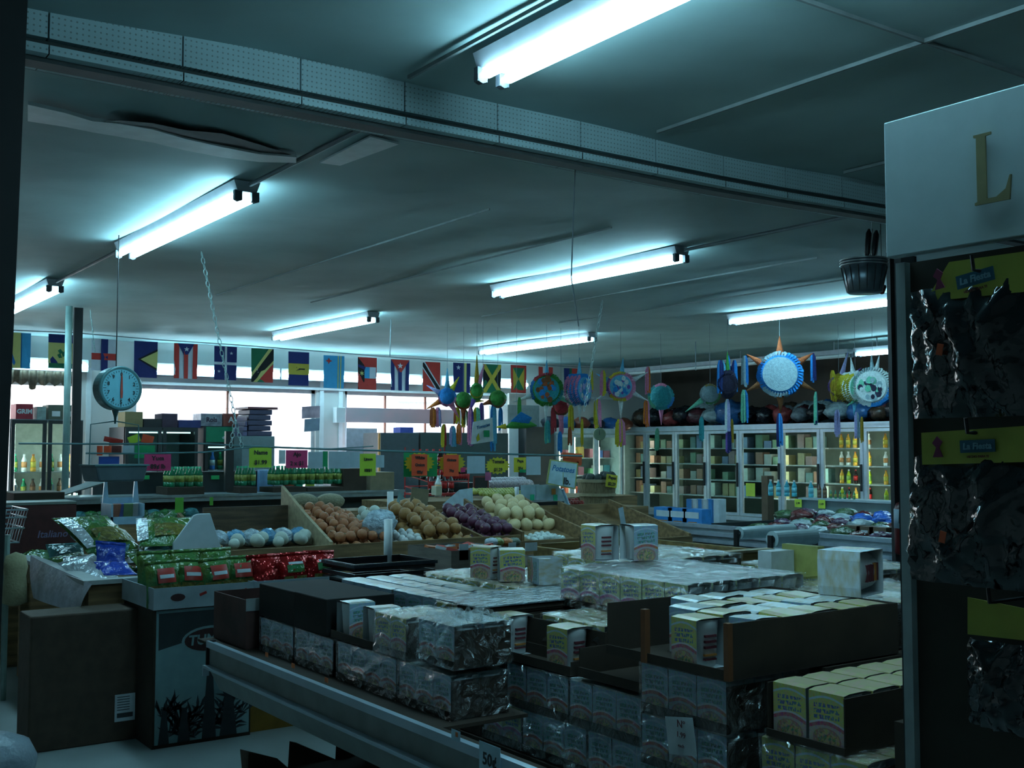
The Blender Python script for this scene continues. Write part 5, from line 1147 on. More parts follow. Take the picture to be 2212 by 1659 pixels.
# freezer on the window wall by the corner
Yf = 13.55; xs = [PY(px, 935, Yf).x for px in (1198, 1231, 1284, 1340)]
t = thing('corner_freezer', 'white-framed glass-door cooler in the far corner behind the bushel basket', 'freezer', (0, Yf, 0))
MB().box(xs[0], xs[-1], 0, .7, 0, .62).box(xs[0], xs[-1], 0, .7, 1.83, 1.9).box(xs[0], xs[-1], .6, .7, .62, 1.83).box(xs[0], xs[0] + .03, 0, .7, .62, 1.83).box(xs[-1] - .03, xs[-1], 0, .7, .62, 1.83).build('casing', M('freezer_casing_pale', (.3, .42, .42), .5), t)
m_frw = M('freezer_frame_white', (.62, .68, .70), .35)
MB().box(xs[0], xs[-1], -.03, .0, 1.84, 1.92).build('top_trim', m_frw, t)
for k in range(3):
    a, b = xs[k], xs[k + 1]
    d = MB().box(a, a + .05, -.04, 0, .62, 1.82).box(b - .03, b, -.04, 0, .62, 1.82).box(a + .05, b - .03, -.04, 0, 1.78, 1.82).build('door', m_frw, t)
    MB().box(a + .05, b - .03, -.022, -.016, .64, 1.78).build('glass', m_gls, d)
    for z in (.9, 1.18, 1.45): MB().box(a + .02, b - .02, .12, .58, z, z + .015).build('shelf', m_shw, t)
    MB().tube([(a + .16, .08, .66), (a + .16, .08, 1.78)], .006, 8).build('lamp', m_lp, t)
    for z in (.915, 1.195, 1.465):
        for i in range(3):
            w = (b - a - .1) / 3
            tag(MB().box(-w * .42, w * .42, 0, .15, 0, R.uniform(.08, .18)).build('frozen_package', W(*PAL[R.randrange(8)]), loc=(a + .06 + w * (i + .5), Yf + .2, z)), 'coloured package in the white-framed corner cooler', 'package', 'packages in the corner cooler')
# bags heaped on top of the freezers
cols = [('black', (.015, .015, .02)), ('maroon', (.10, .025, .035)), ('brown', (.08, .045, .03)), ('grey', (.22, .25, .28)), ('blue', (.03, .12, .32)), ('red', (.30, .05, .05)), ('clear', (.35, .45, .48))]
for k in range(46):
    y = edges[-1] + .9 + (edges[0] - edges[-1] - 1.1) * (k + .5) / 46
    nm_, c = cols[(k * 5 + k // 3) % 7 if k % 4 else (k // 4) % 3]
    r_ = R.uniform(.13, .2)
    lump('plastic_bag', '%s bag in the long heap on top of the right wall freezers' % nm_, M('bag_' + nm_, c, .25, var=.5, scale=12, bump=.8, bscale=14), (XF + .22 + .22 * (k % 3), y, FZT + .07 + r_ * .95), r_, (1, R.uniform(.9, 1.5), R.uniform(.6, 1.0)), 'bag', '%s bags on top of the freezers' % nm_, wob=.17, rz=R.uniform(0, 3))
for k in range(6):
    nm_, c = (('dark', (.02, .03, .05)), ('blue', (.03, .14, .4)), ('rust', (.28, .07, .04)))[k % 3]
    lump('plastic_bag', '%s bag on top of the corner cooler' % nm_, M('bag2_' + nm_, c, .3, bump=.6, bscale=14), (xs[0] + .15 + k * .3, Yf + .3, 2.0), .14, (1.1, 1, .75), 'bag', '%s bags on the corner cooler' % nm_)
# ---- centre right island: slanting dark bins
t = thing('dark_bin_stand', 'dark slanting wooden bins right of the egg bin', 'bin stand', (0, 0, 0))
x0_, x1_ = PY(1262, 1, 7.2).x + .05, PY(1480, 1, 7.2).x
MB().add([(x0_, 7.2, .72), (x1_, 7.2, .72), (x1_, 8.3, .98), (x0_, 8.3, .98)], [(0, 1, 2, 3)]).box(x0_, x1_, 7.17, 7.2, 0, .84).box(x0_, x1_, 8.3, 8.33, 0, 1.08).build('body', m_wood, t)
for x in (x0_, (x0_ + x1_) / 2 - .05, x1_): MB().prism([(7.2, .6), (8.3, .9), (8.3, 1.12), (7.2, .86)], 'x', x - .012, x + .012).build('divider', m_wood, t)
tag(MB().box(0, .5, 0, .35, 0, .05).build('black_tray', m_black, loc=(x0_ + .12, 8.36, 1.06)), 'empty black tray at the back of the dark slanting bins', 'tray')
tag(MB().box(-.025, .025, 0, .004, 0, .16).build('price_card', M('card_paleblue', (.45, .58, .65), .6), loc=tuple(PY(1348, 1138, 7.0)), rot=(0, rad(-12), 0)), 'slanting pale blue card beside the right standing cup', 'card')
bx('card_table', 'low dark table under the slanting pale card', 'table', PY(1300, 1, 6.9).x, PY(1400, 1, 6.9).x, 6.85, 7.15, 0, PY(1348, 1138, 7.0).z, m_cardd)
# wooden bin with yellow-brown front board
Yw = 5.35; a = PY(1395, 1185, Yw); b = PY(1668, 1178, Yw)
t = thing('low_wooden_bin', 'low yellow-brown wooden bin behind the large wrapped noodle case', 'bin', (a.x, Yw, 0)); w = b.x - a.x
m_yw = M('yellow_brown_board', (.22, .14, .045), .6, var=.5, scale=2.5, stretch=(1, 6, 14))
MB().box(0, w, 0, .04, .5, .90).box(w - .04, w, .04, 1.2, .5, .90).box(0, .04, .04, 1.2, .5, .90).box(.04, w - .04, 1.16, 1.2, .5, .92).build('side_board', m_yw, t)
MB().box(.04, w - .04, .04, 1.16, .5, .8).build('bottom_board', m_wood, t)
MB().box(-.0, w, -.02, .06, .90, .915).build('rim', m_ply, t)
for x in (.04, w - .1): MB().box(x, x + .07, .02, .08, 0, .5).box(x, x + .07, 1.1, 1.16, 0, .5).build('leg', m_wood, t)
for i in range(9):
    for j in range(3): tag(MB().cbox((0, 0, 0), (.11, .09, .03)).build('packet', (m_whl, m_redl, M('pk_blue', (.2, .35, .55), .4))[(i * 2 + j) % 3], loc=(a.x + .32 + i * .125, Yw + .4 + j * .24, .83 + R.uniform(0, .03)), rot=(R.uniform(-.2, .2), R.uniform(-.2, .2), R.uniform(0, 3))), 'red, white or blue packet in the low wooden bin', 'packet', 'packets in the low wooden bin')
bx('slanted_plank', 'dark tan plank box standing in the left of the low wooden bin', 'box', a.x + .06, a.x + .3, Yw + .3, Yw + .75, .8, 1.0, M('dark_plank', (.10, .065, .035), .7))
# ---- meat case with pale rails
XM = PZ(1405, 1126, .92).x
t = thing('meat_case', 'open refrigerated meat case with pale metal rails at the right', 'refrigerated case', (XM, 0, 0))
y0_, y1_ = 4.4, PX(1405, 1126, XM).y
XR = 1.75
MB().box(0, XR, y0_, y1_, 0, .80).build('body', M('case_greyblue', (.12, .17, .19), .45), t)
for z, dx in ((.92, -.04), (.86, -.07), (.80, -.09)): MB().box(dx, .03, y0_, y1_, z - .02, z + .012).build('rail', M('rail_pale_steel', (.42, .48, .56), .25, metal=.4, var=.2), t)
MB().box(-.02, .03, y0_, y1_, .74, .9).build('front_wall', m_ledge, t)
zl = PX(1750, 1080, XM + XR).z
MB().box(XR, XR + .06, y0_, y1_ - .3, .8, zl).build('back_panel', M('case_back_grey', (.13, .19, .20), .35, var=.3, scale=3), t)
MB().box(XR - .02, XR + .25, y0_, y1_ - .3, zl, zl + .02).build('back_ledge', M('ledge_pale', (.36, .44, .48), .3), t)
MB().box(.0, XR + .06, y1_ - .34, y1_ - .3, .8, .90).build('end_panel', m_cool, t)
m_ylg = M('neon_yellow_note', (.48, .62, .05), .6, var=.1)
def xnote(px, py, w, h, X, mat, lab, lines=None, size=.03):
    q = PX(px, py, X); t = thing('price_note', lab, 'note', tuple(q), -math.pi / 2)
    MB().box(-w / 2, w / 2, 0, .003, -h / 2, h / 2).build('paper', mat, t)
    if lines:
        for i, s_ in enumerate(lines): text_mb(s_, size, .0008, 0, .001).xf(T((0, -.003, h * (.5 - (i + .5) / len(lines))))).build('writing', m_dark, t)
xnote(1724, 1087, .09, .08, XM + XR - .03, m_ylg, 'small yellow-green price note, left one on the grey panel', ['2.99'])
xnote(1775, 1089, .085, .085, XM + XR - .03, m_ylg, 'small yellow-green price note, right one on the grey panel', ['3.49'])
q = PX(1621, 1057, XM + XR); xnote(1621, 1058, .13, .14, XM + XR + .06, m_ylg, 'square yellow-green note at the corner of the grey panel')
for k, px in enumerate((1665, 1682, 1700, 1716, 1752)): q = PX(px, 1076, XM + XR + .1); bottle('cyan bottle standing on the pale ledge of the meat case', (q.x, q.y, zl + .02), .17, 'c', 'cyan bottles on the ledge')
for px in (1770, 1782): q = PX(px, 1076, XM + XR + .1); bottle('brown bottle standing on the pale ledge beside the cyan ones', (q.x, q.y, zl + .02), .14, 'b', 'brown bottles on the ledge')
for px in (1795, 1805, 1815, 1825, 1835, 1845): q = PX(px, 1076, XM + XR + .1); bottle('tiny jar-like bottle at the right end of the pale ledge', (q.x, q.y, zl + .02), .08, 'g', 'tiny bottles on the ledge')
q = PX(1640, 1070, XM + XR + .2); bx('tall_carton', 'tall brown carton behind the pale ledge', 'carton', q.x + .1, q.x + .2, q.y - .03, q.y + .06, 0, PX(1640, 1028, XM + XR + .2).z, M('carton_brown2', (.12, .08, .05), .7))
m_bb = M('blue_box_print', (.04, .25, .62), .35, var=.2)
def boxprint(px, py, X, w, h, lab, grp=None):
    q = PX(px, py, X); t = thing('blue_box', lab, 'box', (q.x, q.y, .86), 0, grp)
    MB().box(0, .12, -w / 2, w / 2, 0, h).build('body', m_bb, t); MB().box(-.003, 0, -w * .35, w * .35, h * .55, h * .85).build('white_label', m_whl, t); MB().box(-.003, 0, -w * .25, w * .2, h * .08, h * .38).build('picture', m_inko, t)
bx('shelf_insert', 'grey shelf insert inside the meat case', 'shelf', XM + .04, XM + XR - .02, y0_ + .1, y1_ - .4, .803, .857, m_ledge)
for k, px in enumerate((1432, 1463, 1495)): boxprint(px, 1126, XM + .12, .25, .19, 'bright blue box with an orange picture, %s of the front three' % ('left', 'middle', 'right')[k])
for k in range(6):
    px = 1490 + k * 11; q = PX(px, 1100, XM + .75)
    bx('striped_carton', 'blue and white striped upright carton in the meat case', 'carton', q.x, q.x + .1, q.y - .05, q.y + .05, .858, PX(px, 1078, XM + .75).z, (m_bb, m_whl)[k % 2], 'striped upright cartons')
m_mt = [('purple', (.10, .04, .09)), ('dark red', (.15, .03, .03)), ('green', (.06, .12, .05)), ('clear', (.4, .48, .5)), ('bright blue', (.02, .12, .55))]
kk = 0
for j in range(5):
    for i in range(13):
        y = y1_ - .75 - i * .21; x = XM + .22 + j * .28
        if y < y0_ + .3: continue
        pxx = i + j
        nm_, c = m_mt[4] if (j >= 3 and 3 < i < 9) else m_mt[(i * 3 + j * 2) % 4]
        if i < 2 and j < 3: continue
        lump('meat_package', '%s wrapped package in the meat case' % nm_, M('mp_' + nm_.replace(' ', ''), c, .2, var=.5, scale=14, bump=.8, bscale=20), (x + R.uniform(-.03, .03), y + R.uniform(-.03, .03), .91 + .02 * j), R.uniform(.08, .12), (1, R.uniform(.8, 1.3), R.uniform(.4, .62)), 'package', '%s wrapped packages in the meat case' % nm_, wob=.16, rz=R.uniform(0, 3)); kk += 1
for k in range(3):
    q = PX(1840 + k * 28, 1156, XM + .35); t = thing('brown_carton', 'small brown carton with white label at the near end of the meat case', 'carton', (q.x, q.y, .858), 0, 'brown cartons in the meat case')
    MB().box(0, .14, -.08, .08, 0, .12).build('body', M('carton_brown2', (.12, .08, .05), .7), t); MB().box(-.003, 0, -.03, .03, .04, .09).build('label', m_whl, t)
# plastic bag rolls on holders
for k, (a, b, r_, lab) in enumerate((((1596, 1152), (1712, 1134), .05, 'white plastic roll on a holder, left and farther of the two'), ((1668, 1165), (1757, 1149), .062, 'white plastic roll on a holder, right and nearer of the two'))):
    Yr = 6.15 - .35 * k; A = PY(*a, Yr); B_ = PY(*b, Yr); B_.z = A.z
    t = thing('bag_roll', lab, 'plastic roll', tuple(A)); L = (B_ - A)
    MB().tube([(0, 0, 0), tuple(L)], r_, 20).build('roll', M('roll_pale', (.42, .52, .54), .25, var=.15), t, smooth=False)
    MB().tube([tuple(-L * .04), tuple(L * .01)], r_ * .45, 12).build('core', m_dark, t)
    MB().tube([tuple(-L * .06), tuple(L * 1.05)], .01, 8).build('axle', m_steel, t)
    for e in (-.045, 1.04): MB().box(-.01, .01, -.02, .02, .80 - A.z if False else -.20, .03).build('bracket', m_black, t, loc=tuple(L * e))
x0_ = PY(1590, 1, 6.0).x
bx('steel_counter', 'pale steel counter under the plastic rolls', 'counter', PY(1668, 1, 5.3).x + .05, XM - .15, 5.3, 6.35, 0, .80, M('counter_steel', (.26, .34, .36), .3, metal=.3, var=.2, scale=3), bevel=.02)
for k in range(3): bx('steel_rail', 'long pale steel rail in front of the meat case, %s' % ('lowest', 'middle', 'highest')[k], 'rail', XM - .13 + .0, XM - .10, 4.4, 6.3, .60 + .07 * k, .63 + .07 * k, M('rail_pale_steel', (.42, .48, .56), .25, metal=.4), bevel=.008)
# ================================================================ hanging things: flags, price notes, scales, pinatas
FC = {k: M('flag_' + k, H(v), .75, var=.08) for k, v in dict(navy='1E2A6B', blue='1C6FB8', sky='3E9FD4', red='C23A34', green='1E6E4E', yel='C9C277', white='C9CEDA', black='15161C', gold='B9A640', teal='2F7F8F', pink='C0506A').items()}
FK = list(FC)
def flag(px0, px1, py0, py1, shapes, lab, base, Y=13.3):
    a, b = PY(px0, py0, Y), PY(px1, py0, Y); w = b.x - a.x; h = a.z - PY(px0, py1, Y).z
    t = thing('flag', lab, 'flag', (a.x, Y, a.z), 0, None)
    def wob(x, z, e): return (x, .012 * math.sin(x * 14 + z * 6) * (-z / h) - e, z)
    mb = MB(); N = 6
    for j in range(N + 1):
        for i in range(N + 1): mb.v.append(wob(w * i / N, -h * j / N, 0))
    for j in range(N):
        for i in range(N): mb.f.append((j * (N + 1) + i, j * (N + 1) + i + 1, (j + 1) * (N + 1) + i + 1, (j + 1) * (N + 1) + i)); mb.m.append(0); mb.uv.append([(0, 0)] * 4)
    mats = [FC[base]]; k = 1
    for c, poly in shapes:
        if FC[c] not in mats: mats.append(FC[c])
        mi = mats.index(FC[c]); pts = [wob(u * w, -v * h, .002 * k) for u, v in poly]
        if len(pts) > 5: cx_ = sum(p[0] for p in pts) / len(pts); cz_ = sum(p[2] for p in pts) / len(pts); mb.add([(cx_, pts[0][1], cz_)] + pts, [(0, 1 + i, 1 + (i + 1) % len(pts)) for i in range(len(pts))], mi)
        else: mb.add(pts, [tuple(range(len(pts)))], mi)
        k += 1
    mb.build('cloth', mats, t)
    return t
def rc(a, b, c, d): return [(a, b), (c, b), (c, d), (a, d)]
def star(x, y, r, n=5, asp=.63): return [(x + (r if k % 2 == 0 else r * .42) * math.sin(math.pi * k / n), y - asp * (r if k % 2 == 0 else r * .42) * math.cos(math.pi * k / n)) for k in range(2 * n)]
flag(28, 67, 718, 795, [('yel', rc(0, 0, .45, 1)), ('sky', rc(.5, 0, 1, 1))], 'blue and yellow flag partly hidden by the dark column at the far left', 'blue')
flag(105, 163, 721, 795, [('yel', rc(0, .25, 1, .85)), ('green', [(.35, .48), (.5, .4), (.6, .5), (.45, .58)]), ('green', [(.5, .55), (.62, .48), (.7, .6), (.55, .66)]), ('green', [(.33, .6), (.45, .56), (.52, .68), (.4, .7)]), ('green', rc(0, .85, 1, 1))], 'navy, pale yellow and green flag with green diamonds beside the grey post', 'navy')
flag(198, 252, 731, 800, [('red', rc(0, .45, 1, .66)), ('navy', rc(.38, 0, .66, 1))], 'white flag with a red band crossed by a navy stripe above the big scale', 'white')
flag(290, 341, 736, 815, [('black', [(.15, .5), (1, .2), (1, .8)]), ('yel', [(.28, .5), (1, .26), (1, .74)]), ('green', [(.5, .5), (.75, .4), (.75, .6)])], 'navy flag with a yellow triangle pointing left', 'navy')
flag(376, 427, 741, 817, [('red', rc(0, 0, .22, 1)), ('red', rc(.42, 0, .6, 1)), ('red', rc(.8, 0, 1, 1)), ('navy', [(.15, 0), (.85, 0), (.55, .37), (.45, .37)]), ('white', star(.53, .16, .12))], 'red and white striped flag with a blue triangle and white star', 'white')
flag(463, 512, 747, 820, [('white', rc(.46, 0, .56, 1)), ('white', rc(0, .47, 1, .55)), ('white', star(.75, .2, .08)), ('white', star(.2, .75, .08))], 'blue flag with a thin white cross behind the hanging chain', 'navy')
flag(543, 591, 752, 825, [('red', [(1, .45), (1, 1), (.1, 1)]), ('yel', [(0, .75), (.78, 0), (1, 0), (1, .42), (.25, 1), (0, 1)]), ('black', [(0, .86), (.95, 0), (1, 0), (1, .34), (.08, 1), (0, 1)]), ('white', star(.68, .35, .13)), ('white', star(.35, .66, .13))], 'green and red flag with a black diagonal band and two white stars', 'green')
flag(623, 668, 759, 832, [('gold', rc(0, .35, 1, .68)), ('black', [(.35, .45), (.75, .5), (.35, .57), (.5, .51)]), ('black', rc(.5, .49, .8, .53))], 'navy flag with a gold band and small black trident', 'navy')
flag(699, 744, 767, 838, [('yel', rc(.68, 0, .73, 1)), ('yel', rc(.8, 0, .85, 1)), ('red', star(.25, .17, .16, 4))], 'sky blue flag with two thin yellow stripes and a red star', 'sky')
flag(773, 814, 771, 841, [('black', [(0, 0), (0, 1), (.35, .75), (.35, .25)]), ('sky', rc(.35, .3, .62, .65)), ('white', rc(.62, .3, .95, .65)), ('yel', star(.2, .5, .14, 6)), ('navy', [(0, .22), (.4, .3), (.35, .4), (0, .3)])], 'red flag with black, blue and white wedge and a small yellow sun', 'red')
flag(844, 884, 776, 843, [('navy', rc(0, .0, .2, 1)), ('navy', rc(.4, .0, .6, 1)), ('navy', rc(.8, .0, 1, 1)), ('red', [(0, 0), (1, 0), (.5, .48)]), ('white', star(.5, .2, .16))], 'blue and white striped flag with a red triangle and star', 'white')
flag(913, 951, 781, 845, [('white', [(0, 0), (.12, 0), (1, .82), (1, 1), (.86, 1), (0, .22)]), ('black', [(0, .05), (.06, .02), (1, .87), (1, .97), (.92, 1), (0, .17)])], 'red flag with a black diagonal edged in white', 'red')
flag(979, 1016, 783, 848, [('yel', rc(.64, 0, .78, 1)), ('white', star(.3, .16, .14))], 'navy flag with one yellow vertical stripe and a small star', 'navy')
flag(1043, 1082, 786, 848, [('black', [(0, .12), (.42, .5), (0, .88)]), ('black', [(1, .12), (.58, .5), (1, .88)]), ('gold', [(0, 0), (.14, 0), (1, .9), (1, 1), (.86, 1), (0, .1)]), ('gold', [(1, 0), (.86, 0), (0, .9), (0, 1), (.14, 1), (1, .1)])], 'green and black flag with a yellow diagonal cross', 'green')
flag(1103, 1137, 788, 848, [('green', rc(.14, .1, .86, .9)), ('gold', [(.14, .1), (.5, .5), (.14, .9)]), ('gold', [(.86, .1), (.5, .5), (.86, .9)])], 'red-bordered green and yellow flag left of the round green pinata', 'red')
flag(1163, 1194, 792, 850, [('red', rc(0, 0, .3, 1)), ('red', rc(.7, 0, 1, 1)), ('red', star(.5, .5, .3))], 'red and white flag behind the round green pinata', 'white')
flag(1218, 1252, 795, 850, [('navy', rc(0, 0, .35, 1)), ('red', rc(.5, 0, 1, .45))], 'green flag with red and navy blocks behind the narrow pinata', 'green')
pts = [PY(px, py - 2, 13.3) for px, py in ((20, 715), (163, 721), (341, 736), (512, 747), (668, 759), (814, 771), (951, 781), (1082, 786), (1252, 795), (1330, 797))]
tag(MB().tube(pts, .006, 6).build('flag_string', m_cond), 'thin cord carrying the row of flags', 'cord')
# ---- cable with price notes
YN = 9.0
def cab(p, lab, r=.007, Y=YN, name='cable'): tag(MB().tube([PY(x, y, Y) for x, y in p], r, 6).build(name, M('cable_teal', (.10, .22, .24), .5)), lab, 'cable')
cab([(40, 958), (180, 959), (430, 958), (560, 965)], 'upper thin cable at the left above the price notes')
cab([(185, 979), (300, 980), (440, 977), (545, 966)], 'lower thin cable at the left carrying the magenta note')
cab([(540, 964), (700, 970), (900, 976), (1100, 981), (1258, 985)], 'taut cable carrying the row of bright price notes', .009)
cab([(690, 971), (806, 964)], 'loose cable end beside the main cable', .005)
def rnote(x0, y0, x1, y1, mat, lab, lines=None, roll=0, burst=False, Y=YN, size=None):
    a, b = PY(x0, y1, Y), PY(x1, y0, Y)
    return note((x0 + x1) / 2, (y0 + y1) / 2, b.x - a.x, b.z - a.z, Y, mat, lab, lines, roll, burst, size=size)
m_mag = M('magenta_note', H('C9386F'), .6, var=.1); m_lim = M('lime_note', H('A8C838'), .6, var=.1); m_ong = M('orange_note', H('E0522C'), .6, var=.1)
m_yel = M('yellow_burst', H('C0B42A'), .6, var=.1); m_grn = M('green_note', H('12905A'), .6, var=.1); m_pan_ = M('pale_note_back', (.36, .46, .52), .6, var=.1)
rnote(311, 981, 370, 1017, m_mag, 'magenta price note at the left end of the cables', ['Yuca', '89¢ lb'], size=.05)
rnote(538, 967, 587, 1010, m_lim, 'large lime green price note left of the centre', ['Name', '$1.99'], size=.05)
rnote(617, 972, 665, 1011, m_mag, 'dark pink price note right of the large lime note', ['Ajo', '2 x $1'], size=.05)
rnote(777, 980, 812, 1028, m_lim, 'tall narrow lime price note in front of the tan carton', ['Limon', '10/$1'], size=.035)
rnote(889, 981, 923, 1028, m_ong, 'orange price note over a yellow burst, left of the cola rack', ['White', 'Onion', '99¢'], size=.04)
rnote(958, 982, 991, 1029, m_ong, 'orange price note over a yellow burst, in front of the cola rack', ['Onions', '79¢'], size=.035)
rnote(875, 978, 937, 1022, m_yel, 'yellow starburst card behind the left orange note', burst=True, Y=YN + .08)
rnote(872, 975, 945, 1030, m_grn, 'green card behind the left starburst', Y=YN + .14)
rnote(948, 978, 1004, 1024, m_yel, 'yellow starburst card behind the right orange note', burst=True, Y=YN + .08)
rnote(995, 1010, 1005, 1020, m_mag, 'tiny pink note beside the right starburst', Y=YN + .05)
rnote(1050, 988, 1100, 1024, m_yel, 'yellow starburst price card hanging over the limes', ['Tomate', '$1.29'], burst=True, size=.045)
rnote(1110, 988, 1136, 1020, m_yel, 'narrow yellow price card right of the starburst over the limes', ['Papa', '59¢'], size=.04)
rnote(1048, 1020, 1061, 1038, M('bubblegum_note', H('D070A8'), .6), 'small pink note below the starburst over the limes', Y=YN + .3)
rnote(1122, 1014, 1136, 1021, m_grn, 'small green tag under the narrow yellow card', Y=YN - .02)
for x0, y0, x1, y1, s in ((665, 976, 698, 1012, 'right of the dark pink note'), (710, 975, 755, 1012, 'left of the tall lime note, wide'), (755, 976, 777, 1010, 'touching the tall lime note at its left'), (812, 983, 830, 1010, 'right of the tall lime note'),
                          (1009, 985, 1048, 1023, 'between the orange note and the yellow starburst'), (1137, 986, 1168, 1026, 'at the right end of the cable')):
    rnote(x0, y0, x1, y1, m_pan_, 'pale blank note back %s' % s)
rnote(697, 975, 708, 1008, m_grn, 'narrow green card between two pale notes')
rnote(602, 972, 617, 1002, m_whl, 'narrow white card left of the dark pink note')
rnote(277, 940, 303, 957, m_lim, 'small tilted lime note above the cables beside the scale', roll=-22)
rnote(306, 940, 332, 958, m_ong, 'small tilted orange-red note above the cables', roll=14)
rnote(291, 962, 335, 979, m_grn, 'dark green card on the upper cable')
rnote(290, 981, 312, 990, m_grn, 'small dark green card below the upper cable')
rnote(265, 962, 290, 979, m_pan_, 'pale blue card on the upper cable left of the green one')
rnote(224, 946, 266, 957, m_redl, 'tilted dark red card below the big scale', roll=11)
rnote(209, 963, 222, 984, m_ong, 'orange card at the left end of the upper cable')
rnote(224, 963, 241, 978, m_ong, 'small orange card beside the dark red one on the upper cable')
rnote(241, 963, 263, 978, M('oxblood_card', (.12, .02, .015), .6), 'dark oxblood card on the upper cable')
rnote(213, 986, 258, 1004, M('royal_blue_card', (.02, .08, .38), .6), 'royal blue card hanging over the scale pan', Y=YN + .05)
# ---- produce scale
def face_cam(p): return -math.atan2(p.x, p.y)
m_sc = M('scale_teal_enamel', (.07, .17, .18), .3, var=.2, scale=8); m_scf = M('scale_dial', (.16, .42, .50), .35, var=.08)
Ys = 7.2; c = PY(250, 840, Ys); rs = (PY(302, 840, Ys) - PY(204, 840, Ys)).length / 2 * math.cos(rad(14)) 
t = thing('hanging_scale', 'large round teal produce scale with red needle hanging at the left', 'scale', tuple(c), face_cam(c) + rad(24))
MB().lathe([(.0001, -.045), (rs * .9, -.045), (rs, -.03), (rs, .05), (rs * .93, .07), (.0001, .075)], 40).xf(RX(rad(90))).build('housing', m_sc, t, smooth=False)
MB().lathe([(rs * .86, -.0), (rs * 1.0, -.0), (rs * 1.03, .012), (rs * .97, .022), (rs * .86, .012)], 40).xf(T((0, -.062, 0)) @ RX(rad(90))).build('rim', m_sc, t, smooth=True)
MB().lathe([(.0001, 0), (rs * .88, 0), (rs * .88, .004), (.0001, .004)], 40).xf(T((0, -.074, 0)) @ RX(rad(90))).build('dial', m_scf, t)
tk = MB()
for k in range(40):
    a = 2 * math.pi * k / 40; l = .02 if k % 5 == 0 else .01
    tk.cbox((math.sin(a) * rs * .78, -.080, math.cos(a) * rs * .78), (.003, .001, l), 0, RY(a))
tk.build('tick_marks', m_dark, t)
for k in range(10):
    a = 2 * math.pi * k / 10; text_mb(str(k), .032, .0008, 0, .001).xf(T((math.sin(a) * rs * .64, -.081, math.cos(a) * rs * .64))).build('numeral', m_dark, t)
MB().prism([(-.008, -.02), (.008, -.02), (.005, rs * .5), (0, rs * .72), (-.005, rs * .5)], 'y', -.088, -.085).prism([(-.006, -rs * .45), (.006, -rs * .45), (.009, -.02), (-.009, -.02)], 'y', -.088, -.085).build('needle', M('needle_red', (.35, .06, .04), .5), t)
q = [PY(252, 897, Ys) - c, PY(252, 922, Ys) - c, PY(248, 962, Ys) - c]
q = [Vector((0, 0, -rs * 1.02)), Vector((0, 0, -rs * 1.3)), Vector((0, 0, -rs * 1.62))]
MB().tube([q[0] + Vector((0, 0, .02)), q[0], q[1], q[2]], [.03, .022, .01, .006], 10).build('hook', m_sc, t)
zp = PY(255, 1005, Ys).z - c.z
for s_ in (-1, 1): MB().tube([(s_ * .005, 0, -rs * 1.5), (s_ * .155, 0, -rs * 1.66), (s_ * .16, 0, zp)], .004, 6).build('pan_wire', m_sc, t)
MB().prism([(-.17, zp + .0), (.17, zp + .0), (.145, zp - .10), (-.145, zp - .10)], 'y', -.12, .12).build('pan', M('pan_dark_steel', (.10, .14, .16), .35, metal=.4), t, bevel=.012)
MB().box(-.175, .175, -.125, .125, zp - .004, zp + .006).build('pan_rim', m_sc, t)
MB().tube([(0, 0, rs), (0, .0, CEIL - c.z + .01)], .004, 6).build('suspension_wire', m_dark, t)
Yb = 9.3; c = PY(1295, 938, Yb)
t = thing('small_scale', 'small round olive scale hanging near the corner cooler', 'scale', tuple(c), face_cam(c))
MB().lathe([(.0001, -.03), (.062, -.03), (.068, 0), (.062, .03), (.0001, .03)], 24).xf(RX(rad(90))).build('housing', M('scale_olive', (.12, .17, .10), .5), t)
MB().box(-.003, .003, -.034, -.031, -.01, .045).build('needle', m_dark, t)
MB().tube([(0, 0, -.066), (0, 0, -.14)], .008, 6).build('hook', m_dark, t)
MB().tube([(0, 0, .066), (-.05, 0, .42)], .004, 6).build('suspension_wire', m_cond, t)
# ---- chains
def chain(a, b, lab, n=None, r=.012, parent=None):
    L = (b - a).length; n = n or max(6, int(L / .04)); d = (b - a).normalized(); mb = MB()
    s_ = Vector((1, 0, 0)); u = (s_ - d * s_.dot(d)).normalized(); v = d.cross(u)
    for k in range(n):
        p = a.lerp(b, (k + .5) / n); ax = u if k % 2 else v; h = L / n * .62
        ring = [p + d * (h * math.cos(x)) + ax * (r * math.sin(x)) for x in [2 * math.pi * i / 8 for i in range(9)]]
        mb.tube(ring, .0028, 4, cap=False)
    return tag(mb.build('hanging_chain', M('chain_pale_green', (.30, .42, .42), .4, metal=.3)), lab, 'chain')
a = PZ(435, 545, CEIL - .01); b = PY(508, 905, a.y); chain(a, b, 'pale chain slanting down from the ceiling right of the big scale')
chain(b, PY(498, 966, a.y), 'left branch at the lower end of the slanting left chain'); chain(b, PY(523, 966, a.y), 'right branch at the lower end of the slanting left chain')
a2 = PZ(1301, 650, CEIL - .01); b2 = PY(1262, 888, a2.y); chain(a2, b2, 'pale chain slanting down in front of the narrow pinata')
a3 = PZ(195, 670, CEIL - .01); chain(a3, PY(205, 760, a3.y), 'short thin chain beside the dark post at the left', r=.006)
tag(MB().box(-.04, .04, -.02, .02, 0, .56).build('black_board_post', m_cool, loc=(PY(509, 1, 10.2).x, 10.2, PY(509, 1060, 10.2).z)), 'black upright board below the slanting left chain', 'post')
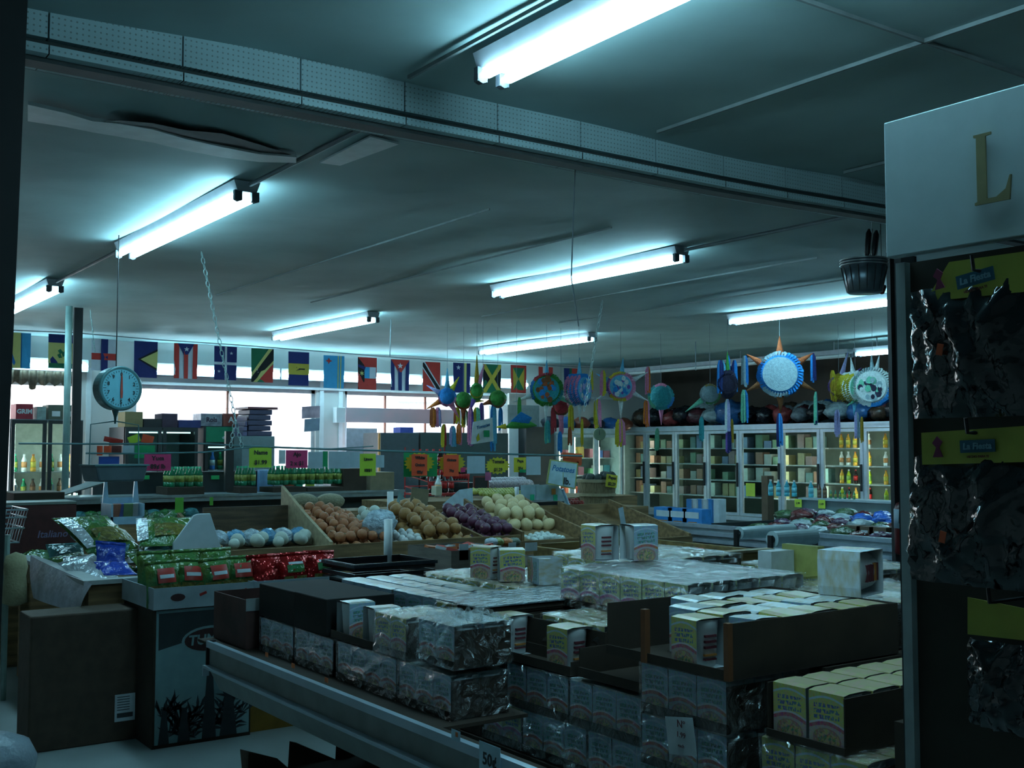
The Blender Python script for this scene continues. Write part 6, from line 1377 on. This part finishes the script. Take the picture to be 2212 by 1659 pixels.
for pts_, lab in (([(1248, 225), (1240, 420), (1234, 600), (1250, 705)], 'long thin wire hanging from the beam at the centre'), ([(845, 690), (842, 770)], 'thin wire above the striped flags'), ([(1502, 738), (1503, 800)], 'thin rod above the tall blue pinata')):
    q = PZ(pts_[0][0], max(pts_[0][1], 1), CEIL - .01) if pts_[0][1] > 300 else Vector(PY(1248, 225, 3.75))
    Yq = q.y; tag(MB().tube([PY(x, y, Yq) for x, y in pts_], .003 if Yq < 5 else .006, 6).build('hanging_wire', m_cond), lab, 'wire')
# ---- posts at left
q = PZ(146, 660, CEIL - .005); tag(MB().tube([(0, 0, PY(140, 1062, q.y).z), (0, 0, CEIL - .01)], .032, 12).build('steel_post', M('post_greygreen', (.22, .32, .30), .4), smooth=True, loc=(PY(145, 860, q.y).x, q.y, 0)), 'slim grey-green post reaching the ceiling at the left', 'post')
tag(MB().box(-.04, .04, -.02, .02, PY(160, 1066, q.y).z, CEIL - .005).build('black_post', m_dark, loc=(PY(165, 860, q.y + .12).x, q.y + .12, 0)), 'black post beside the slim grey-green post', 'post')
# ---- bucket and beacon
Yu = 3.95; c = PY(1867, 600, Yu); s_ = (PY(1900, 600, Yu) - PY(1834, 600, Yu)).length / 2
t = thing('bucket', 'small ribbed metal bucket hanging from the beam beside the white sign', 'bucket', tuple(c))
zt = PY(1867, 562, Yu).z - c.z; zb = PY(1867, 634, Yu).z - c.z
MB().lathe([(s_ * .62, zb), (s_ * .72, zb + .01), (s_ * .95, zt), (s_ * .93, zt), (s_ * .68, zb + .012), (.0001, zb + .012)], 24).build('body', M('bucket_metal', (.16, .20, .23), .3, metal=.7, var=.3), t, smooth=True)
for z in (zt, zt - .015, zt - .03): MB().lathe([(s_ * .94, z - .004), (s_ * .99, z), (s_ * .94, z + .004)], 24).build('rim_ring', m_steel, t, smooth=True)
rb = MB()
for k in range(16): a = 2 * math.pi * k / 16; rb.tube([(s_ * .7 * math.cos(a), s_ * .7 * math.sin(a), zb + .01), (s_ * .93 * math.cos(a), s_ * .93 * math.sin(a), zt - .04)], .003, 5)
rb.build('ribs', m_dark, t)
MB().tube([PY(1883, 500, Yu) - c, Vector(((PY(1883, 500, Yu) - c).x, 0, CEIL - c.z + .01))], .002, 5).build('hanging_wire', m_steel, t)
for x0, x1 in ((1872, 1877), (1886, 1893)):
    A = PY(x0, 556, Yu) - c; B_ = PY(x1, 478, Yu) - c; B_.z = min(B_.z, 2.835 - c.z)
    MB().tube([A, A.lerp(B_, .15), A.lerp(B_, .85), B_], [.006, .016, .016, .006], 10).build('strap', m_black, t, smooth=True); MB().tube([A + Vector((.014, -.012, 0)), B_ + Vector((.014, -.012, 0))], .003, 6).build('strap_edge', m_steel, t)
c = PY(1905, 628, 4.05); t = thing('red_beacon', 'small dark red dome hanging right of the bucket', 'dome', tuple(c))
MB().lathe([(.0001, -.022), (.012, -.018), (.02, 0), (.022, .012)], 14).build('dome', M('dome_red', (.16, .015, .02), .3), t, smooth=True); MB().lathe([(.024, .012), (.026, .02), (.024, .03), (.0001, .03)], 14).build('cap', m_dark, t)
MB().tube([(0, 0, .03), (0, 0, CEIL - c.z)], .002, 5).build('wire', m_dark, t)
# ---- pinatas
PC = {k: M('crepe_' + k, H(v), .85, var=.25, scale=60, bump=.4, bscale=120) for k, v in dict(blue='1E7FC8', sky='59A9CC', navy='14205A', green='3A8A3C', yel='C9B92E', pink='D884A8', rust='A0512A', brown='7A4A26', white='C8D4D4', purple='6A4C9C', teal='2A8C94', red='A8323C', gold='A88A22', grey='8FA8B0', mint='6FC0A0', dark='23203A', orange='D2752A', lilac='A9A6D6').items()}
def fringe(t, r, d, cols):
    n = 44; 
    for q, col in enumerate(cols):
        mb = MB()
        for k in range(n):
            if (k * len(cols)) // n != q: continue
            for j in range(4):
                a = 2 * math.pi * (k + .5 * (j % 2)) / n; y = -d / 2 + d * j / 3; rr = r * R.uniform(1.02, 1.1)
                p0 = Vector((r * .86 * math.cos(a), y, r * .86 * math.sin(a))); p1 = Vector((rr * math.cos(a - .06), y + R.uniform(-.01, .01), rr * math.sin(a - .06))); p2 = Vector((rr * math.cos(a + .06), y + .02, rr * math.sin(a + .06))); p3 = Vector((r * .86 * math.cos(a + .1), y + .02, r * .86 * math.sin(a + .1)))
                mb.add([p0, p1, p2, p3], [(0, 1, 2, 3)]); mb.add([p0 + Vector((0, .003, 0)), p1 + Vector((0, .003, 0)), p2 + Vector((0, .003, 0)), p3 + Vector((0, .003, 0))], [(3, 2, 1, 0)])
        mb.build('fringe', PC[col], t)
def tassel(t, p, L, cols, w=.03):
    for q, col in enumerate(cols):
        mb = MB()
        for k in range(9):
            a = R.uniform(0, 6.28); r_ = w * R.uniform(.3, 1); l = L * R.uniform(.85, 1.05); dx, dy = r_ * math.cos(a) + (q - .5) * w * .7 * (len(cols) > 1), r_ * math.sin(a); e = w * .34
            zs = [(0, .35, .5), (-.16 * l, .8, .9), (-.6 * l, .92, 1.0), (-l, 1.0, .8)]; vv_ = []
            for o_ in (0, .005): vv_ += [(p[0] + dx * s_ + sg * e * k_, p[1] + dy * s_ + o_, p[2] + z_) for z_, s_, k_ in zs for sg in (-1, 1)]
            mb.add(vv_, [(2 * q_, 2 * q_ + 1, 2 * q_ + 3, 2 * q_ + 2) for q_ in range(3)] + [(8 + 2 * q_ + 2, 8 + 2 * q_ + 3, 8 + 2 * q_ + 1, 8 + 2 * q_) for q_ in range(3)] + [(2 * q_, 2 * q_ + 2, 2 * q_ + 10, 2 * q_ + 8) for q_ in range(3)] + [(2 * q_ + 1, 2 * q_ + 9, 2 * q_ + 11, 2 * q_ + 3) for q_ in range(3)])
        mb.build('tassel', PC[col], t)
def pinata(px, py, rpx, Y, lab, face, rim, cones, tass, coneC='white', twist=0, depth=.14, ball=False, sq=1.0, art=None, L=.22, cl=.20, cw=.035, rpt=1.0):
    """cones: list of (angle deg, length factor, colour); tass: list of (px, py, colours[, length px])"""
    c = PY(px, py, Y); d_ = (c - CAMP).dot(_f); r = rpx * d_ / FPX
    t = thing('star_pinata', lab, 'pinata', tuple(c), face_cam(c) + rad(twist)); m2 = Matrix.Rotation(-(face_cam(c) + rad(twist)), 4, 'Z')
    if ball: MB().ball((0, 0, 0), r, 18, 12, wob=.04, sz=sq).build('body', PC[face], t, smooth=False); fringe(t, r * .98, depth, rim)
    else:
        MB().lathe([(.0001, -depth / 2), (r * .8, -depth / 2), (r * .92, -depth / 2 + .02), (r * .92, depth / 2 - .02), (r * .8, depth / 2), (.0001, depth / 2)], 30).xf(RX(rad(90))).build('body', PC[rim[0]], t)
        MB().lathe([(.0001, 0), (r * .80, 0), (r * .80, .006), (.0001, .006)], 30).xf(T((0, -depth / 2 - .001, 0)) @ RX(rad(90))).build('round_face', PC[face] if isinstance(face, str) else face, t)
        if art:
            pr = random.Random(px); mb = [MB() for _ in art]
            for k in range(26):
                a = pr.uniform(0, 6.28); q = r * .62 * math.sqrt(pr.random()); s_ = r * pr.uniform(.08, .2); n = 7; yy = -depth / 2 - .009 - .0006 * k
                mb[k % len(art)].add([(q * math.cos(a) + s_ * math.cos(2 * math.pi * i / n), yy, q * math.sin(a) * 1.1 + s_ * 1.2 * math.sin(2 * math.pi * i / n)) for i in range(n)], [tuple(range(n))])
            for k, col in enumerate(art): mb[k].build('picture_patch', PC[col], t)
        fringe(t, r, depth, rim)
    for (ang, lf, col) in cones:
        a = rad(ang); l = cl * lf; dx, dz = math.cos(a), math.sin(a)
        MB().tube([(dx * r * .8, 0, dz * r * .8), (dx * (r * .8 + l * .5), 0, dz * (r * .8 + l * .5)), (dx * (r + l), 0, dz * (r + l))], [cw, cw * .55, .003], 12).build('cone', PC[col], t, smooth=True)
    for ts in tass:
        p = m2 @ (PY(ts[0], ts[1], Y) - c); tassel(t, p, (ts[3] if len(ts) > 3 else 55) * 1.15 * d_ / FPX, ts[2], w=.027 * (ts[4] if len(ts) > 4 else 1))
    MB().tube([(0, 0, r + .02), (0, 0, CEIL - c.z)], .002, 5).build('string', m_cond, t)
    return t
pinata(966, 858, 19, 10.2, 'small bright blue cube-like pinata at the left end of the pinata row', 'blue', ['blue', 'pink'], [(90, 1.1, 'sky'), (60, .8, 'yel'), (150, .8, 'lilac'), (210, .8, 'orange'), (300, .8, 'pink')], [(934, 880, ['rust', 'orange'], 36), (946, 880, ['pink', 'lilac'], 36), (960, 916, ['yel', 'red'], 42), (978, 920, ['lilac', 'sky'], 38), (992, 915, ['orange', 'pink'], 40)], ball=True, depth=.2)
pinata(1001, 866, 18, 10.4, 'green and rust pinata behind the blue cube-like one', 'green', ['green', 'rust'], [(0, .7, 'yel'), (270, .8, 'rust')], [(987, 880, ['rust', 'yel'], 30), (1004, 885, ['yel', 'green'], 32)], ball=True, depth=.2)
pinata(1030, 846, 14, 10.0, 'slim tall green and yellow pinata with a pointed top', 'green', ['green', 'yel'], [(90, 1.6, 'gold'), (75, 1.2, 'pink'), (250, .9, 'purple')], [(1017, 880, ['pink', 'purple'], 70), (1030, 880, ['yel', 'mint'], 36), (1040, 870, ['purple'], 44)], ball=True, sq=1.5, depth=.16)
pinata(1075, 862, 18, 10.2, 'green and brown pinata with long cyan tassels', 'green', ['green', 'brown'], [(200, .6, 'rust')], [(1066, 872, ['blue', 'sky'], 86), (1081, 880, ['blue'], 42)], ball=True, depth=.18)
pinata(1181, 842, 34, 9.7, 'round pinata with a brown and blue picture and green-red-blue fringe', 'teal', ['green', 'red', 'blue', 'green', 'teal'], [(90, .9, 'sky'), (200, 1.3, 'white'), (268, 1.1, 'white'), (330, 1.0, 'mint')], [(1122, 858, ['green'], 46), (1182, 908, ['mint', 'teal'], 42), (1194, 880, ['red'], 50), (1210, 932, ['blue'], 40)], art=['brown', 'blue', 'rust'], cl=.17)
pinata(1212, 880, 17, 9.9, 'dark red and brown pinata tucked below the round picture one', 'red', ['red', 'brown'], [(270, 1.2, 'pink')], [(1196, 890, ['red'], 40), (1213, 905, ['pink'], 30)], ball=True, depth=.2)
pinata(1251, 842, 33, 9.5, 'narrow pinata turned edgewise with a silvery picture', 'sky', ['blue', 'pink', 'blue'], [(88, 1.1, 'sky'), (272, 1.1, 'white')], [(1234, 875, ['yel', 'gold'], 48), (1258, 905, ['yel'], 50), (1277, 798, ['pink', 'yel'], 45), (1287, 865, ['yel', 'pink'], 52), (1231, 922, ['rust'], 34)], twist=58, art=['white', 'lilac', 'blue'], cl=.17)
pinata(1341, 835, 30, 9.4, 'round white and blue picture pinata with yellow-pink fringe and five cones', 'sky', ['pink', 'yel', 'purple', 'yel', 'pink'], [(85, 1.0, 'sky'), (28, 1.1, 'white'), (-28, 1.1, 'white'), (208, 1.1, 'white'), (270, 1.2, 'white'), (152, .9, 'sky')],
       [(1303, 800, ['pink', 'yel'], 46), (1400, 792, ['pink', 'orange'], 52), (1293, 862, ['yel', 'pink'], 52), (1397, 862, ['orange', 'pink'], 52), (1339, 905, ['yel', 'pink'], 50, 1.5)], art=['white', 'blue', 'purple', 'white'], cl=.17)
pinata(1428, 858, 27, 9.7, 'teal shaggy ball pinata with pink bands', 'teal', ['teal', 'pink', 'teal', 'mint', 'teal', 'blue'], [(270, .9, 'pink')], [(1420, 925, ['mint'], 42)], ball=True, depth=.34)
pinata(1534, 852, 21, 8.6, 'pale bluish pinata with a golden top and green cone', 'grey', ['gold', 'grey', 'green'], [(215, 1.1, 'mint')], [(1516, 900, ['teal'], 46)], ball=True, sq=1.1, depth=.2)
pinata(1572, 830, 21, 8.3, 'dark navy pinata with bright blue upright tassels', 'dark', ['dark', 'navy', 'dark'], [(90, 1.2, 'green'), (100, .8, 'sky')], [(1556, 778, ['blue', 'navy'], 60), (1573, 768, ['blue'], 58, .7), (1587, 778, ['navy', 'blue'], 60), (1571, 862, ['white', 'lilac'], 60), (1573, 912, ['purple', 'navy'], 56, .8), (1581, 905, ['gold'], 44, .6)], ball=True, sq=1.5, depth=.25)
for k, (px, c_) in enumerate(((1503, 'purple'), (1472, 'blue'), (1443, 'teal'))): pass
pinata(1685, 809, 46, 7.6, 'large star pinata with a plain pale blue face and rust-brown cones', 'grey', ['blue', 'grey', 'blue', 'grey', 'blue'], [(90, 1.15, 'rust'), (33, 1.15, 'rust'), (147, 1.15, 'rust'), (206, 1.1, 'brown'), (-26, 1.1, 'brown'), (270, 1.15, 'brown')],
       [(1609, 768, ['grey', 'blue'], 56), (1755, 762, ['blue', 'navy'], 56), (1607, 842, ['mint', 'blue'], 58), (1763, 846, ['mint', 'navy'], 62), (1683, 893, ['navy', 'blue'], 62, 1.1)], cl=.15, cw=.055)
pinata(1812, 835, 22, 7.9, 'golden and purple pinata left of the pair of white picture ones', 'gold', ['yel', 'purple', 'gold'], [(40, 1, 'purple'), (75, 1.4, 'lilac')], [(1798, 800, ['gold', 'yel'], 56), (1808, 885, ['lilac'], 50)], ball=True, sq=1.3, depth=.2)
pinata(1848, 838, 34, 7.4, 'white and yellow picture pinata, left of the pair beside the sign', 'mint', ['white', 'yel', 'white'], [(100, 1.2, 'white'), (265, 1.0, 'sky')], [(1850, 890, ['lilac', 'grey'], 48), (1862, 900, ['gold'], 50, .6)], twist=40, art=['white', 'teal', 'brown'], cl=.13)
pinata(1886, 836, 40, 7.2, 'white fringed picture pinata, right of the pair beside the sign', 'white', ['white', 'grey', 'white', 'blue'], [(92, 1.1, 'grey'), (78, 1.1, 'white'), (-32, 1.2, 'white'), (215, 1.1, 'mint')], [(1928, 880, ['teal'], 48)], twist=-14, art=['grey', 'dark', 'mint', 'white'], cl=.13)
c = PY(1120, 915, 9.6); t = thing('parrot_figure', 'green, blue and yellow feathered parrot ornament beside the long cyan tassels', 'ornament', tuple(c), rad(-20))
MB().tube([(-.14, 0, -.04), (-.05, 0, -.01), (.08, 0, .0), (.2, 0, -.02)], [.01, .045, .05, .006], 10).build('body', PC['green'], t, smooth=True); MB().tube([(-.24, 0, -.04), (-.14, 0, -.03)], [.005, .03], 8).build('head', PC['yel'], t, smooth=True)
MB().plate((-.1, -.05, .02), (.1, -.05, .0), (.12, -.1, .06), (.0, -.1, .12), .006).build('wing', PC['blue'], t); MB().tube([(-.02, 0, .05), (-.02, 0, CEIL - c.z)], .002, 5).build('string', m_cond, t)
c = PY(1042, 925, 9.9); a_, b_ = PY(1018, 960, 9.9), PY(1066, 953, 9.9)
t = thing('hanging_sign', 'white hanging sign with blue script and a bright green patch below the green pinatas', 'sign', tuple(a_))
W_ = b_ - a_; U_ = PY(1022, 912, 9.9) - a_; V_ = PY(1064, 902, 9.9) - a_
MB().plate((0, 0, 0), W_, V_, U_, .006).build('board', M('sign_offwhite', (.55, .6, .62), .6), t)
text_mb('Tomates', .05, .001, .3, .001).xf(T(V_.lerp(U_, .5) * .72 + W_ * .14 + Vector((0, -.006, 0))) @ RY(rad(-14))).build('lettering', M('sign_blue', (.02, .16, .38), .5), t)
MB().box(0, .07, -.004, 0, 0, .07).build('green_patch', m_grn, t, loc=tuple(W_ * .55 + Vector((0, -.004, .06))))
MB().prism([(0, .0), (.035, .02), (.02, .09), (-.01, .04)], 'y', -.006, -.002).build('ear_picture', m_yel, t, loc=tuple(W_ * .25 + Vector((0, 0, .02))))
MB().tube([U_.lerp(V_, .5), Vector((U_.lerp(V_, .5).x, 0, CEIL - a_.z))], .002, 5).build('string', m_cond, t)
# ================================================================ display rack and sign at the right
XS = 2.17
def px2(x, y, X=XS): return PX(x, y, X)
zT, zB = px2(1911, 265).z, px2(1911, 558).z; yS = px2(1911, 400).y
t = thing('white_sign', 'large white sign board with a gold serif letter at the upper right', 'sign', (XS, yS, zB))
MB().box(0, .03, -1.6, 0, 0, zT - zB).build('board', M('sign_board_white', (.42, .52, .54), .6, var=.06), t, bevel=.003)
k = zT - zB; q = px2(2108, 445, XS - .004); q1 = px2(2120, 290, XS - .004); h = q1.z - q.z
Lp = [(0, 0), (0, .035), (.05, .045), (.05, .955), (0, .965), (0, 1), (.34, 1), (.34, .965), (.235, .955), (.235, .07), (.42, .07), (.60, .16), (.68, .34), (.71, .34), (.67, 0)]
# local: u toward -Y (to the right in view)
lm = MB(); pv = [(-.004, -u * h * .78, v * h) for u, v in Lp]; pb = [(0, -u * h * .78, v * h) for u, v in Lp]; n = len(Lp)
lm.add(pv, [(0, 1, 2, 9, 10, 14), (10, 11, 12, 13, 14), (2, 3, 8, 9), (3, 4, 5, 6, 7, 8)])
lm.add(pv + pb, [(i, (i + 1) % n, (i + 1) % n + n, i + n) for i in range(n)])
lm.build('letter', M('letter_gold', (.24, .21, .10), .6), t, loc=(q.x - XS, q.y - yS, q.z - zB))
yP = PX(1943, 1000, 2.2).y
t = thing('display_rack', 'tall dark display rack with a pale metal edge strip at the right', 'rack', (2.2, yP, 0))
MB().box(.02, .06, -1.7, 0, .15, zB - .01).build('back_panel', M('pegboard_dark', (.035, .028, .02), .8), t)
wS = yP - PX(1963, 1000, 2.2).y
MB().box(.0, .02, -wS, 0, .15, zB - .01).build('edge_strip', M('strip_pale', (.30, .36, .36), .45), t)
MB().box(.02, .07, .0, .018, .15, zB + .02).build('dark_edge', m_dark, t)
MB().box(.0, .08, -1.7, .02, 0, .15).build('base', m_dark, t)
# black column and fire extinguisher behind the rack
Yc = 4.75; xc = PY(1931, 1000, Yc).x
o = MB().box(xc, xc + .3, Yc, Yc + .03, 0, CEIL).build('trim_6', m_dark); o['kind'] = 'structure'
t = thing('fire_extinguisher', 'dark red fire extinguisher with a pale label on the black column at the right', 'fire extinguisher', (xc - .0, Yc - .07, PY(1915, 1198, Yc).z))
he = PY(1915, 1085, Yc - .07).z - t.location.z
MB().lathe([(.05, 0), (.062, .01), (.064, he * .85), (.05, he * .96), (.02, he)], 20).build('cylinder', M('extinguisher_red', (.10, .012, .012), .3), t, smooth=True)
MB().lathe([(.0645, he * .5), (.0645, he * .86)], 20).build('label_band', M('ext_label', (.25, .33, .40), .5), t, smooth=True)
MB().tube([(0, 0, he), (0, 0, he + .05)], .015, 8).box(-.02, .06, -.01, .01, he + .045, he + .06).box(-.02, .07, -.01, .01, he + .075, he + .085).build('valve_handle', m_black, t)
MB().tube([(0, -.015, he + .03), (-.06, -.03, he + .05), (-.075, -.03, he - .05), (-.07, -.02, he * .6)], .01, 8).build('hose', m_black, t, smooth=True)
# bags on the rack
m_hdr = M('header_yellow', (.42, .43, .06), .5, var=.15, scale=12); m_logo = M('logo_teal', (.03, .12, .18), .5); m_let2 = M('logo_letters', (.22, .45, .55), .5)
def wrap_mat():
    m = M('dark_goods_in_clear_wrap', (.004, .005, .007), .07, var=.3, scale=6, bump=1.5, bscale=9, coat=.8)
    return m
m_wrap = wrap_mat()
def rack_bag(x0, x1, yt, yb, lab, header, seed, Xp=2.12, tagpx=None, droop=.0, shape=None):
    """x0..x1, yt..yb: picture extents of the wrapped goods on the plane X = Xp"""
    A = px2(x0, yt, Xp); B_ = px2(min(x1, 2300), yt, Xp); zb_ = px2(x0, yb, Xp).z; r = random.Random(seed)
    t = thing('packaged_garment', lab, 'packaged clothing', (Xp, A.y, zb_)); w = A.y - B_.y; h = A.z - zb_
    N, K = 26, 20; mb = MB(); hgt = [[r.uniform(-1, 1) for _ in range(N + 1)] for _ in range(K + 1)]
    fold = [(r.uniform(.1, .9), r.uniform(-.9, .9), r.uniform(.02, .06), r.uniform(.2, .9)) for _ in range(9)]
    for j in range(K + 1):
        for i in range(N + 1):
            u, v = i / N, j / N * N / K; e = math.sin(math.pi * u) ** .5 * math.sin(math.pi * min(1, v * .96 + .02)) ** .5
            f = sum(a * math.exp(-((u - c - s_ * (v - .5)) / wd) ** 2) for c, s_, wd, a in fold)
            x = -.03 * e - .016 * f - .006 * hgt[j][i]
            zz = v * h; ee = shape(u, v) if shape else (0, 0)
            mb.v.append((x, -u * w + ee[0] * w, zz + ee[1] * h))
    for j in range(K):
        for i in range(N): mb.f.append((j * (N + 1) + i, j * (N + 1) + i + 1, (j + 1) * (N + 1) + i + 1, (j + 1) * (N + 1) + i)); mb.m.append(0); mb.uv.append([(0, 0)] * 4)
    mb.build('wrapped_goods', m_wrap, t, smooth=True)
    if header:
        P4 = [px2(x, y, Xp - .02) - Vector(t.location) for x, y in header]
        hd = MB().plate(*P4, .003).build('header_card', m_hdr, t)
        c = (P4[0] + P4[1] + P4[2] + P4[3]) / 4
        return t, P4, c, zb_
    return t, None, None, zb_
def logo_on(t, cx_, cy_, w, Xp, roll=0, s=1.0):
    c = px2(cx_, cy_, Xp) - Vector(t.location); rt_ = RZ(-math.pi / 2) @ RY(rad(-roll))
    MB().box(-w / 2, w / 2, -.002, 0, -w * .16, w * .17).xf(T(c) @ rt_).build('logo_panel', m_logo, t)
    text_mb('La Fiesta', w * .235, .0006, .1, .001).xf(T(c + Vector((-.003, 0, 0))) @ rt_).build('logo_lettering', m_let2, t)
    text_mb('HECHO PARA TI', w * .085, .0002, 0, .001).xf(T(c + Vector((-.001, 0, -w * .27))) @ rt_).build('red_lettering', M('red_print', (.22, .05, .03), .6), t)
    d = px2(cx_ - 105 * s, cy_ + 3, Xp) - Vector(t.location)
    MB().prism([(-.012, -.02), (.012, -.02), (.004, .0), (.012, .012), (0, .024), (-.012, .010), (-.003, 0)], 'y', -.002, 0).xf(T(d) @ rt_).build('red_figure_print', M('red_print2', (.25, .04, .10), .6), t)
def hook(t, x, y, Xp):
    c = px2(x, y, Xp - .03) - Vector(t.location)
    MB().tube([c + Vector((.10, 0, .0)), c, c + Vector((-.02, 0, .0)), c + Vector((-.025, 0, .03))], .004, 6).build('hanger_hook', m_dark, t)
def sticker(t, x, y, Xp, w=.014, h=.024):
    c = px2(x, y, Xp - .05) - Vector(t.location); MB().box(-.001, .001, -w / 2, w / 2, -h / 2, h / 2).xf(T(c) @ RX(rad(12))).build('orange_sticker', M('sticker_orange', (.65, .10, .03), .5), t)
t, P4, c, _z = rack_bag(1968, 2300, 632, 905, 'top packaged dark garment with yellow header card on the display rack', [(1998, 652), (2290, 622), (2290, 532), (2050, 566)], 3)
logo_on(t, 2107, 601, .085, 2.094, roll=8, s=.75); hook(t, 2115, 585, 2.12); sticker(t, 2030, 755, 2.12)
def shp(u, v): return (0.03 * math.sin(v * 5) * (1 - u), (.09 * abs(math.sin(u * 7 + .6)) if v > .5 else 0) * v)
t, P4, c, _z = rack_bag(1966, 2300, 1002, 1250, 'middle packaged black garment with yellow header card on the display rack', [(1992, 1004), (2290, 996), (2290, 915), (1990, 935)], 5, shape=shp)
logo_on(t, 2112, 964, .078, 2.094, roll=2, s=.82); hook(t, 2102, 935, 2.12); sticker(t, 2036, 1160, 2.12)
t, P4, c, _z = rack_bag(1992, 2300, 1012, 1110, 'clear upper layer of the middle garment package', None, 9, Xp=2.135) if False else (t, None, None, None)
t, P4, c, _z = rack_bag(2090, 2300, 1375, 1560, 'lowest packaged dark garment with dim yellow header card', [(2090, 1370), (2290, 1392), (2290, 1330), (2090, 1290)], 7, Xp=2.14)
hook(t, 2150, 1300, 2.14)
